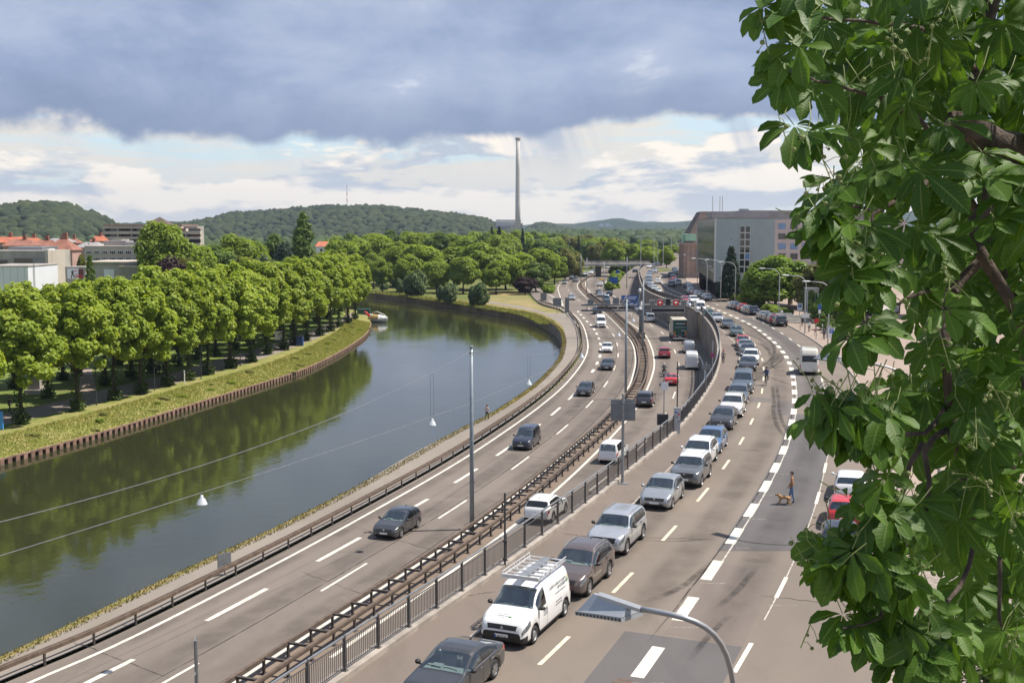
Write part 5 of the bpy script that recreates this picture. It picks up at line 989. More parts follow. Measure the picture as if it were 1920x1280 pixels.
for i, (px, h, lab) in enumerate((((1552, 650), 8.2, 'curved street lamp beside the parking sign on the pavement opposite the wall'), ((1509, 625), 8.2, 'curved street lamp between the two women and the stairs'), ((1460, 597), 8.2, 'curved street lamp with a red sign by the kerb-parked cars'), ((1378, 570), 8.2, 'curved street lamp carrying blue and orange signs before the conifer'), ((1351, 565), 8.4, 'curved street lamp at the corner of the overhanging office'), ((1325, 560), 8.4, 'curved street lamp under the long glass facade'), ((1307, 545), 8.4, 'curved street lamp in front of the sandstone building'))):
    street_lamp(P(*px, .12), h, 2.6, lab)
for i, (px, h) in enumerate((((1233, 515), 11), ((1226, 506), 12), ((1243, 505), 12), ((1201, 508), 12), ((1258, 500), 12))):
    p = P(*px, 0); l = thing('double_street_lamp', 'tall slim lamp post with two flat heads at the far junction', 'street lamp', p, 0, 'double lamps at the far junction'); MB().tube([(0, 0, 0), (0, 0, h)], .10, 6).build('pole', M_POLEL, l)
    for sd in (-1, 1): MB().box((sd * 1.0, 0, h), (1.6, .4, .12)).build('lamp_head', M_WHITE, l)
for px, dist, h in (((1005, 449), 520, 12), ((1037, 446), 560, 13), ((1067, 446), 600, 12), ((1025, 448), 640, 12), ((1201, 443), 560, 14)):
    q = D(px[0], px[1], dist); l = thing('double_street_lamp', 'slim twin headed lamp rising out of the far green trees', 'street lamp', (q.x, q.y, ZM), 0, 'lamps above the far trees'); MB().tube([(0, 0, 0), (0, 0, q.z - ZM)], .13, 6).build('pole', M_POLEL, l)
    for sd in (-1, 1): MB().box((sd * 1.2, 0, q.z - ZM), (1.9, .5, .15)).build('lamp_head', M_WHITE, l)
# big foreground lamp: wedge hood on a curved arm
def hood_lamp(tip, tail, base, label, dirn=None):
    "tip: outer end of the hood, tail: arm end; base: foot of the pole"
    l = thing('street_lamp', label, 'street lamp', base); ax = (tail - tip); Lh = ax.length; ax.normalize(); sidev = Vector((0, 0, 1)).cross(ax).normalized(); up = ax.cross(sidev); up = up if up.z > 0 else -up
    M_HOOD = pbr('lamp_hood', (.40, .42, .44), .38, .05, 3, metal=.35); o0 = tip - base
    def q(a, s, u): return o0 + ax * (a * Lh) + sidev * s + up * u
    b = MB(); vs = [q(0, .28, 0), q(0, -.28, 0), q(1, -.26, 0), q(1, .26, 0), q(.04, .06, .05), q(.04, -.06, .05), q(.93, -.13, .30), q(.93, .13, .30)]
    vs = [q(0, .24, 0), q(0, -.24, 0), q(1, -.24, 0), q(1, .24, 0), q(.22, .03, .30), q(.22, -.03, .30), q(.98, -.05, .13), q(.98, .05, .13)]
    b.add(vs, [(4, 5, 6, 7), (0, 1, 5, 4), (1, 2, 6, 5), (2, 3, 7, 6), (3, 0, 4, 7)]); b.build('hood', M_HOOD, l)
    rim = MB(); rim.add([q(-.03, .26, 0), q(-.03, -.26, 0), q(1.02, -.26, 0), q(1.02, .26, 0), q(-.03, .26, -.07), q(-.03, -.26, -.07), q(1.02, -.26, -.07), q(1.02, .26, -.07)], [(0, 1, 5, 4), (1, 2, 6, 5), (2, 3, 7, 6), (3, 0, 4, 7), (4, 5, 6, 7)]); rim.build('rim', M_HOOD, l)
    hm = MB()
    for k in range(13):
        for sd in (-.263, .263): c = q(.02 + k * .08, sd, -.035); hm.tube([c - sidev * .004, c + sidev * .004], .024, 10)
    hm.build('rim_holes', M_DARK, l)
    sl_ = MB(); c0, c1 = q(.35, 0, .27), q(1.25, 0, .12); sl_.tube([c0, c1], [.07, .065], 6); sl_.build('arm_sleeve', pbr('lamp_sleeve', (.55, .56, .57), .4, .05, metal=.2), l)
    a0 = q(1.2, 0, .13); top = a0 + ax * .9 + Vector((0, 0, .02)); foot = Vector((0, 0, 0)); pts = [a0]
    for k in range(1, 15):
        s = k / 14; pts.append((a0 * (1 - s) ** 3) + ((a0 + ax * 1.9 - Vector((0, 0, .05))) * 3 * s * (1 - s) ** 2) + (Vector((foot.x, foot.y, a0.z - .4)) * 3 * s * s * (1 - s)) + (Vector((foot.x, foot.y, a0.z - 3.6)) * s ** 3))
    pts += [foot + Vector((0, 0, 2)), foot]; MB().tube(pts, [.05] * 13 + [.065, .07, .08, .09], 12).build('pole', pbr('lamp_pole', (.36, .37, .38), .42, .06, 2, metal=.4), l, True)
hood_lamp(D(1100, 1140, 20.2), D(1183, 1152, 19.3), Vector((4.05, 19.6, 0)) , 'large grey wedge hooded street lamp on a curved pole in the foreground')
hood_lamp(D(1532, 670, 56), D(1574, 676, 55), Vector((20.6, 54, 0)), 'wedge hooded street lamp reaching out of the chestnut leaves')
# small things on the pavement opposite the wall
def pk(px, lab, h=2.7, extra=None):
    s = post_sign('parking_sign', lab, P(*px, .12), h, [('panel', (-.42, -.05, h - 1.25), (.42, -.01, h), M_SIGNW), ('blue_field', (-.26, -.06, h - .68), (.26, -.052, h - .12), M_SIGNB)]); text('P', .5, M_INKW, s, (0, -.064, h - .40), (PI / 2, 0, 0)); return s
pk((1558, 655), 'white parking sign with a blue P beside the near curved lamp'); pk((1499, 598), 'white parking sign with a blue P by the stairs', 2.6); post_sign('parking_sign', 'narrow blue and white sign above the hedge', P(1536, 612, .12), 3.4, [('panel', (-.25, -.05, 2.6), (.25, -.01, 3.4), M_SIGNB), ('plate', (-.2, -.05, 2.0), (.2, -.01, 2.55), M_SIGNW)])
ns = post_sign('traffic_sign', 'round red sign on a post in front of the hedge', P(1530, 636, .12), 2.75, []); MB().lathe([(.34, -.06), (.34, -.04), (.001, -.06)], (0, 0, 2.5), 18, 'y').build('disc', M_SIGNR, ns)
post_sign('street_sign', 'white rectangular sign on the lamp beside the stairs', P(1509, 626, .12) + Vector((-.05, -.15, 0)), 2.9, [('panel', (-.55, -.05, 2.3), (.55, -.01, 2.9), M_SIGNW)], r=.03)
for i, px in enumerate(((1500, 620),)): post_sign('kerb_post', 'thin steel hoop post at the kerb by the stairs', P(*px, .12), 1.1, [('bar', (-.9, -.02, 1.05), (0, .02, 1.1), M_STEEL)], cat='post')
tk_ = thing('ticket_machine', 'grey pay machine beside the parking sign', 'machine', P(1554, 633, .12)); MB().b2((-.3, -.2, 0), (.3, .2, 1.6)).build('body', M_POLEL, tk_); MB().b2((-.25, -.21, 1.1), (.25, -.2, 1.45)).build('screen', M_DARK, tk_)
for i, px in enumerate(((1538, 618), (1542, 620), (1561, 632))): b = MB().tube([(0, 0, 0), (0, 0, .95), (0, 0, 1.0)], [.07, .07, .02], 8).build('bollard', M_WHITE); b.location = P(*px, .12); tag(b, 'slim white bollard in front of the hedge on the pavement opposite the wall', 'bollard', 'white bollards by the hedge')
# left bank: lamp posts, bin
for i, px in enumerate(((181, 760), (290, 732), (377, 711), (451, 686))):
    l = thing('park_lamp', 'slim dark lamp post along the riverside path under the lindens', 'street lamp', P(*px, ZB), 0, 'lamp posts along the riverside path'); MB().tube([(0, 0, 0), (0, 0, 4.2)], [.07, .05], 8).build('pole', M_DARK, l); MB().lathe([(.05, 4.15), (.22, 4.2), (.24, 4.32), (.1, 4.42), (.001, 4.44)], n=10).build('head', M_DARK, l)
bx_ = thing('blue_cabinet', 'bright blue board at the near end of the riverside path', 'board', P(-2, 806, ZB)); MB().b2((-.6, -.1, .1), (.45, .1, 1.9)).build('panel', pbr('bright_blue', (.06, .30, .70), .5, .05), bx_); MB().b2((-.6, -.12, 0), (-.5, .12, 2.0)).build('post', M_DARK, bx_)
bb = thing('blue_bin', 'dark blue container between the linden trunks', 'bin', P(563, 648, ZB)); MB().b2((-.5, -.5, 0), (.5, .5, 1.6)).build('body', pbr('bin_blue', (.02, .06, .22), .5, .05), bb); MB().b2((-.55, -.55, 1.6), (.55, .55, 1.7)).build('lid', M_DARK, bb)
nb_ = post_sign('notice_board', 'white notice board beside the riverside path', P(526, 655, ZB), 3.2, [('panel', (-.9, -.05, 1.6), (.6, 0, 3.1), M_SIGNW)])
st_ = post_sign('white_marker', 'short white marker post in the meadow by the path', P(346, 719, ZB), 1.7, [('cap', (-.08, -.08, 1.5), (.08, .08, 1.72), M_WHITE)], cat='post', r=.08, mat=M_WHITE)
# park monument
mo = thing('stone_monument', 'small stone monument on a plinth in the park lawn', 'monument', P(68, 737, ZB)); MB().b2((-1.1, -1, 0), (1.1, 1, .5)).build('plinth', M_CONC, mo); MB().b2((-.7, -.6, .5), (.7, .6, 2.2)).build('shaft', M_CONC, mo); MB().lathe([(.5, 2.2), (.6, 2.6), (.45, 3.2), (.3, 3.6), (.001, 3.8)], n=12).build('bust', M_CONC, mo, True)
# boats at the bank end
bt = thing('covered_boat', 'white boat under a yellow and red cover moored at the bank end', 'boat', P(709, 604, ZW)); b = MB(); secs = []
for s, w_, z0, z1 in ((-1, .55, .1, 1.0), (-.6, .95, 0, .95), (0, 1.05, -.05, .95), (.5, .9, 0, 1.05), (.85, .45, .15, 1.25), (1, .05, .5, 1.4)): secs.append([(s * 2.9, -w_, z1), (s * 2.9, -w_ * .9, (z0 + z1) / 2), (s * 2.9, -w_ * .3, z0), (s * 2.9, w_ * .3, z0), (s * 2.9, w_ * .9, (z0 + z1) / 2), (s * 2.9, w_, z1)])
for A_, B_ in zip(secs, secs[1:]): b.ribbon(A_, B_)
b.add(secs[0], [(0, 1, 2, 3, 4, 5)]); b.build('hull', M_WHITE, bt, True); c_ = MB(); rows = []
for s, w_, zz, k in ((-1, .55, 1.0, .3), (-.5, .95, .95, 1.3), (.1, 1.05, .95, 1.2), (.6, .8, 1.08, .7), (1, .05, 1.4, .05)): rows.append([(s * 2.9, w_ * math.cos(a), zz + k * math.sin(a)) for a in np.linspace(0, PI, 8)])
for A_, B_ in zip(rows[:3], rows[1:3]): c_.ribbon(A_, B_)
c_.build('yellow_cover', pbr('cover_yellow', (.40, .27, .11), .8, .2, 2), bt, True); c_ = MB()
for A_, B_ in zip(rows[2:], rows[3:]): c_.ribbon(A_, B_)
c_.build('white_cover', M_WHITE, bt, True); MB().tube([(-2.5, 0, 1.6), (-3.4, -.3, 2.6), (-3.9, -.5, 3.0)], [.35, .3, .2], 8).build('red_roll', M_SIGNR, bt, True); MB().tube([(-2, .6, 2.6), (-.5, .7, 2.9), (1.5, .6, 2.1), (2.8, 0, 1.2)], .12, 6).build('white_tube', M_WHITE, bt, True); bt.rotation_euler = (0, 0, -.25); bt.scale = (.82,) * 3
b2 = thing('moored_cabin_boat', 'small dark green cabin boat behind the linden trunk', 'boat', P(680, 598, ZW) + Vector((0, 3, 0))); MB().b2((-2, -1, .0), (2, 1, .9)).build('hull', M_WHITE, b2); MB().b2((-1.6, -.8, .9), (1.4, .8, 2.2)).build('cabin', pbr('boat_green', (.03, .09, .08), .4, .1), b2)
# ================================================================== buildings
M_GREENP = pbr('panel_grey_green', (.36, .42, .41), .6, .05, .5, dirt=.1); M_OLIVE = pbr('spandrel_glass', (.20, .205, .15), .25, .15, .15, metal=.2); M_OLIVE2 = pbr('spandrel_olive', (.19, .17, .075), .3, .15, .15)
M_WINB = pbr('window_dark', (.025, .03, .036), .06, .2, .6, spec=.7); M_WINBL = pbr('window_sky', (.16, .30, .52), .1, .15, .5); M_FRAME = pbr('window_frame', (.62, .61, .58), .6, .04); M_PINK = pbr('render_pinkish', (.52, .45, .42), .8, .06, .3, dirt=.15); M_GRYROOF = pbr('roof_grey', (.29, .27, .27), .8, .1, .4, dirt=.2)
M_SAND = pbr('sandstone', (.42, .31, .25), .9, .2, .6, bump=.4, dirt=.25); M_SLATE = pbr('slate_roof', (.105, .075, .065), .8, .2, .8); M_COPPER = pbr('copper_green', (.36, .60, .42), .7, .12, .5); M_TILE = pbr('red_tile', (.42, .135, .075), .85, .22, .7, dirt=.25); M_TILE2 = pbr('old_tile', (.27, .12, .085), .9, .25, .7, dirt=.3); M_BRICKP = pbr('pink_plaster', (.42, .27, .23), .9, .1, .5); M_BEIGE = pbr('concrete_beige', (.50, .44, .37), .85, .08, .4, dirt=.2); M_CONG = pbr('concrete_old', (.36, .33, .30), .9, .2, .25, dirt=.45); M_COLD = pbr('white_panel', (.70, .71, .74), .6, .03, .3)
class Bld:
    "a building whose front stands at forward distance Y; parts are placed on the front by photo pixel"
    def __init__(s, name, label, x0, Y, zb, rz=0, cat='building', group=None):
        s.Y = Y; s.O = Vector((D(x0, 430, Y).x, Y, zb)); s.r = thing(name, label, cat, s.O, rz, group)
    def q(s, x, y): p = D(x, y, s.Y); return p.x - s.O.x, p.z - s.O.z
    def blk(s, nm, x0, y0, x1, dep, mat, d=0, y1=None, z0=0, par=None):
        a, t_ = s.q(x0, y0); b, _ = s.q(x1, y0); z0 = s.q(x0, y1)[1] if y1 is not None else z0
        return MB().b2((a, d, z0), (b, d + dep, t_)).build(nm, mat, par or s.r)
    def win(s, x0, y0, x1, y1, mat=None, fr=.12, nm='window', frm=None, d=0, cols=1):
        a, t_ = s.q(x0, y0); b, z = s.q(x1, y1); f = MB(); m = mat or M_WINB
        f.b2((a, d - .10, z), (a + fr, d, t_)); f.b2((b - fr, d - .10, z), (b, d, t_)); f.b2((a + fr, d - .10, t_ - fr), (b - fr, d, t_)); f.b2((a + fr, d - .10, z), (b - fr, d, z + fr))
        for k in range(1, cols): xx = a + (b - a) * k / cols; f.b2((xx - fr / 3, d - .09, z + fr), (xx + fr / 3, d, t_ - fr))
        o = f.build(nm, frm or M_FRAME, s.r); MB().b2((a + fr, d - .04, z + fr), (b - fr, d - .005, t_ - fr)).build('pane', m, o); return o
# --- overhanging grey green office with long glass side
A = Vector((43, 241, .12)); ob = thing('office_block', 'grey green office block overhanging a dark ground floor with long glass side', 'building', A, 0); hdg = math.atan2(66, 7) - PI / 2; ob.rotation_euler = (0, 0, hdg)
W_, D_, H_, U_ = 12.2, 66, 16.8, 3.5
MB().b2((0.15, .1, U_), (W_, D_, H_ - .15)).build('core', M_GREENP, ob); MB().b2((0, -.12, U_), (W_, .0995, H_)).build('gable_wall', M_GREENP, ob)
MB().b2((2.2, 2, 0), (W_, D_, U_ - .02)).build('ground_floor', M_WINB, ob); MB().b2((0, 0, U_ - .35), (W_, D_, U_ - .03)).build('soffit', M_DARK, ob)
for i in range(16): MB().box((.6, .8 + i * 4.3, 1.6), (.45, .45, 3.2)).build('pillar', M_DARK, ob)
z = U_; lev = [(1.75, M_OLIVE2), (1.1, M_WINB), (1.7, M_OLIVE), (1.0, M_WINB), (1.7, M_OLIVE2), (1.0, M_WINB), (1.9, M_OLIVE), (1.35, M_TINT), (1.8, M_OLIVE)]
for i, (h, m_) in enumerate(lev): MB().b2((-.02 if m_ in (M_WINB, M_TINT) else -.12, .25, z + .01), (.149, D_ - .3, z + h)).build('glass_band' if m_ in (M_WINB, M_TINT) else 'spandrel_band', m_, ob); z += h
for i in range(23): MB().b2((-.17, .3 + i * 2.9, U_ + .05), (-.125, .36 + i * 2.9, z)).build('mullion', M_GRYROOF, ob)
for y in (-.05, D_ - .25): MB().b2((-.3, y - .15, U_ - .1), (.1, y + .22, H_ + .06)).build('edge_frame', M_FRAME, ob)
MB().b2((-.35, -.25, H_ + .0), (W_ + .1, D_, H_ + .14)).build('roof_edge', M_GRYROOF, ob)
for r_ in range(7):
    for c_ in range(2):
        x0 = 4.95 + c_ * 1.1; z0 = 5.3 + r_ * 1.42; f = MB(); f.b2((x0, -.26, z0), (x0 + 1.08, -.13, z0 + .10)); f.b2((x0, -.26, z0 + 1.3), (x0 + 1.08, -.13, z0 + 1.4)); f.b2((x0, -.26, z0 + .1), (x0 + .09, -.13, z0 + 1.3)); f.b2((x0 + .99, -.26, z0 + .1), (x0 + 1.08, -.13, z0 + 1.3)); o = f.build('stair_window', M_FRAME, ob); MB().b2((x0 + .09, -.18, z0 + .1), (x0 + .99, -.125, z0 + 1.3)).build('pane', M_WINB if (r_, c_) != (2, 1) else M_WINBL, o)
MB().b2((-.4, 12, H_ + .15), (34, 26, H_ + 1.55)).build('rooftop_storey', M_GRYROOF, ob); MB().b2((6, 13, H_ + 1.56), (8, 15, H_ + 2.2)).build('rooftop_unit', M_STEEL, ob)
for x, h in ((.0, 5.0), (1.7, 4.9), (2.3, 4.9)): MB().tube([(x, 11.5 + x, H_), (x, 11.5 + x, H_ + h)], .06, 6).build('antenna', M_GRYROOF, ob)
# --- pale office behind
B = Bld('pale_office', 'pale pinkish office building with square windows behind the grey green block', 1436, 330, .1); B.blk('wall', 1436, 411.5, 1700, 30, M_PINK); B.blk('top_storey', 1400, 399, 1660, 20, M_GRYROOF, 2.2, 411); B.blk('roof_slab', 1398, 394.5, 1662, 21, M_GRYROOF, 1.5, 399.2)
for c_ in range(9):
    for r_ in range(6): x = 1459 + c_ * 22.6; y = 418.5 + r_ * 18.8; B.win(x, y, x + 14, y + 11.5, M_WINBL if (c_ * 7 + r_ * 3) % 5 in (0,) or (c_, r_) in ((0, 0), (0, 2), (1, 2)) else M_WINB, .1, cols=2, frm=M_GRYROOF)
for c_ in range(16): x = 1394 + c_ * 10.5; B.win(x, 405, x + 8, 410.8, M_WINBL, .12, 'attic_window', d=2.2)
# --- sandstone building with steep roof
sb = thing('sandstone_building', 'old sandstone building with steep dark roof and green copper dormer', 'building', (51.5, 338, .12), -.1); MB().b2((0, 0, 0), (22, 34, 10.2)).build('wall', M_SAND, sb)
rf = MB(); rf.add([(-.4, -.4, 10.2), (22.4, -.4, 10.2), (22.4, 34.4, 10.2), (-.4, 34.4, 10.2), (4.6, 5.0, 19.6), (14, 5.0, 19.6), (14, 28, 19.6), (4.6, 28, 19.6)], [(0, 1, 5, 4), (1, 2, 6, 5), (2, 3, 7, 6), (3, 0, 4, 7), (4, 5, 6, 7)]); rf.build('roof', M_SLATE, sb)
for i in range(7):
    MB().b2((-.55, .2 + i * 5.2, 0), (-.005, 1.2 + i * 5.2, 9.6)).build('buttress', M_SAND, sb)
    if i < 6: o = MB().b2((-.10, 2.4 + i * 5.2, 5.6), (-.006, 4.2 + i * 5.2, 8.6)).build('window', M_FRAME, sb); MB().b2((-.16, 2.6 + i * 5.2, 5.8), (-.11, 4.0 + i * 5.2, 8.4)).build('pane', M_WINB, o); o = MB().b2((-.10, 2.4 + i * 5.2, 1.6), (-.006, 4.2 + i * 5.2, 4.2)).build('window', M_FRAME, sb); MB().b2((-.16, 2.6 + i * 5.2, 1.8), (-.11, 4.0 + i * 5.2, 4.0)).build('pane', M_WINB, o)
for i in range(3):
    MB().b2((.4 + i * 2.7, -.5, 0), (1.2 + i * 2.7, -.005, 9.6)).build('buttress', M_SAND, sb)
MB().b2((-.65, -.6, 4.7), (22, -.51, 5.1)).build('cornice', M_SAND, sb); MB().b2((-.7, -.6, 9.7), (22, 34, 10.15)).build('eaves_cornice', M_SAND, sb)
dm = MB(); dm.b2((.0, .0, 10.3), (3.0, 4.4, 12.9)); dm.b2((-.9, 5.2, 10.3), (2.2, 10, 12.9)); dm.build('copper_dormer', M_COPPER, sb)
# --- right side small structures: stairs block, flyover
sw = thing('stair_wall', 'pale concrete stair parapet beside wide steps on the pavement opposite the wall', 'stairs', P(1489, 606, .12)); b = MB(); b.b2((-2.2, 0, 0), (-2.0, 4, 1.3)); b.b2((-2.0, 3.8, 0), (.6, 4, 1.3)); b.build('parapet', M_POLEL, sw)
for i in range(6): MB().b2((-1.88, .5 + i * .6, 0), (3.2, 1.09 + i * .6, .17 * (i + 1))).build('step', M_CONC, sw)
el_ = thing('glass_shaft', 'slim glass and steel lift shaft beside the steps', 'lift', P(1523, 600, .12)); MB().b2((-.9, 0, 0), (.9, 1.8, .3)).build('base', M_CONC, el_)
for x in (-.85, .85):
    for y in (.05, 1.7): MB().box((x, y, 2.6), (.12, .12, 4.6)).build('post', M_POLEL, el_)
MB().b2((-1, -.1, 4.9), (1, 1.9, 5.2)).build('roof', M_STEEL, el_); MB().b2((-.8, .1, .31), (.8, .12, 4.88)).build('glass_pane', M_GLASS, el_)
fl = thing('flyover_ramp', 'curved concrete flyover ramp half hidden behind the round trees', 'bridge', (56, 200, .12)); pts = [Vector((-3, 26, 7.5)), Vector((1, 14, 7.3)), Vector((3.5, 2, 6.4)), Vector((3, -8, 5.0)), Vector((1, -18, 3.4)), Vector((0, -26, 2.2))]; pts = spl(pts, 2); b = MB(); a1, a2 = off(pts, -3.2), off(pts, 3.2); dn = lambda l, k: [p - Vector((0, 0, k)) for p in l]
b.ribbon(a1, a2); b.ribbon(dn(a1, .9), dn(a2, .9)); b.ribbon(a1, dn(a1, .9)); b.ribbon(a2, dn(a2, .9)); b.build('deck', M_CONG, fl)
for sgn in (-3.3, 3.3): a = off(pts, sgn); b = MB(); up_ = [p + Vector((0, 0, 1)) for p in a]; b.ribbon(off(dn(a, .5), -.1), off(up_, -.1)); b.ribbon(off(dn(a, .5), .1), off(up_, .1)); b.ribbon(off(up_, -.1), off(up_, .1)); b.build('parapet', M_CONG, fl)
for k in (2, 8, 14, 19): MB().tube([(pts[k].x, pts[k].y, 0), (pts[k].x, pts[k].y, pts[k].z - .9)], .5, 10).build('pier', M_CONCD, fl)
hg = MB(); hv = PL([(1533, 624), (1575, 640)], .12)
# --- left bank buildings
Z0 = -5
B = Bld('white_museum_cube', 'plain white museum cube with a ladder above the linden crowns', -40, 196, Z0); B.blk('wall', -40, 500, 52, 12.9, M_COLD); a, t_ = B.q(-40, 500); b, _ = B.q(52, 500); MB().b2((a - .1, -.1, t_), (b + .1, 13.0, t_ + .16)).build('coping', M_CONG, B.r); ld = MB()
for k in range(7): xx = a + (b - a) * (k + .5) / 7; MB().b2((xx - .02, -.012, 0), (xx + .02, -.004, t_ - .05)).build('panel_joint', M_CONG, B.r)
for k in range(12): ld.box((b + .12, 2.2, t_ - .3 - k * .4), (.05, .4, .05))
for sd in (-.2, .2): ld.b2((b + .10, 2.2 + sd - .03, t_ - 5.2), (b + .16, 2.2 + sd + .03, t_ + .6))
ld.build('ladder', M_STEEL, B.r)
B = Bld('concrete_museum', 'grey concrete museum block with dark window strips behind the white cube', -40, 222, Z0); B.blk('wall', -40, 470, 84, 8.2, M_CONG); B.blk('end_wing', 84.2, 469, 90, 8.4, M_BEIGE, -.1); B.blk('rear_wing', 60, 470, 88, 3, M_CONG, 8.6); B.blk('roof_plant', -10, 464, 55, 8, M_STEEL, 6, 469.8); B.blk('roof_light', 70, 467.5, 76, 3, M_WHITE, 4, 469.8)
for x0, x1, y0, y1 in ((-40, 16, 486, 497), (25, 64, 483, 497), (64.5, 83.5, 483, 497)): B.win(x0, y0, x1, y1, M_TINT if x0 != 64.5 else M_GRYROOF, .15, frm=M_GRYROOF)
B = Bld('poster_wall', 'museum poster with a dark standing figure and red print', 122, 210, Z0, cat='poster'); B.blk('wall', 122, 500, 160, 4, M_CONG); B.blk('poster', 126, 503.5, 147, .05, M_COLD, -.08, 522.5); B.blk('red_print', 147.3, 504.5, 156, .05, pbr('poster_dark', (.12, .03, .03), .6, .2, 2), -.08, 522); a = B.q(136, 506); f = MB(); x, z1 = a; z2 = B.q(136, 521)[1]; h = z1 - z2
f.tube([(x, -.11, z1 - .1), (x, -.11, z1 - h * .18)], .12, 6); f.tube([(x, -.11, z1 - h * .15), (x, -.11, z1 - h * .5)], [.2, .16], 6); f.tube([(x - .05, -.11, z1 - h * .5), (x - .3, -.11, z2)], .08, 6); f.tube([(x + .05, -.11, z1 - h * .5), (x + .4, -.11, z2)], .08, 6); f.build('figure_print', M_INK, B.r)
pr = MB()
for y0, x0, x1 in ((508, 139, 145), (514, 141, 146.5), (517, 141, 156), (519, 142, 156)): (xa, za), (xb, _) = B.q(x0, y0), B.q(x1, y0); pr.b2((xa, -.1, za - .09), (xb, -.085, za + .05))
pr.build('red_lettering', M_SIGNR, B.r)
def gable(name, label, x0, x1, ye, yr, Y, dep, wall, roof, hip=.35, rot=0, group=None, chim=True, wins=True):
    B = Bld(name, label, x0, Y, Z0, rot, 'house', group); a, e = B.q(x0, ye); b, r_ = B.q(x1, yr); MB().b2((0, 0, 0), (b, dep, e)).build('wall', wall, B.r); o_ = .4; h_ = b * hip
    rf = MB().add([(-o_, -o_, e), (b + o_, -o_, e), (b + o_, dep + o_, e), (-o_, dep + o_, e), (h_, dep / 2, r_), (b - h_, dep / 2, r_)], [(0, 1, 5, 4), (1, 2, 5), (2, 3, 4, 5), (3, 0, 4), (3, 2, 1, 0)]).build('roof', roof, B.r)
    if chim: MB().box((b * .6, dep * .5, r_ + .3), (.9, .7, 1.8)).build('chimney', M_TILE2, rf)
    if wins:
        n = max(1, int(b / 3.2))
        for k in range(n):
            for zz in (e - 2.4,): c = b * (k + .5) / n; w = MB().b2((c - .6, -.08, zz), (c + .6, -.005, zz + 1.5)).build('window', M_FRAME, B.r); MB().b2((c - .45, -.11, zz + .12), (c + .45, -.081, zz + 1.38)).build('pane', M_WINB, w)
    return B
gable('brick_house', 'pink plastered house with steep red tiled hipped roof beside the museum', 84, 134, 469, 446, 262, 5.5, M_BRICKP, M_TILE2, .42)
gable('town_house', 'red roofed town house with a long ridge at the edge of the old town', -30, 34, 455, 444, 330, 8, M_BRICKP, M_TILE, .05); gable('town_house', 'brown tiled town house behind the young green tree', 5, 56, 461, 449, 300, 7, M_BRICKP, M_TILE2, .1); gable('town_house', 'small orange roofed town house under the wooded hill', 45, 64, 452, 445.5, 360, 6, M_BEIGE, M_TILE, .1)
gable('town_house', 'brown roofed town house between the orange roof and the hipped house', 62, 92, 463, 450, 310, 6, M_BRICKP, M_TILE2, .05); gable('town_house', 'grey roofed town house behind the hipped house', 80, 118, 455, 447, 370, 12, M_CONG, M_GRYROOF, .1); gable('town_house', 'long brown roof behind the hipped house', 118, 142, 456, 447, 380, 6, M_BRICKP, M_TILE2, .2); gable('town_house', 'bright orange roofed house at the foot of the terraced block', 170, 192, 452, 442, 360, 5, M_BEIGE, M_TILE, .15); gable('town_house', 'low grey house front below the bright orange roof', 140, 182, 464, 454, 330, 9, M_BRICKP, M_GRYROOF, .2)
gable('town_house', 'red roofed house showing between the poplar and the plane trees', 592, 612, 462, 453, 470, 9, M_COLD, M_TILE, .05, chim=False)
B = Bld('low_office', 'pale two storey office with square dark windows and roof plant', 158, 285, Z0); B.blk('wall', 158, 461, 268, 20, M_BEIGE); B.blk('roof_plant', 181, 452, 223, 6, M_GRYROOF, 5, 460.9); B.blk('roof_ducts', 224, 455, 262, 5, M_STEEL, 4, 460.9); B.blk('penthouse', 176, 450, 200, 6, M_CONG, 11, 461)
for c_ in range(7):
    for r_ in range(2): x = 161 + c_ * 14.8; y = 470 + r_ * 12.6; B.win(x, y, x + 12, y + 7, M_WINB, .12, cols=3)
B = Bld('concrete_hall', 'long low stained concrete hall in front of the pale office', 158, 262, Z0); B.blk('wall', 158, 493, 283, 14, M_CONG); B.blk('roof_slab', 156, 490.5, 285, 15, M_BEIGE, -.5, 493.1); B.blk('white_door', 195, 505, 214, .1, M_COLD, -.11, 524); B.blk('annex', 232, 500, 284, 3, M_CONG, -3.01); B.blk('annex_slab', 231, 498.2, 285, 3.4, M_BEIGE, -3.3, 500.2)
B = Bld('terraced_block', 'beige terraced concrete block with red brown balconies behind the big tree', 194, 430, Z0); B.blk('core', 194, 424, 366, 9, M_CONG, 3); B.blk('roof_slab', 193, 421, 340, 23, pbr('brown_slab', (.24, .16, .13), .8, .1), .5, 424.3)
for y0, y1 in ((424.8, 428.5), (433.5, 439), (444, 448.5), (456, 460)): B.blk('balcony_band', 194, y0, 376 if y0 > 430 else 340, 3.4, M_BEIGE, -.5, y1)
for r_, (y0, y1) in enumerate(((428.6, 433.4), (439.2, 443.8), (448.7, 455.8))):
    for c_ in range(7): x = 196 + c_ * 25.5; B.blk('recess', x, y0, x + 23, .1, pbr('balcony_red', (.20, .09, .07), .7, .4, .8) if c_ % 2 else M_WINB, 2.9, y1); B.blk('pier', x - 2, y0, x, 3, M_BEIGE, .0, y1)
rf = MB().add([(0, 0, 0), (9, 0, 0), (9, 8, 0), (0, 8, 0), (4.5, 4, 3)], [(0, 1, 4), (1, 2, 4), (2, 3, 4), (3, 0, 4)]).build('roof_pyramid', M_SLATE, B.r); q = B.q(262, 421); rf.location = (q[0], 6, q[1])
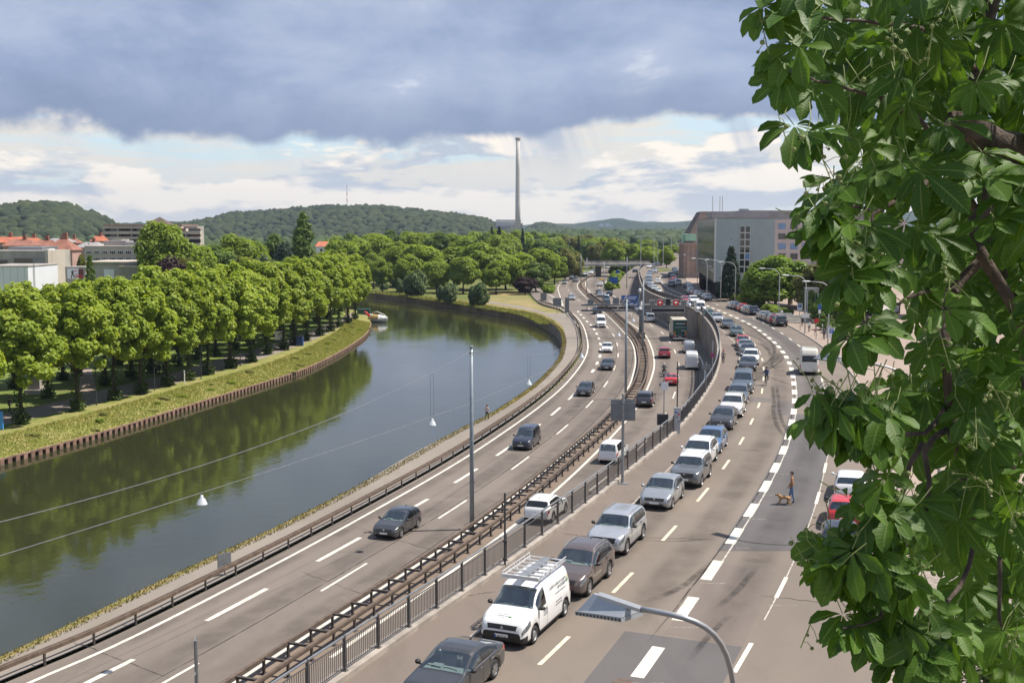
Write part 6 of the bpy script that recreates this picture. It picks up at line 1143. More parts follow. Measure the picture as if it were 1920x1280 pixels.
# --- power station and chimney
pc = D(971, 430, 1700); ch = thing('power_station_chimney', 'very tall pale concrete chimney above the far trees', 'chimney', (pc.x, 1700, -5)); hC = D(971, 258, 1700).z + 5; MB().tube([(0, 0, 0), (0, 0, hC * .35), (0, 0, hC * .7), (0, 0, hC)], [4.3, 3.8, 3.3, 2.8], 20).build('shaft', pbr('chimney_concrete', (.56, .52, .48), .85, .05, .02, dirt=.05), ch, True); MB().lathe([(3.4, hC - 4), (3.9, hC - 3), (3.9, hC - .5), (3.3, hC)], n=20).build('crown', M_CONG, ch)
B = Bld('power_station', 'grey power station halls at the foot of the chimney', 929, 1720, -5); B.blk('boiler_house', 930, 412, 977, 30, pbr('station_steel', (.30, .34, .37), .6, .1, .05)); B.blk('turbine_hall', 925, 424, 956, 30, M_CONG, -25); B.blk('pale_hall', 956.5, 423, 974, 28, M_BEIGE, -24); B.blk('side_tower', 974.5, 419, 980, 12, M_STEEL, -10)
for k in range(9): B.blk('steel_bay', 931 + k * 5, 413, 935 + k * 5, .5, M_FRAME, -.6, 417)
for i, (x, y, w, h) in enumerate(((1124, 419, 8, 6), (1136, 417, 6, 9), (1142, 421, 6, 5), (1152, 424, 5, 3), (1160, 423, 5, 3), (1172, 424, 8, 2.5), (1184, 425, 6, 2.5))):
    B = Bld('hillside_house', 'tiny white building on the far wooded ridge beyond the chimney', x, 3900, 60, group='white buildings on the far ridge', cat='building'); B.blk('wall', x, y, x + w, 10, M_COLD, 0, y + h); B.blk('roof', x - .3, y - .5, x + w + .3, 11, M_GRYROOF if i < 3 else M_TILE, -.5, y + .1)
for i in range(26):
    x = 372 + (i * 37 % 92); y = 416 + (i * 17 % 13) * .8; B = Bld('hillside_house', 'tiny white house with red roof in the far hillside settlement', x, 2500 - y, 10, group='houses in the far hillside settlement', cat='house'); B.blk('wall', x, y, x + 3.4, 8, M_COLD, 0, y + 3); a, e = B.q(x, y); b, _ = B.q(x + 3.4, y); MB().add([(a - .3, -.4, e), (b + .3, -.4, e), (b + .3, 8.4, e), (a - .3, 8.4, e), (a, 4, e + 2.2), (b, 4, e + 2.2)], [(0, 1, 5, 4), (2, 3, 4, 5), (1, 2, 5), (3, 0, 4)]).build('roof', M_TILE if i % 4 else M_GRYROOF, B.r)
q = D(651, 392, 2010); rm_ = thing('radio_mast', 'thin red and white radio mast on the wooded hill', 'mast', (q.x, 2010, q.z - 12))
for k in range(8): MB().tube([(0, 0, k * 6 + (6 if k else -8)), (0, 0, k * 6 + 12)], .9 - k * .06, 5).build('segment', M_SIGNR if k % 2 else M_WHITE, rm_)
q = D(467, 403, 2090); wt = thing('water_tower', 'tiny lookout tower on the ridge of the wooded hill', 'tower', (q.x, 2090, q.z - 14)); MB().tube([(0, 0, 0), (0, 0, 17)], 1.8, 8).build('shaft', M_CONG, wt); MB().lathe([(1.8, 15), (3.2, 17), (3.2, 20), (1.0, 21), (.001, 21.5)], n=10).build('head', M_CONG, wt)
# ================================================================== vegetation
def quads(name, V, rnd, mat):
    n = len(V); k = V.shape[1]; me = bpy.data.meshes.new(name); me.vertices.add(n * k); me.vertices.foreach_set('co', V.reshape(-1).astype(np.float32))
    me.loops.add(n * k); me.loops.foreach_set('vertex_index', np.arange(n * k, dtype=np.int32)); me.polygons.add(n); me.polygons.foreach_set('loop_start', np.arange(0, n * k, k, dtype=np.int32))
    a = me.attributes.new('rnd', 'FLOAT', 'POINT'); a.data.foreach_set('value', np.repeat(rnd, k).astype(np.float32)); me.update(); me.validate(); me.materials.append(mat); return me
def unit(v): return v / np.maximum(1e-9, np.linalg.norm(v, axis=-1, keepdims=True))
def leaves(c, nrm, size, r, shape=4):
    "leaf faces at centres c, facing nrm"
    n = len(c); t_ = unit(np.cross(nrm, r.normal(size=(n, 3)))); b = np.cross(nrm, t_); s = (size * r.uniform(.65, 1.3, n))[:, None]
    if shape == 4: P_ = [c - t_ * s * .6, c + b * s * .42 + nrm * s * .12, c + t_ * s * .6, c - b * s * .42 + nrm * s * .12]
    else: P_ = [c - t_ * s * .55, c - t_ * s * .1 + b * s * .5, c + t_ * s * .5 + b * s * .2, c + t_ * s * .55 - b * s * .25, c - b * s * .5]
    return np.stack(P_, 1)
def crown_mesh(name, seed, blobs, n, size, mat, inner=.22, up=.7):
    r = np.random.default_rng(seed); B = np.array([b[:4] for b in blobs], float); w = B[:, 3] ** 2; idx = r.choice(len(B), n, p=w / w.sum()); d = unit(r.normal(size=(n, 3)))
    ctr = B[:, :3].mean(0); outw = unit(B[idx, :3] - ctr); flip = (np.einsum('ij,ij->i', d, outw) < -.35) & (r.random(n) > inner); d[flip] *= -1
    rad = np.where(r.random(n) < inner, r.uniform(.35, .9, n), r.uniform(.72, 1.16, n)); lump = 1 + .16 * np.sin(d[:, 0] * 5 + idx) * np.cos(d[:, 1] * 5 + idx * 2) * np.sin(d[:, 2] * 6 + idx)
    c = B[idx, :3] + d * (B[idx, 3] * rad * lump)[:, None] * np.array([1, 1, .85]); nrm = unit(d * .9 + r.normal(size=(n, 3)) * .42 + np.array([.12, 0, up]))
    rn = np.clip(r.random(len(B))[idx] * .45 + r.random(n) * .55, 0, 1); return quads(name, leaves(c, nrm, size, r, 5), rn, mat)
def blobs_oval(seed, n, rx, rz, zc, r0, r1, shell=.72, low=-.75, taper=0):
    r = random.Random(seed); out = []
    while len(out) < n:
        v = Vector((r.gauss(0, 1), r.gauss(0, 1), r.gauss(0, 1))).normalized()
        if v.z < low: continue
        k = shell * r.uniform(.75, 1.08) if r.random() < .8 else r.uniform(.1, .6); q = 1 - taper * v.z * k; out.append((v.x * rx * k * q, v.y * rx * k * q, zc + v.z * rz * k, r.uniform(r0, r1) * (1 - .3 * taper * max(0, v.z))))
    return out
def trunk_mesh(name, seed, h, r0, hc, limbs=5, spread=2.2, mat=M_BARK):
    r = random.Random(seed); b = MB(); b.tube([(0, 0, -.3), (r.uniform(-.05, .05), r.uniform(-.05, .05), h * .25), (r.uniform(-.12, .12), r.uniform(-.12, .12), h * .6), (r.uniform(-.3, .3), r.uniform(-.3, .3), hc)], [r0 * 1.25, r0 * .95, r0 * .8, r0 * .2], 8)
    for k in range(limbs):
        a = 2 * PI * k / limbs + r.uniform(-.3, .3); z = h * r.uniform(1.05, 1.5); L_ = spread * r.uniform(.7, 1.2); b.tube([(0, 0, z), (math.cos(a) * L_ * .45, math.sin(a) * L_ * .45, z + L_ * .5), (math.cos(a) * L_, math.sin(a) * L_, z + L_ * 1.15)], [r0 * .5, r0 * .32, r0 * .08], 6)
    me = b.mesh(name, True); me.materials.append(mat); return me
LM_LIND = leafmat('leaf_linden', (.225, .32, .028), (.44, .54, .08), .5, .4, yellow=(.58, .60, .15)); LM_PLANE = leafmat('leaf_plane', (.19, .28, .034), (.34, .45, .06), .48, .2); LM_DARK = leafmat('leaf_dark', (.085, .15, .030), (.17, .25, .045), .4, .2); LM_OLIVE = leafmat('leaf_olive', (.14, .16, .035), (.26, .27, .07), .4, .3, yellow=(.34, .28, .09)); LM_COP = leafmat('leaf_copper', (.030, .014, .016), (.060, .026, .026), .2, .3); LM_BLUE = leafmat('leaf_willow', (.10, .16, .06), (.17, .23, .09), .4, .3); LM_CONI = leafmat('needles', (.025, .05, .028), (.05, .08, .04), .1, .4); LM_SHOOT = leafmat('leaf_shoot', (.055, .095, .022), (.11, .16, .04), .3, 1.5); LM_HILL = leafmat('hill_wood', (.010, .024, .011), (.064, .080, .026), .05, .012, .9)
PROTO = {}
for k in range(4):
    bl_ = blobs_oval(20 + k, 125, 4.1, 5.7, 8.9, .5, 1.1, .86, -.80, .28); bl_ += [(random.uniform(-.8, .8), random.uniform(-.8, .8), 13.6 + random.random() * .6, .6)] 
    cm = crown_mesh('crown', 30 + k, bl_, 20000, .34, LM_LIND); tmh = trunk_mesh('trunk', 40 + k, 4.0, .25, 11)
    r = np.random.default_rng(50 + k); n = 420; zz = r.uniform(0.05, 4.4, n) ** 1.0; zz = np.where(r.random(n) < .55, r.uniform(0, 1.2, n), zz); rr_ = r.uniform(.15, .75, n) * np.where(zz < 1.2, 1.25, .85); a = r.uniform(0, 2 * PI, n); c = np.stack([rr_ * np.cos(a), rr_ * np.sin(a), zz], 1)
    PROTO['linden%d' % k] = [('trunk', tmh), ('crown', cm), ('trunk_shoots', quads('trunk_shoots', leaves(c, unit(r.normal(size=(n, 3)) + [0, 0, .5]), .26, r, 5), r.random(n), LM_SHOOT))]
for k in range(4): PROTO['round%d' % k] = [('trunk', trunk_mesh('trunk', 60 + k, 4.0, .38, 12, 6, 3)), ('crown', crown_mesh('crown', 70 + k, blobs_oval(80 + k, 66, 6.8, 7.4, 9.0, 1.2, 2.4, low=-.92), 17000, .55, LM_PLANE))]
PROTO['poplar'] = [('trunk', trunk_mesh('trunk', 91, 3, .4, 20, 4, 1)), ('crown', crown_mesh('crown', 92, [(random.uniform(-1.6, 1.6) * (1 - abs(z - 9) / 14), random.uniform(-1.6, 1.6) * (1 - abs(z - 9) / 14), z, 1.7 - max(0, z - 15) * .17) for z in np.linspace(2.5, 21, 44)], 12000, .5, LM_DARK, up=.1))]
cn_ = [];
for z in np.linspace(1.6, 13.5, 26):
    R_ = 3.3 * (1 - z / 14.3) + .25
    for a in np.linspace(0, 2 * PI, max(4, int(R_ * 4)), endpoint=False): aa = a + z * 2.1; cn_.append((math.cos(aa) * R_ * random.uniform(.6, .95), math.sin(aa) * R_ * random.uniform(.6, .95), z - R_ * .12, .28 + R_ * .14))
PROTO['conifer'] = [('trunk', trunk_mesh('trunk', 93, 12, .22, 13.6, 2, .5)), ('crown', crown_mesh('crown', 94, cn_, 11000, .34, LM_CONI, up=-.1))]
for k in range(3): PROTO['bush%d' % k] = [('stems', trunk_mesh('stems', 95 + k, .8, .09, 2.4, 6, 1.2)), ('foliage', crown_mesh('foliage', 96 + k, blobs_oval(97 + k, 34, 2.6, 2.2, 2.3, .6, 1.2, low=-.9), 6500, .34, LM_BLUE))]
HT = dict(linden=14.2, round=17.3, poplar=22.3, conifer=13.9, bush=4.9); WD = dict(linden=9.2, round=14.0, poplar=6, conifer=6.4, bush=6.6)
tn = [0]
def tree(kind, base, h, w, label, group=None, mat=None, name=None, cat='tree', rot=None):
    fam = kind.rstrip('0123456789'); t0 = thing(name or dict(linden='linden_tree', round='broadleaf_tree', poplar='poplar_tree', conifer='conifer_tree', bush='bush')[fam], label, cat, base, random.uniform(0, 6.28) if rot is None else rot, group); sz = h / HT[fam]; sx = w / WD[fam]; t0.scale = (sx, sx, sz)
    for nm, me in PROTO[kind]:
        o = link(nm, me, t0)
        if nm == 'trunk_shoots': stuff(o)
        if mat and nm in ('crown', 'foliage'): o.material_slots[0].link = 'OBJECT'; o.material_slots[0].material = mat
    return t0
# linden rows on the left bank
rowF = PL([(-70, 826), (40, 795), (145, 770), (216, 750), (265, 738), (314, 723), (355, 713), (391, 702), (433, 690), (471, 678), (502, 664), (531, 655), (553, 646), (575, 638), (600, 629), (620, 621), (636, 613), (652, 605), (666, 597)], ZB)
rowB = PL([(-20, 772), (90, 746), (197, 723), (246, 711), (284, 699), (334, 686), (370, 674), (404, 667), (440, 655), (470, 646), (500, 636), (525, 628), (550, 619), (573, 611), (594, 603), (612, 596), (628, 590), (641, 584)], ZB)
for i, p in enumerate(rowF): tree('linden%d' % (i * 7 % 4), p, random.uniform(13.6, 15.4), random.uniform(8.2, 9.4), 'yellow green linden with leafy trunk in the row nearest the river', 'lindens in the row nearest the river')
for i, p in enumerate(rowB): tree('linden%d' % ((i * 5 + 1) % 4), p, random.uniform(13.2, 15), random.uniform(8, 9.2), 'yellow green linden in the second row beyond the riverside path', 'lindens in the second row')
n_ = Vector((-1, -.12, 0)).normalized()
for i, p in enumerate(rowB):
    if i % 1 == 0: q = p + n_ * random.uniform(9, 11) + Vector((0, random.uniform(-2, 2), 0)); tree('linden%d' % (i * 3 % 4), q, random.uniform(11.2, 12.8), random.uniform(8, 9.4), 'yellow green linden in the third row facing the park lawn', 'lindens in the third row')
def T(kind, x, ytop, w, Y, label, z=-4.9, mat=None, group=None, **k):
    p = D(x, ytop, Y); return tree(kind, (p.x, Y, z), p.z - z, w * Y / F, label, group, mat, **k)
# trees in front of the left town
T('round0', 305, 396, 108, 262, 'big broad green tree towering over the concrete hall'); T('round2', 322, 474, 96, 225, 'round copper beech with dark purple leaves behind the lindens', mat=LM_COP); T('round1', 222, 505, 56, 215, 'small round green tree in front of the concrete hall'); T('round3', 45, 450, 56, 275, 'light green tree among the red roofs'); T('round1', 150, 462, 28, 240, 'slim green tree beside the hipped house', mat=LM_OLIVE); T('conifer', 168, 478, 44, 205, 'thin spotty tree in front of the pale office', mat=LM_DARK)
for i, (x, y, w, Y, m_) in enumerate(((372, 445, 72, 280, None), (350, 470, 60, 255, LM_OLIVE), (405, 452, 80, 285, LM_DARK), (440, 424, 92, 320, None), (465, 470, 70, 262, LM_OLIVE), (478, 440, 72, 330, None), (515, 432, 66, 340, LM_DARK), (500, 465, 60, 280, LM_BLUE), (530, 440, 38, 300, LM_CONI), (540, 470, 60, 275, LM_DARK), (595, 470, 52, 310, LM_OLIVE), (615, 478, 50, 300, LM_DARK), (575, 475, 60, 290, LM_PLANE), (640, 480, 55, 290, LM_OLIVE))):
    T('round%d' % (i % 4), x, y, w, Y, 'broadleaf tree of the mixed park grove between the big tree and the poplar', mat=m_, group='mixed trees of the park grove')
T('poplar', 568, 392, 50, 318, 'tall columnar poplar rising above the park grove')
# plane trees on the far bank and behind
for i, (x, y, w, Y) in enumerate(((640, 441, 84, 395), (676, 437, 78, 410), (712, 438, 82, 400), (745, 443, 84, 388), (792, 450, 90, 378), (850, 453, 92, 372), (905, 450, 104, 362), (948, 463, 80, 366))): T('round%d' % (i % 4), x, y, w, Y, 'large round plane tree in the row on the far river bank', group='plane trees on the far river bank')
for i, (x, y, w, Y) in enumerate(((716, 480, 48, 356), (764, 474, 62, 352), (818, 478, 62, 347), (868, 474, 66, 343), (930, 482, 60, 340), (700, 470, 50, 372))): T('round%d' % ((i + 1) % 4), x, y, w, Y, 'full green tree standing close to the water on the far bank', group='trees close to the water on the far bank')
for i in range(15): x = 628 + i * 22; T('round%d' % ((i + 1) % 4), x + random.uniform(-6, 6), random.uniform(425, 434), random.uniform(56, 76), random.uniform(450, 520), 'dense green tree in the second belt behind the plane trees', group='second belt behind the plane trees', mat=[None, LM_DARK, None, LM_PLANE][i % 4])
for i, (x, y, w, Y, m_) in enumerate(((975, 470, 78, 350, None), (1005, 482, 60, 348, LM_DARK), (1016, 458, 66, 385, None), (1040, 470, 56, 400, None), (1060, 462, 50, 420, LM_OLIVE), (1078, 466, 40, 430, LM_OLIVE), (1052, 452, 60, 460, LM_DARK))): T('round%d' % ((i + 2) % 4), x, y, w, Y, 'green tree crowding the park side of the motorway curve', group='trees at the motorway curve', mat=m_)
T('round3', 985, 515, 50, 338, 'low dark purple leaved tree under the park trees', mat=LM_COP); T('round1', 905, 438, 36, 470, 'dark purple tree in the belt behind the plane trees', mat=LM_COP)
for i, (x, y, w, Y) in enumerate(((922, 425, 20, 500), (936, 424, 24, 520), (980, 428, 16, 560), (1085, 441, 12, 560))): T('conifer', x, y, w, Y, 'dark conifer tip in the belt below the power station', group='conifers below the power station')
for i in range(46):
    x = 925 + (i * 61 % 290) + random.uniform(-6, 6); f_ = (x - 925) / 290; Y = random.uniform(480, 760); y = 424 + f_ * 22 + random.uniform(-3, 9) + (Y < 560) * 6
    T('round%d' % (i % 4), x, y, random.uniform(40, 60) * 520 / Y, Y, 'green tree in the far wooded belt below the chimney', group='far wooded belt below the chimney', mat=[None, LM_DARK, LM_OLIVE, None, LM_PLANE][i % 5])
# hedge trees and bushes on banks
for i, (x, yb, yt, w) in enumerate(((742, 545, 500, 34), (780, 563, 504, 56), (752, 556, 520, 26), (842, 575, 528, 44), (830, 572, 536, 30), (896, 582, 526, 48), (720, 550, 532, 24))):
    p = P(x, yb - 4, -5.4); tree('bush%d' % (i % 3), p, (yb - yt) / (yb - 425) * 20.6, w * p.y / F, 'grey green willow bush overhanging the far river bank', 'willow bushes on the far river bank', cat='bush')
for i in range(22):
    x = 1005 + (i % 11) * 8.5 + random.uniform(-3, 3); yb = 533 - (i % 11) * 2.0 + (i // 11) * 0; p = P(x, yb, ZM); p += Vector((-3 - 3 * (i // 11), 5 + 6 * (i // 11), -.3)); tree('bush%d' % (i % 3), p, random.uniform(4, 8), random.uniform(6, 9), 'leafy shrub in the hedge beside the slip road', 'shrubs beside the slip road', mat=[LM_PLANE, LM_DARK, LM_OLIVE][i % 3], cat='bush')
for i, (x, y) in enumerate(((1025, 545), (1031, 546), (1022, 540), (1034, 541), (1148, 541), (1151, 533), (1154, 526), (1158, 520), (1163, 515), (1168, 511), (1173, 507), (1152, 515), (1157, 510), (1164, 505), (1180, 502))):
    p = P(x, y, -4); p.z = -4.9; tree('bush%d' % (i % 3), p, 2.2 if i < 4 else 3.0 + i * .15, 3.6 if i < 4 else 6.5, 'bright green clipped shrub in the wedge beside the ramp' if i > 3 else 'low bright green shrub on the slip road island', 'shrubs of the ramp wedge' if i > 3 else 'slip road island shrubs', mat=LM_PLANE, cat='bush')
# right side trees
tree('conifer', (44.9, 233.5, .12), 11.2, 5.8, 'dark spruce standing before the grey green office wall'); p = P(1452, 583, .12) + Vector((2, 8, -1.4)); tree('round1', p, 12.4, 13.4, 'bright green round street tree behind the parked cars', mat=leafmat('leaf_bright', (.13, .22, .025), (.25, .37, .05), .42, .3)); p = P(1540, 600, .12) + Vector((2, 6, -1.2)); tree('round2', p, 11.6, 10.5, 'green round tree beside the hedge next to the chestnut', mat=LM_OLIVE)
p = P(1425, 578, .12) + Vector((1, 5, 0)); tree('round3', p, 8.0, 8, 'smaller green tree beside the bright round street tree'); tree('round0', (66, 215, .1), 12.5, 11, 'dark tree behind the flyover ramp', mat=LM_DARK); tree('round2', (72, 190, .1), 13, 12, 'dark tree filling in behind the stairs', mat=LM_DARK)
for i, (x, y, h, w) in enumerate(((1392, 573, 2.6, 4), (1402, 575, 3.2, 5), (1412, 578, 2.2, 4), (1372, 566, 2, 3.5), (1440, 588, 1.6, 4), (1455, 592, 1.4, 4), (1470, 596, 1.4, 3.4), (1548, 622, 1.9, 4), (1562, 628, 1.9, 4), (1576, 634, 1.9, 4), (1590, 640, 2, 4), (1540, 608, 3.4, 5), (1560, 604, 4.5, 6), (1585, 612, 4.5, 6))):
    p = P(x, y, .12) + Vector((1, 3, 0)); tree('bush%d' % (i % 3), p, h, w, 'green shrub of the planting behind the pavement opposite the wall', 'shrubs behind the pavement opposite the wall', mat=LM_DARK if i > 6 else LM_PLANE, cat='bush')
T('round0', 1321, 520, 20, 258, 'small dark purple street tree under the office overhang', z=.1, mat=LM_COP)
for i in range(14):
    x = 1172 + i * 8.6 + random.uniform(-3, 3); Y = random.uniform(520, 720); T('round%d' % (i % 4), x, random.uniform(452, 470), random.uniform(26, 40), Y, 'green street tree around the far junction', z=0, group='street trees around the far junction', mat=[None, LM_PLANE, LM_DARK][i % 3])
T('round2', 1250, 462, 34, 420, 'green tree on the grass island of the far junction', z=0)
# wooded hills
ico = bmesh.new(); bmesh.ops.create_icosphere(ico, subdivisions=2, radius=1); icv = np.array([v.co[:] for v in ico.verts]); icf = np.array([[v.index for v in f.verts] for f in ico.faces]); ico.free()
def mass(name, centers, radii, mat, seed, flat=.85):
    r = np.random.default_rng(seed); n = len(centers); V = np.empty((n, len(icv), 3)); 
    for i in range(n):
        a = r.uniform(0, 2 * PI); ca, sa = math.cos(a), math.sin(a); v = icv * (1 + .22 * np.sin(icv[:, [0]] * r.uniform(3, 6) + a) * np.cos(icv[:, [1]] * r.uniform(3, 6) + a * 2) + .10 * r.normal(size=(len(icv), 1))); v = np.stack([v[:, 0] * ca - v[:, 1] * sa, v[:, 0] * sa + v[:, 1] * ca, v[:, 2] * flat], 1); V[i] = v * radii[i] + centers[i]
    fs = (icf[None] + (np.arange(n) * len(icv))[:, None, None]).reshape(-1, 3); me = bpy.data.meshes.new(name); me.vertices.add(n * len(icv)); me.vertices.foreach_set('co', V.reshape(-1).astype(np.float32)); m_ = len(fs); me.loops.add(m_ * 3); me.loops.foreach_set('vertex_index', fs.reshape(-1).astype(np.int32)); me.polygons.add(m_); me.polygons.foreach_set('loop_start', np.arange(0, m_ * 3, 3, dtype=np.int32)); me.polygons.foreach_set('use_smooth', np.ones(m_, bool))
    at = me.attributes.new('rnd', 'FLOAT', 'POINT'); at.data.foreach_set('value', np.repeat(r.random(n), len(icv)).astype(np.float32)); me.update(); me.materials.append(mat); o = link(name, me); stuff(o); return o
def hill(name, ridge, Y, depth, r0, spacing, seed, label, mat=LM_HILL, forest=True, zb=-5):
    r = np.random.default_rng(seed); pr = [D(x, y, Y) for x, y in ridge]; xs = [p.x for p in pr]; zs = [p.z - (r0 * .9 if forest else 0) for p in pr]
    gx = np.linspace(xs[0], xs[-1], 60); gz = np.interp(gx, xs, zs); g_ = MB(); vv = np.linspace(0, 1.5, 14)
    rows = [[Vector((x * (1 - (1 - v) * depth / Y * .6), Y - depth + v * depth, zb + (z - zb) * (math.sin(min(v, 1) * PI / 2) if v <= 1 else max(.0, 1 - (v - 1) * 1.2)) + (r.normal() * 3 if forest else r.normal() * 1.5))) for x, z in zip(gx, gz)] for v in vv]
    for a, b in zip(rows, rows[1:]): g_.ribbon(a, b)
    struct(g_.build(name, M_FAR if forest else mat, smooth=True, up=True))
    if not forest: return
    nx = int((xs[-1] - xs[0]) / spacing); nv = int(depth * 1.12 / spacing); cs = []; rs = []
    for i in range(nx):
        for j in range(nv):
            x = xs[0] + (i + r.uniform(-.3, 1.3)) * spacing; v = (j + r.uniform(-.3, 1.3)) / nv * 1.12; z = np.interp(x, xs, zs); zz = zb + (z - zb) * (math.sin(min(v, 1) * PI / 2) if v <= 1 else 1 - (v - 1) * 1.2)
            k = r0 * r.uniform(.45, 1.5); cs.append((x * (1 - (1 - v) * depth / Y * .6), Y - depth + v * depth, zz + k * .35)); rs.append(k)
    o = mass(name + '_wood', np.array(cs), np.array(rs), mat, seed + 1); return tag(o, label, 'forest')
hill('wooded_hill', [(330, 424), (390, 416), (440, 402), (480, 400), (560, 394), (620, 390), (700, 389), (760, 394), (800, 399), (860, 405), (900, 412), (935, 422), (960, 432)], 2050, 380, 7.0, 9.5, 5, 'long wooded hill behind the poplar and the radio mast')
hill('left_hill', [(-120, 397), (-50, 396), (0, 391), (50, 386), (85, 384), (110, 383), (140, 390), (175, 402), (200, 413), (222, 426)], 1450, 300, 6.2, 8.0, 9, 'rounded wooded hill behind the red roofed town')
M_FARW = grassmat('distant_wood', (.022, .040, .022), (.035, .055, .028), (.06, .07, .035), .006)
hill('settlement_hill', [(150, 426), (220, 419), (300, 417), (380, 414), (440, 411), (500, 416), (560, 425)], 2700, 500, 0, 1, 21, '', M_FARW, False); hill('far_ridge', [(930, 427), (970, 423), (1010, 420), (1060, 421), (1110, 415.5), (1150, 410.5), (1172, 411.5), (1200, 416), (1250, 417), (1290, 414), (1320, 411), (1400, 407), (1500, 403), (1620, 400), (1760, 396), (2000, 399)], 4600, 1000, 0, 1, 31, '', M_FARW, False); hill('near_ridge', [(985, 430), (1000, 421), (1015, 418), (1030, 419), (1050, 426), (1075, 432)], 3000, 500, 5, 12, 41, 'small wooded knoll beyond the chimney')
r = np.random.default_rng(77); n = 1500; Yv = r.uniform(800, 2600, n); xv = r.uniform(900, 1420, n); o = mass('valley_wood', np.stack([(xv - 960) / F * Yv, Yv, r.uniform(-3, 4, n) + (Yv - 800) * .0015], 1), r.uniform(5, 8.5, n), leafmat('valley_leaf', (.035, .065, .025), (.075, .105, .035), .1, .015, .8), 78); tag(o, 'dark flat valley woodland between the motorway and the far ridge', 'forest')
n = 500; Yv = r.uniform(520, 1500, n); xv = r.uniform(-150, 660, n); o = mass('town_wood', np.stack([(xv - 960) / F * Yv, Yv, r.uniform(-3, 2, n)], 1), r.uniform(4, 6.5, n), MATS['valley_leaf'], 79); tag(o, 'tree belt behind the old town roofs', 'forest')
# meadow grass on the left bank, dry verge tufts
def tufts(name, line, lo, hi, n, hgt, mat, label, dz, seed):
    r = np.random.default_rng(seed); L_ = np.array([p[:] for p in line]); i = r.integers(0, len(L_) - 1, n); f = r.random(n)[:, None]; base = L_[i] * (1 - f) + L_[i + 1] * f; d = unit(L_[i + 1] - L_[i]); nr = np.stack([d[:, 1], -d[:, 0], 0 * d[:, 0]], 1); o_ = r.uniform(lo, hi, n); base = base + nr * o_[:, None]; base[:, 2] = base[:, 2] + dz(o_)
    a = r.uniform(0, 2 * PI, n); w = .30 * hgt * r.uniform(.4, 1.5, n); h = hgt * r.uniform(.4, 1.3, n); t_ = np.stack([np.cos(a) * w, np.sin(a) * w, 0 * a], 1); tip = np.stack([r.normal(size=n) * .15 * h, r.normal(size=n) * .15 * h, h], 1); V = np.stack([base - t_, base + t_, base + tip], 1); o = link(name, quads(name, V, r.random(n), mat)); stuff(o); return tag(o, label, 'grass')
LM_MEAD = leafmat('meadow_blades', (.24, .30, .06), (.44, .41, .15), .35, .2, .8, yellow=(.60, .55, .16)); LM_DRYB = leafmat('dry_blades', (.30, .235, .10), (.20, .20, .06), .25, .8, .8)
mz = lambda o_: np.interp(-o_, [0, 1.4, 3, 4.4, 5.5], [0, .28, .55, .72, .8])
tufts('meadow_grass', [p for p in PILE if p.y > 85], -5.4, -.1, 52000, .20, LM_MEAD, 'tall flowering meadow grass along the left river bank', mz, 3)
ev = [e for e in even([p for p in PILE if p.y > 95], 3.1)]
for i, (p, h) in enumerate(ev[:48]):
    if random.random() < .75: q = p + Vector((-math.sin(h), math.cos(h), 0)) * random.uniform(.3, 4.6); q.z = -6.0 + float(mz(np.array([-(q - p).xy.length]))[0]) - .05; tree('bush%d' % (i % 3), q, random.uniform(.25, .65), random.uniform(.6, 2.2), 'low weed clump in the meadow above the sheet pile wall', 'weed clumps in the bank meadow', mat=[LM_PLANE, LM_MEAD, LM_LIND, LM_MEAD][i % 4], cat='plant', name='weed_clump')
tufts('verge_grass', [p for p in VERGE if 40 < p.y < 290], -.05, .75, 15000, .14, LM_DRYB, 'dry grass edge between the towpath and the river', lambda o_: 0 * o_, 4)
tufts('far_bank_grass', setz(VERGE, -4.95)[-40:], -2.2, 1.5, 9000, .55, LM_MEAD, 'rough grass on the far river bank', lambda o_: 0 * o_, 6)
# ================================================================== people and animals
SKIN = pbr('skin', (.50, .31, .22), .6, .06, 9)
def skinned(verts, edges, rad, root=0, sub=1):
    me = bpy.data.meshes.new('tmp'); me.from_pydata([tuple(v) for v in verts], edges, []); o = bpy.data.objects.new('tmp', me); COL.objects.link(o); o.modifiers.new('s', 'SKIN'); sv = me.skin_vertices[0].data
    for i, r_ in enumerate(rad): sv[i].radius = r_ if isinstance(r_, tuple) else (r_, r_); sv[i].use_root = i == root
    m_ = o.modifiers.new('u', 'SUBSURF'); m_.levels = m_.render_levels = sub; bpy.context.view_layer.update()
    out = bpy.data.meshes.new_from_object(o.evaluated_get(bpy.context.evaluated_depsgraph_get())); bpy.data.objects.remove(o); return out
J0 = dict(pelvis=(0, 0, .95), spine=(0, 0, 1.14), chest=(.01, 0, 1.33), neck=(.0, 0, 1.48), jaw=(.03, 0, 1.56), head=(.02, 0, 1.66), shL=(0, .17, 1.41), elL=(-.02, .23, 1.14), wrL=(.05, .23, .90), haL=(.07, .22, .82), shR=(0, -.17, 1.41), elR=(-.02, -.23, 1.14), wrR=(.05, -.23, .90), haR=(.07, -.22, .82), hipL=(0, .09, .90), knL=(.02, .10, .50), anL=(-.02, .10, .10), toL=(.13, .11, .04), hipR=(0, -.09, .90), knR=(.02, -.10, .50), anR=(-.02, -.10, .10), toR=(.13, -.11, .04))
RAD = dict(pelvis=(.125, .16), spine=(.11, .14), chest=(.12, .165), neck=.055, jaw=.07, head=.095, sh=.068, el=.048, wr=.032, ha=.036, hip=.095, kn=.062, an=.045, to=.042)
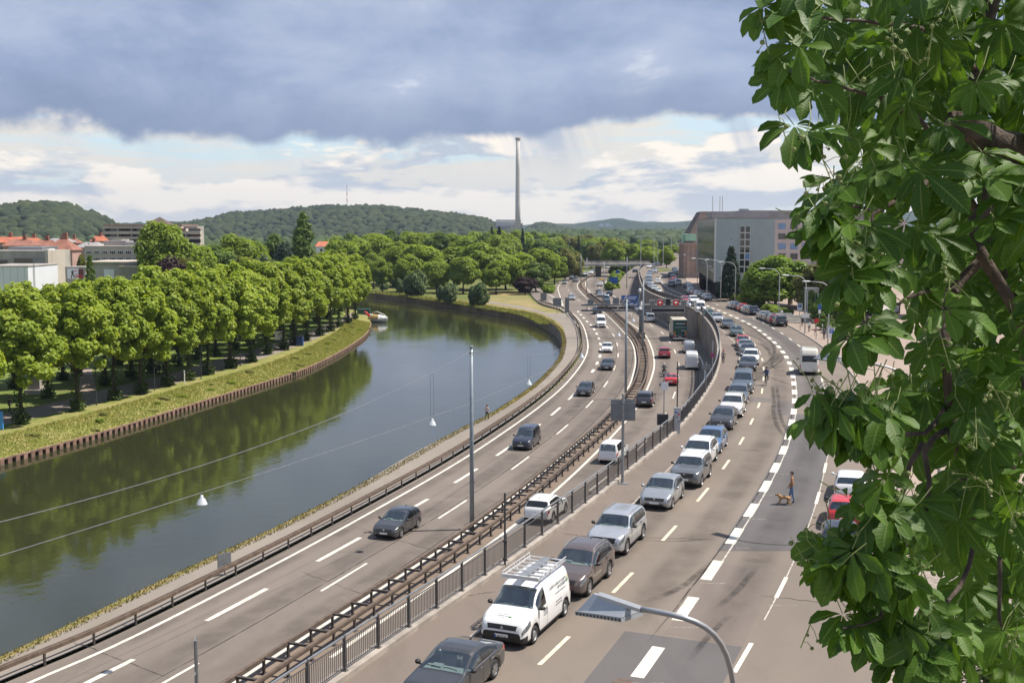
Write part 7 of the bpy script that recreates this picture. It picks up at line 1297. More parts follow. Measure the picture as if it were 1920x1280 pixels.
EDG = [('pelvis', 'spine', 'top'), ('spine', 'chest', 'top'), ('chest', 'neck', 'top'), ('neck', 'jaw', 'skin'), ('jaw', 'head', 'skin')] + [e for s in 'LR' for e in (('chest', 'sh' + s, 'top'), ('sh' + s, 'el' + s, 'top'), ('el' + s, 'wr' + s, 'sleeve'), ('wr' + s, 'ha' + s, 'skin'), ('pelvis', 'hip' + s, 'legs'), ('hip' + s, 'kn' + s, 'legs'), ('kn' + s, 'an' + s, 'legs'), ('an' + s, 'to' + s, 'shoe'))]
def segd(p, a, b): d = b - a; t_ = max(0, min(1, (p - a).dot(d) / max(1e-9, d.dot(d)))); return (p - a - d * t_).length
def person(label, loc, rz, pose, top, legs, shoe=(.03, .03, .03), hair=(.03, .02, .015), h=1.75, bare=False, longhair=False, cat='person', group=None, extra=None, female=False):
    J = {k: Vector(v) for k, v in J0.items()}
    for k, v in pose.items(): J[k] = Vector(v)
    names = list(J); idx = {k: i for i, k in enumerate(names)}; rad = [RAD.get(k) or RAD[k[:-1]] for k in names]
    if female: rad = [tuple(x * .88 for x in r_) if isinstance(r_, tuple) else r_ * .9 for r_ in rad]
    me = skinned([J[k] for k in names], [(idx[a], idx[b]) for a, b, _ in EDG], rad, idx['pelvis'])
    ct = lambda n_, c: pbr('cloth_%s_%.2f_%.2f_%.2f' % (n_, *c), c, .85, .12, 6, bump=.4, bscale=14); mats = dict(top=ct('top', top), legs=ct('legs', legs), shoe=ct('shoe', shoe), skin=SKIN); order = ['top', 'legs', 'shoe', 'skin']
    b = MB(); b.v = [v.co[:] for v in me.vertices]; b.f = [tuple(p.vertices) for p in me.polygons]; segs = [(J[a], J[c], ('skin' if bare else 'top') if k == 'sleeve' else k) for a, c, k in EDG]; b.mi = []
    for p in me.polygons: c = Vector(p.center); b.mi.append(order.index(min(segs, key=lambda s: segd(c, s[0], s[1]) - (.0 if s[2] != 'legs' else .0))[2]))
    for s in 'LR':                                               # fingers
        w, hnd = J['wr' + s], J['ha' + s]; d = (hnd - w).normalized(); sd = d.cross(Vector((1, 0, 0)));
        if sd.length < .1: sd = d.cross(Vector((0, 0, 1)))
        sd.normalize(); nr = d.cross(sd)
        for k, (o_, L_) in enumerate(((-.03, .065), (-.01, .078), (.01, .074), (.028, .058))): a = hnd + sd * o_ * .0 + nr * o_ + d * .01; b.tube([a, a + d * L_ * .55, a + d * L_ * .9 - sd * .02], [.011, .010, .007], 5, 3)
        a = hnd - d * .03 + nr * -.03; b.tube([a, a - nr * .03 + d * .02, a - nr * .035 + d * .05], [.012, .011, .008], 5, 3)
    hd_ = J['head']; f = Vector((1, 0, 0)); b.tube([hd_ + Vector((.085, 0, .01)), hd_ + Vector((.108, 0, -.025)), hd_ + Vector((.085, 0, -.035))], [.008, .014, .01], 5, 3)
    for sd in (-1, 1): b.tube([hd_ + Vector((.0, sd * .088, -.03)), hd_ + Vector((-.01, sd * .1, .02))], [.014, .018], 5, 3)
    root = thing('person', label, cat, loc, rz, group); root.scale = (h / 1.76,) * 3; b.build('body', [mats[k] for k in order], root, True)
    hr = MB(); vs = []
    for i in range(6):
        th = i / 5 * (PI * .62)
        for k in range(12): a = 2 * PI * k / 12; cut = 1 if math.cos(a) < .3 else (.62 if i == 5 else .85 if i == 4 else 1); x = math.sin(th * cut) * math.cos(a); y = math.sin(th * cut) * math.sin(a); z = math.cos(th * cut); vs.append(hd_ + Vector((-.012 + x * .104, y * .1, .008 + z * .118)))
    hr.add(vs, [(i * 12 + k, i * 12 + (k + 1) % 12, (i + 1) * 12 + (k + 1) % 12, (i + 1) * 12 + k) for i in range(5) for k in range(12)])
    if longhair: hr.tube([hd_ + Vector((-.05, 0, .05)), hd_ + Vector((-.10, 0, -.08)), hd_ + Vector((-.10, 0, -.24))], [.09, .10, .05], 8)
    hr.build('hair', ct('hair', hair), root, True)
    ey = MB()
    for sd in (-1, 1): ey.box(hd_ + Vector((.088, sd * .035, .005)), (.012, .03, .014))
    ey.build('eyes', M_INK, root); MB().box(hd_ + Vector((.088, 0, -.06)), (.012, .05, .01)).build('mouth', pbr('lips', (.35, .14, .12), .5, 0), root)
    return root
walk = lambda s=1: dict(knL=(.16 * s, .10, .52), anL=(.20 * s, .10, .10), toL=(.35 * s if s > 0 else .05, .11, .06), knR=(-.04 * s, -.10, .50), anR=(-.26 * s, -.10, .14), toR=(-.14 * s, -.11, .04), elL=(-.10, .23, 1.15), wrL=(-.02, .23, .92), haL=(0, .22, .84), elR=(.04, -.23, 1.14), wrR=(.16, -.22, .93), haR=(.2, -.21, .86))
# the man with the dog
mp = P(1484, 944, .008); w = walk(); w.update(elR=(.02, -.24, 1.15), wrR=(.14, -.20, .98), haR=(.19, -.18, .92), head=(.05, .03, 1.655))
mn = person('man in a brown leather jacket and blue jeans walking a tan dog across the lane', mp, R(165), walk() | dict(elL=(-.02, .25, 1.16), wrL=(.10, .20, .97), haL=(.15, .18, .90), anL=(.12, .10, .10), toL=(.27, .11, .05), knL=(.10, .1, .51), anR=(-.14, -.1, .11), toR=(0, -.11, .04)), (.34, .175, .085), (.10, .17, .30), (.03, .025, .02), (.02, .015, .012), 1.80)
hd_ = Vector(J0['head']); MB().box(hd_ + Vector((.10, 0, .008)), (.02, .15, .035)).build('sunglasses', M_INK, mn); MB().box((.19, .18, .86), (.05, .06, .10)).build('white_paper', M_WHITE, mn)
# dog
dv = dict(hip=(-.30, 0, .50), mid=(-.05, 0, .52), ch=(.22, 0, .53), nk=(.36, 0, .64), hd=(.46, 0, .70), nose=(.60, 0, .66), tl=(-.40, 0, .55), t2=(-.50, 0, .62), t3=(-.55, 0, .72),
          fl1=(.24, .09, .38), fl2=(.27, .09, .22), fl3=(.24, .09, .03), fl4=(.29, .09, .015), fr1=(.22, -.09, .38), fr2=(.30, -.09, .24), fr3=(.36, -.09, .12), fr4=(.40, -.09, .10), hl1=(-.30, .09, .42), hl2=(-.18, .10, .28), hl3=(-.34, .10, .17), hl4=(-.34, .10, .03), hl5=(-.28, .10, .015), hr1=(-.30, -.09, .42), hr2=(-.22, -.10, .28), hr3=(-.44, -.10, .19), hr4=(-.50, -.10, .04), hr5=(-.44, -.10, .015))
dr = dict(hip=.115, mid=.115, ch=.15, nk=.095, hd=.085, nose=.045, tl=.04, t2=.025, t3=.015, fl1=.055, fl2=.038, fl3=.028, fl4=.03, fr1=.055, fr2=.038, fr3=.028, fr4=.03, hl1=.085, hl2=.055, hl3=.032, hl4=.027, hl5=.03, hr1=.085, hr2=.055, hr3=.032, hr4=.027, hr5=.03)
de = [('hip', 'mid'), ('mid', 'ch'), ('ch', 'nk'), ('nk', 'hd'), ('hd', 'nose'), ('hip', 'tl'), ('tl', 't2'), ('t2', 't3'), ('ch', 'fl1'), ('fl1', 'fl2'), ('fl2', 'fl3'), ('fl3', 'fl4'), ('ch', 'fr1'), ('fr1', 'fr2'), ('fr2', 'fr3'), ('fr3', 'fr4'), ('hip', 'hl1'), ('hl1', 'hl2'), ('hl2', 'hl3'), ('hl3', 'hl4'), ('hl4', 'hl5'), ('hip', 'hr1'), ('hr1', 'hr2'), ('hr2', 'hr3'), ('hr3', 'hr4'), ('hr4', 'hr5')]
nm = list(dv); ix = {k: i for i, k in enumerate(nm)}; dm_ = skinned([dv[k] for k in nm], [(ix[a], ix[b]) for a, b in de], [dr[k] for k in nm], 0); M_FUR = pbr('tan_fur', (.40, .235, .105), .9, .15, 5, bump=.5, bscale=30); M_FURD = pbr('dark_fur', (.04, .03, .025), .9, .1); dm_.materials.clear(); dm_.materials.append(M_FUR); dm_.materials.append(M_FURD)
for p_ in dm_.polygons: p_.use_smooth = True; p_.material_index = 1 if p_.center.x > .53 else 0
dg_ = thing('dog', 'large tan dog with dark muzzle walking in front of the man', 'dog', P(1470, 946, .008), R(172)); dg_.scale = (.82,) * 3; link('body', dm_, dg_); b = MB()
for sd in (-1, 1): b.tube([(.44, sd * .06, .76), (.42, sd * .09, .73), (.43, sd * .095, .66)], [.02, .035, .015], 6)
b.build('ears', M_FURD, dg_, True)
# cyclist
bk = thing('bicycle', 'dark bicycle ridden towards the crossing on the street', 'bicycle', P(1437, 722, .008), 0); hb = hd(THIN, P(1437, 722, 0), False); bk.rotation_euler = (0, 0, hb)
for x in (.54, -.54):
    w_ = MB(); w_.tube([(x + math.cos(a) * .33, 0, .345 + math.sin(a) * .33) for a in np.linspace(0, 2 * PI, 25)], .02, 6, cap=False)
    o = w_.build('wheel', M_RUBBER, bk); sp_ = MB()
    for a in np.linspace(0, 2 * PI, 12, endpoint=False): sp_.tube([(x, 0, .345), (x + math.cos(a) * .32, 0, .345 + math.sin(a) * .32)], .004, 4)
    sp_.build('spokes', M_STEEL, o)
fr = MB(); 
for a, b_ in (((-.54, .345), (-.12, .30)), ((-.12, .30), (-.25, .85)), ((-.25, .82), (.36, .84)), ((-.12, .30), (.38, .74)), ((.36, .88), (.54, .345)), ((-.54, .345), (-.25, .82))): fr.tube([(a[0], 0, a[1]), (b_[0], 0, b_[1])], .018, 6)
fr.build('frame', M_DARK, bk); MB().tube([(.40, .30, 1.0), (.44, .12, 1.02), (.40, 0, .98), (.44, -.12, 1.02), (.40, -.30, 1.0)], .014, 6).build('handlebar', M_STEEL, bk); MB().box((-.27, 0, .93), (.24, .14, .06)).build('saddle', M_BLACK, bk); MB().tube([(.36, 0, .84), (.40, 0, .99)], .016, 6).build('stem', M_STEEL, bk)
person('cyclist in a dark vest over a pale blue shirt riding the bicycle', bk.location, hb, dict(pelvis=(-.22, 0, 1.0), spine=(-.16, 0, 1.18), chest=(-.06, 0, 1.36), neck=(0, 0, 1.50), jaw=(.04, 0, 1.58), head=(.04, 0, 1.68), shL=(-.04, .17, 1.43), elL=(.14, .24, 1.22), wrL=(.36, .27, 1.06), haL=(.41, .28, 1.02), shR=(-.04, -.17, 1.43), elR=(.14, -.24, 1.22), wrR=(.36, -.27, 1.06), haR=(.41, -.28, 1.02), hipL=(-.2, .09, .95), knL=(.17, .13, .82), anL=(.02, .12, .40), toL=(.16, .12, .36), hipR=(-.2, -.09, .95), knR=(.10, -.13, .56), anR=(-.14, -.12, .16), toR=(0, -.12, .12)), (.08, .10, .19), (.02, .02, .025), (.7, .7, .68), (.05, .03, .02), 1.78)
# red haired woman on the wall pavement
person('red haired woman in a grey top and dark trousers walking along the wall pavement', P(1356, 684, .125), R(250), walk(), (.33, .28, .25), (.03, .035, .05), (.55, .5, .45), (.28, .05, .03), 1.68, True, True, female=True)
# woman by the river
person('woman in a pale pink shirt and black trousers walking on the towpath', P(913, 788, ZM + .01), R(245), walk(-1), (.60, .47, .42), (.02, .02, .02), (.3, .2, .15), (.10, .06, .04), 1.66, False, True, female=True)
# motorcyclist
mh_ = P(1247, 707, ZM + .01); hm_ = hd(L3, mh_, True); mc_ = thing('motorcycle', 'black motorcycle with red tail light behind the red saloon', 'motorcycle', mh_ + Vector((0, 1.0, 0)), hm_)
for x in (.70, -.70):
    w_ = MB(); w_.tube([(x + math.cos(a) * .25, 0, .31 + math.sin(a) * .25) for a in np.linspace(0, 2 * PI, 21)], .06, 7, cap=False); o = w_.build('wheel', M_RUBBER, mc_); MB().lathe([(.2, -.03), (.2, .03), (.05, .05)], (x, 0, .31), 14, 'y').build('rim', M_STEEL, o)
MB().box((.02, 0, .45), (.62, .30, .36)).build('engine', M_STEEL, mc_); MB().tube([(.32, 0, .82), (.1, 0, .86), (-.12, 0, .80)], [.10, .17, .10], 10).build('tank', M_BLACK, mc_, True); MB().tube([(-.05, 0, .80), (-.45, 0, .80), (-.75, 0, .90)], [.14, .15, .08], 8).build('seat', M_BLACK, mc_, True); MB().tube([(.70, 0, .31), (.45, 0, .98)], .04, 6).build('fork', M_STEEL, mc_); MB().tube([(.36, .34, 1.02), (.45, 0, .98), (.36, -.34, 1.02)], .016, 6).build('handlebar', M_DARK, mc_); MB().box((-.86, 0, .78), (.05, .22, .09)).build('tail_light', M_TAIL, mc_); MB().box((-.90, 0, .58), (.02, .2, .22)).build('number_plate', M_PLATE, mc_); MB().tube([(.1, -.2, .3), (-.75, -.22, .38)], .05, 8).build('exhaust', M_CHROME, mc_)
for sd in (-1, 1): MB().tube([(.36, sd * .3, 1.02), (.34, sd * .36, 1.2), (.33, sd * .42, 1.22)], [.01, .01, .05], 6).build('mirror', M_DARK, mc_)
rd = person('motorcyclist in black leathers and a pale helmet', mc_.location, hm_, dict(pelvis=(-.25, 0, .95), spine=(-.2, 0, 1.12), chest=(-.10, 0, 1.32), neck=(-.04, 0, 1.46), jaw=(0, 0, 1.54), head=(0, 0, 1.63), shL=(-.08, .18, 1.40), elL=(.08, .29, 1.20), wrL=(.28, .31, 1.07), haL=(.34, .31, 1.04), shR=(-.08, -.18, 1.40), elR=(.08, -.29, 1.20), wrR=(.28, -.31, 1.07), haR=(.34, -.31, 1.04), hipL=(-.2, .11, .92), knL=(.2, .24, .78), anL=(-.05, .22, .40), toL=(.10, .22, .36), hipR=(-.2, -.11, .92), knR=(.2, -.24, .78), anR=(-.05, -.22, .40), toR=(.10, -.22, .36)), (.025, .025, .03), (.02, .02, .022))
MB().lathe([(.001, 1.80), (.10, 1.76), (.145, 1.66), (.14, 1.56), (.11, 1.48)], (0, 0, 0), 12).build('helmet', M_POLEL, rd, True)
# right pavement walkers, park walkers
person('woman with a blond bun in black walking beside the stairs', P(1504, 612, .125), R(70), walk(), (.02, .02, .024), (.02, .02, .025), hair=(.55, .42, .22), h=1.7, female=True); person('woman in a white shirt and dark trousers beside the lamp near the stairs', P(1517, 623, .125), R(80), walk(-1), (.70, .70, .70), (.03, .03, .04), h=1.68, female=True); person('child in a pink top in front of the hedge', P(1529, 629, .125), R(100), walk(), (.60, .30, .28), (.04, .04, .05), h=1.3, female=True); person('walker in a grey coat near the pay machine', P(1545, 637, .125), R(250), walk(), (.10, .11, .115), (.03, .03, .035), h=1.68)
person('person in a white shirt standing beside the parked black tall car', P(1465, 598, .125), R(90), {}, (.70, .69, .68), (.05, .05, .06), h=1.7); person('person in dark clothes among the cars before the round tree', P(1402, 576, .125), R(200), {}, (.05, .03, .03), (.03, .03, .03), h=1.75)
person('man in dark clothes strolling on the riverside path beside a companion', P(299, 705, ZB + .01), R(60), walk(), (.03, .03, .033), (.03, .03, .035), h=1.8, group='pair strolling under the lindens'); person('woman in dark clothes strolling on the riverside path beside a companion', P(308, 704, ZB + .01), R(60), walk(-1), (.04, .035, .035), (.025, .025, .03), h=1.7, longhair=True, group='pair strolling under the lindens')
person('jogger in a dark top on the riverside path behind the first linden', P(18, 773, ZB + .01), R(60), walk(), (.05, .025, .03), (.02, .02, .03), h=1.72, bare=True); person('person in an orange top beside the bright blue board', P(4, 800, ZB + .01), R(60), walk(), (.45, .20, .05), (.03, .03, .04), h=1.7)
HAZE = 7.5e-5
# ================================================================== the chestnut in the foreground
def leafmat2(name, c1, c2, trans, vein):
    m = bpy.data.materials.new(name); m.use_nodes = True; q = NT(m.node_tree)
    uv = q.n('ShaderNodeUVMap', uv_map='UVMap').outputs[0]; su = q.n('ShaderNodeSeparateXYZ', i_0=uv); u, v = su.outputs[0], su.outputs[1]
    av = q.m('ABSOLUTE', v); mid = q.step(av, .07, .0); side = q.m('SINE', q.m('MULTIPLY', q.m('SUBTRACT', u, q.m('MULTIPLY', av, .22)), 78.0)); sv = q.step(side, .80, 1.0)
    oi = q.n('ShaderNodeObjectInfo').outputs['Random']; at = q.n('ShaderNodeAttribute', attribute_name='rnd').outputs['Fac']; rn = q.m('FRACT', q.m('ADD', oi, at)); p = q.n('ShaderNodeNewGeometry').outputs['Position']
    c = q.mix(rn, c1, c2); c = q.mix(q.m('MULTIPLY', q.step(q.noise(p, 14, 4, .6), .5, .75), .4), c, tuple(x * .6 for x in c1)); c = q.mix(q.m('MULTIPLY', sv, .30), c, vein); c = q.mix(q.m('MULTIPLY', mid, .75), c, vein)
    c = q.mix(q.m('MULTIPLY', q.step(q.noise(p, 55, 2), .72, .76), .7), c, (.16, .09, .03))
    b = q.n('ShaderNodeBsdfPrincipled', i_Base_Color=c, i_Roughness=.5); b.inputs['Specular IOR Level'].default_value = .3
    bp = q.n('ShaderNodeBump', i_Strength=.22, i_Distance=.004, i_Height=q.m('ADD', q.m('MULTIPLY', sv, -.7), q.m('MULTIPLY', side, .35))); q.l(bp.outputs[0], b.inputs['Normal'])
    tr = q.n('ShaderNodeBsdfTranslucent', i_Color=q.mix(1, c, (1.5, 1.5, .5), 'MULTIPLY')); mx = q.n('ShaderNodeMixShader', i_0=trans); q.l(b.outputs[0], mx.inputs[1]); q.l(tr.outputs[0], mx.inputs[2]); q.l(mx.outputs[0], q.n('ShaderNodeOutputMaterial').inputs[0]); return m
M_CHEST = leafmat2('chestnut_leaf', (.042, .102, .011), (.092, .182, .020), .36, (.19, .27, .07)); M_TWIG = pbr('chestnut_bark', (.085, .062, .048), .95, .45, 9, bump=1, bscale=30); M_STALK = pbr('leaf_stalk', (.20, .24, .07), .7, .2, 20); M_FRUIT = pbr('chestnut_husk', (.30, .36, .12), .8, .15, 60, bump=1, bscale=160)
def chest_leaf(seed):
    "palmate leaf: seven toothed leaflets folded along the midrib; returns vertices, faces, uv"
    r = random.Random(seed); V = []; Fc = []; UV = []; n = 7 if r.random() < .7 else 5; droop = r.uniform(.5, 1.1)
    for k in range(n):
        c = (k - (n - 1) / 2) / ((n - 1) / 2); th = c * (1.85 if n == 7 else 1.45) + r.uniform(-.08, .08); L_ = (.225 - .085 * abs(c) ** 1.5) * r.uniform(.9, 1.08); Wd = L_ * r.uniform(.165, .195); d = Vector((math.sin(th), math.cos(th), 0)); s = Vector((d.y, -d.x, 0)); bend = r.uniform(.25, .55) * droop; N = 8; o = len(V); fold = r.uniform(.15, .5); tw = r.uniform(-.25, .25)
        for i in range(N + 1):
            t_ = i / N; x = .012 + t_ * L_; w = Wd * (max(0, math.sin(PI * min(1, t_ ** 1.55))) ** .8) * (1 if t_ < .9 else .62) + .0015; w *= 1 + (.10 if i % 2 else -.05); z = -bend * L_ * (t_ ** 1.8) + .25 * L_ * math.sin(PI * t_ * .5) * .3; ce = d * (x * (1 - .16 * bend * t_)) + Vector((0, 0, z)); wob = r.uniform(-.12, .12) * w
            for sg in (-1, 0, 1): V.append(ce + (s * sg * w + Vector((0, 0, (abs(sg) * fold + sg * tw) * w + (wob if sg else 0)))) + d * (abs(sg) * w * .22)); UV.append((t_, sg * .5))
        for i in range(N):
            for j in (0, 1): a = o + i * 3 + j; Fc.append((a, a + 1, a + 4, a + 3))
    return V, Fc, UV
def leaf_me(name, V, Fc, UV, rnd=None, mat=M_CHEST):
    me = bpy.data.meshes.new(name); me.from_pydata([tuple(v) for v in V], [], Fc); ul = me.uv_layers.new(name='UVMap'); vi = np.empty(len(me.loops), dtype=np.int32); me.loops.foreach_get('vertex_index', vi); ul.data.foreach_set('uv', np.array(UV, dtype=np.float32)[vi].reshape(-1)); me.polygons.foreach_set('use_smooth', [True] * len(Fc))
    if rnd is not None: a = me.attributes.new('rnd', 'FLOAT', 'POINT'); a.data.foreach_set('value', np.array(rnd, dtype=np.float32))
    me.materials.append(mat); me.update(); return me
LV = [chest_leaf(s) for s in range(8)]; LME = [leaf_me('leaf', *l) for l in LV]; LNP = [np.array([v[:] for v in l[0]]) for l in LV]
TB = Vector((5.3, 7.0, 8.6)); ct_ = thing('chestnut_tree', 'large horse chestnut hanging dark green palmate leaves above the parked cars', 'tree', TB)
EDGE = [(-80, 1395), (0, 1400), (60, 1412), (120, 1412), (175, 1405), (200, 1450), (260, 1480), (300, 1470), (330, 1510), (420, 1510), (455, 1530), (480, 1605), (560, 1600), (640, 1605), (700, 1620), (735, 1580), (790, 1575), (830, 1610), (880, 1640), (930, 1650), (985, 1640), (1030, 1590), (1090, 1590), (1120, 1650), (1180, 1690), (1230, 1700), (1300, 1710)]
def ledge(y): return float(np.interp(y, [e[0] for e in EDGE], [e[1] for e in EDGE]))
rr = random.Random(5); spots = []
def ok(x, y):
    if x < ledge(y) + 66: return False
    if 1560 < x < 1715 and 1085 < y < 1300: return False
    if x < 1740 and y > 1195: return False
    if 1600 < x < 1690 and 940 < y < 1010 and rr.random() < .6: return False
    if 1620 < x < 1760 and 380 < y < 425 and rr.random() < .75: return False
    if 1700 < x < 1860 and 150 < y < 260 and rr.random() < .45: return False
    if 1755 < x < 1830 and 0 < y < 40 and rr.random() < .6: return False
    return True
while len(spots) < 235:
    y = rr.uniform(-60, 1290); x = rr.uniform(1430, 1980)
    if ok(x, y): spots.append((x, y, rr.uniform(5.2, 6.9)))
k = 0
while k < 680:
    y = rr.uniform(-80, 1240); x = rr.uniform(1450, 2040)
    if ok(x - 45, y) and not (y > 1030 and x < 1740): spots.append((x, y, rr.uniform(6.6, 10.0))); k += 1
k = 0
while k < 520:                                  # crown goes on unseen above and right, added to shade the inner leaves
    y = rr.uniform(-1100, 1000); x = rr.uniform(1480, 2700)
    if y < -70 or x > 1990: spots.append((x, y, rr.uniform(5.2, 9.5))); k += 1
# fringe sprays that stand out of the outline
for cx, cy, n_, sx_, sy_ in ((1430, 25, 5, 22, 40), (1418, 150, 5, 14, 40), (1470, 275, 3, 12, 30), (1485, 400, 4, 14, 30), (1505, 440, 4, 20, 20), (1568, 550, 5, 16, 40), (1572, 640, 3, 14, 26), (1500, 775, 6, 22, 18), (1540, 790, 5, 22, 18), (1575, 795, 5, 25, 20), (1595, 905, 3, 16, 20), (1610, 985, 4, 20, 16), (1512, 1065, 6, 20, 26), (1555, 1075, 5, 26, 26), (1610, 1090, 6, 30, 28), (1570, 1195, 5, 26, 22), (1610, 1190, 3, 20, 24), (1665, 1235, 5, 24, 26), (1700, 1200, 5, 34, 30), (1690, 1262, 4, 34, 16), (1575, 830, 4, 20, 14)):
    for _ in range(n_): spots.append((rr.gauss(cx + 48, sx_ * .6), rr.gauss(cy, sy_ * .6), rr.uniform(4.9, 5.15)))
tot = len(spots); objs = []; SV, SF, SU, SR = [], [], [], []; nv = 0; stalks = MB()
for i, (x, y, dd) in enumerate(spots):
    c = D(x, y, dd); tocam = (Vector((0, 0, HC)) - c).normalized(); nrm = (tocam * .45 + Vector((-.30, -.05, .75)) + Vector((rr.gauss(0, .38), rr.gauss(0, .38), rr.gauss(0, .25)))).normalized(); ax = Vector((rr.gauss(-.1, .55), rr.gauss(-.15, .3), -1.0)); ax = (ax - nrm * ax.dot(nrm)).normalized(); sd = ax.cross(nrm).normalized(); sc = rr.uniform(.70, 1.22); M_ = Matrix((sd * sc, ax * sc, nrm * sc)).transposed().to_4x4(); M_.translation = c - ax * .10 * sc - TB
    k = rr.randrange(8)
    st0 = M_.translation; stalks.tube([st0, st0 - ax * .06 + Vector((rr.uniform(-.02, .02), 0, .03)), st0 - ax * .12 + Vector((rr.uniform(-.03, .05), .02, .07))], [.0022, .0024, .003], 4) if dd < 7 and y > -50 else None
    objs.append((dd, k, M_))
vis_ = [-60 < s[1] < 1300 and s[0] < 1960 for s in spots]; order_ = sorted(range(tot), key=lambda i: objs[i][0] + (0 if vis_[i] else 50))
for rank, i in enumerate(order_):
    dd, k, M_ = objs[i]
    if rank < 300: o = link('leaf', LME[k], ct_); o.matrix_local = M_
    else:
        A_ = np.array(M_); v = LNP[k] @ A_[:3, :3].T + A_[:3, 3]; SV.append(v); SF += [tuple(a + nv for a in f) for f in LV[k][1]]; SU += LV[k][2]; SR += [rr.random()] * len(v); nv += len(v)
stuff(link('foliage', leaf_me('foliage', np.concatenate(SV), SF, SU, SR), ct_)); stuff(stalks.build('leaf_stalks', M_STALK, ct_))
def br_(pts, r0, r1, nm='branch'):
    p = [D(q[0], q[1], q[2] * .95) - TB for q in pts]; p = spl(p, .10); n = len(p); p = [q + Vector((rr.gauss(0, .008), rr.gauss(0, .008), rr.gauss(0, .008))) for q in p]; MB().tube(p, [.85 * (r0 + (r1 - r0) * i / (n - 1)) + (r0 * .12 * rr.random()) for i in range(n)], 8).build(nm, M_TWIG, ct_, True)
MB().tube([(0, 0, -.3), (-.05, 0, 2), (-.15, 0, 4.2), (-.4, 0, 6.5), (-.6, .1, 9)], [.42, .33, .28, .2, .08], 12).build('trunk', M_TWIG, ct_, True)
br_([(2060, 300, 6.8), (1960, 330, 6.5), (1880, 335, 6.3), (1840, 390, 6.2), (1825, 450, 6.1), (1850, 500, 6.0), (1890, 560, 6), (1915, 600, 6.1), (1925, 700, 6.2), (1930, 800, 6.3)], .05, .022); br_([(2060, 330, 6.9), (1960, 345, 6.6), (1890, 360, 6.6), (1850, 400, 6.6), (1780, 345, 6.4), (1720, 350, 6.2), (1690, 370, 6.0), (1640, 400, 5.9), (1630, 440, 5.8)], .045, .008)
br_([(1900, -60, 7), (1863, 0, 7), (1847, 50, 7), (1840, 101, 6.9), (1833, 131, 6.8), (1800, 200, 6.7), (1760, 260, 6.5)], .05, .012); br_([(1990, 300, 6.6), (1900, 275, 6.5), (1850, 255, 6.4), (1812, 230, 6.3)], .10, .085, 'sawn_limb')
br_([(1850, 480, 6.2), (1826, 497, 6.2), (1779, 557, 6.1), (1768, 598, 6.0), (1769, 648, 5.9), (1779, 699, 5.9), (1776, 749, 5.9), (1783, 799, 5.9), (1800, 860, 5.9), (1815, 930, 5.9), (1825, 1010, 5.9)], .035, .016); br_([(1790, 545, 6.1), (1740, 548, 5.9), (1700, 556, 5.8), (1660, 572, 5.6)], .014, .005); br_([(1776, 760, 5.9), (1760, 790, 5.8), (1735, 810, 5.7), (1680, 812, 5.5), (1600, 800, 5.3)], .018, .004)
br_([(1800, 790, 5.9), (1752, 820, 5.8), (1736, 850, 5.7), (1746, 900, 5.6), (1736, 967, 5.6), (1727, 994, 5.5), (1690, 1030, 5.4), (1650, 1040, 5.3), (1560, 1050, 5.2)], .02, .004); br_([(1730, 830, 5.7), (1709, 867, 5.6), (1695, 917, 5.6), (1672, 954, 5.5), (1640, 980, 5.4)], .016, .005); br_([(1690, 1030, 5.4), (1655, 1085, 5.3), (1653, 1115, 5.3), (1650, 1152, 5.2), (1618, 1177, 5.2), (1580, 1180, 5.1)], .012, .004); br_([(1825, 1010, 5.9), (1800, 1100, 5.7), (1750, 1150, 5.5), (1700, 1190, 5.4), (1660, 1220, 5.3)], .016, .004); br_([(1640, 400, 5.9), (1600, 380, 5.7), (1540, 400, 5.5), (1510, 410, 5.4)], .010, .003); br_([(1760, 260, 6.5), (1680, 200, 6.1), (1580, 160, 5.7), (1480, 140, 5.4)], .02, .003); br_([(1833, 131, 6.8), (1740, 60, 6.3), (1600, 40, 5.8), (1470, 20, 5.4)], .02, .003); br_([(1860, 450, 6.3), (1890, 520, 6.6), (1930, 600, 6.8)], .03, .015); br_([(1930, 800, 6.3), (1890, 900, 6.2), (1880, 1000, 6.1), (1870, 1100, 6.0), (1880, 1200, 6.0)], .022, .008)
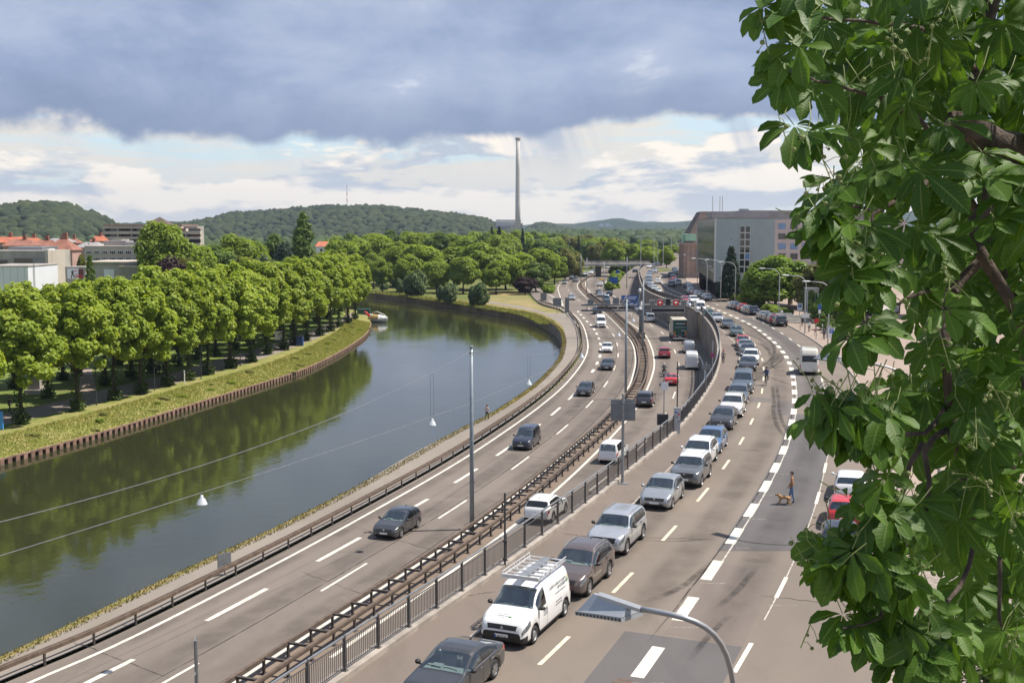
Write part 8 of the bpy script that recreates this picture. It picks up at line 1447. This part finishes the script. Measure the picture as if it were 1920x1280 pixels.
# clusters of green husks
fm = MB().lathe([(.001, -.015), (.011, -.010), (.015, 0), (.011, .010), (.001, .015)], n=8).mesh('husk', True); fm.materials.append(M_FRUIT)
for x, y, n_ in ((1675, 85, 7), (1745, 80, 6), (1690, 95, 4), (1545, 305, 6), (1533, 365, 7), (1432, 60, 4), (1620, 470, 6), (1600, 520, 4), (1795, 535, 5), (1770, 650, 6), (1690, 565, 4), (1555, 715, 6), (1640, 700, 5), (1700, 915, 6), (1845, 905, 7), (1890, 945, 8), (1540, 735, 5), (1730, 1070, 6), (1870, 740, 7), (1830, 800, 5), (1560, 1000, 3), (1610, 985, 5), (1900, 1200, 5), (1745, 1145, 5), (1500, 1035, 3), (1515, 1180, 3), (1640, 880, 5), (1470, 250, 3)):
    c = D(x, y, 5.0) - TB; cl = MB(); ax = Vector((rr.uniform(-.6, .2), rr.uniform(-.2, .2), .4)).normalized(); cl.tube([c - ax * .10, c, c + ax * .09], [.003, .003, .0015], 4)
    for k in range(n_): a0 = c + ax * rr.uniform(-.08, .08); e_ = a0 + Vector((rr.gauss(0, .04), rr.gauss(0, .04), rr.gauss(-.015, .03))); cl.tube([a0, a0.lerp(e_, .5) + Vector((0, 0, .012)), e_], .0016, 4); o = link('husk', fm, ct_); o.location = e_; s_ = rr.uniform(.45, .85); o.scale = (s_, s_, s_)
    cl.build('fruit_stalk', M_STALK, ct_)
# shrub on the terrace edge, lower right
bb_ = [(rr.uniform(-.55, 1.6), rr.uniform(-.6, .6), rr.uniform(.2, 1.9), rr.uniform(.25, .45)) for _ in range(46)]; r = np.random.default_rng(3); n = 9000; bs = np.array(bb_); idx = r.integers(0, len(bs), n); d_ = unit(r.normal(size=(n, 3))); c = bs[idx, :3] + d_ * (bs[idx, 3] * r.uniform(.6, 1.05, n))[:, None]; nn_ = unit(d_ + r.normal(size=(n, 3)) * .5 + [0, 0, .6]); t_ = unit(np.cross(nn_, r.normal(size=(n, 3)))); b_ = np.cross(nn_, t_); s_ = (.055 * r.uniform(.7, 1.3, n))[:, None]
q_ = D(1860, 1225, 12.6); sh_ = thing('shrub', 'dense dark evergreen shrub below the chestnut at the terrace edge', 'bush', (q_.x, 12.4, 8.6)); link('foliage', quads('foliage', np.stack([c - t_ * s_, c + b_ * s_ * .3, c + t_ * s_, c - b_ * s_ * .3], 1), r.random(n), LM_SHOOT), sh_); MB().tube([(0, 0, 0), (.1, 0, .6), (.3, 0, 1.4)], [.06, .05, .02], 6).build('stems', M_BARK, sh_); sh_.scale = (1, 1, max(.3, (D(1860, 1150, 12.4).z - 8.6) / 2.2))

# ================================================================== air
hv = bpy.data.materials.new('haze_air'); hv.use_nodes = True; q = NT(hv.node_tree); pv = q.n('ShaderNodeVolumePrincipled', i_Color=(.62, .77, 1, 1), i_Density=HAZE, i_Anisotropy=.2); q.l(pv.outputs[0], q.n('ShaderNodeOutputMaterial').inputs['Volume'])
hb_ = MB().b2((-3500, -320, -10), (3500, 6500, 230)).build('haze', hv); stuff(hb_); tag(hb_, 'thin pale blue air over the whole valley', 'haze')
S.cycles.volume_bounces = 0
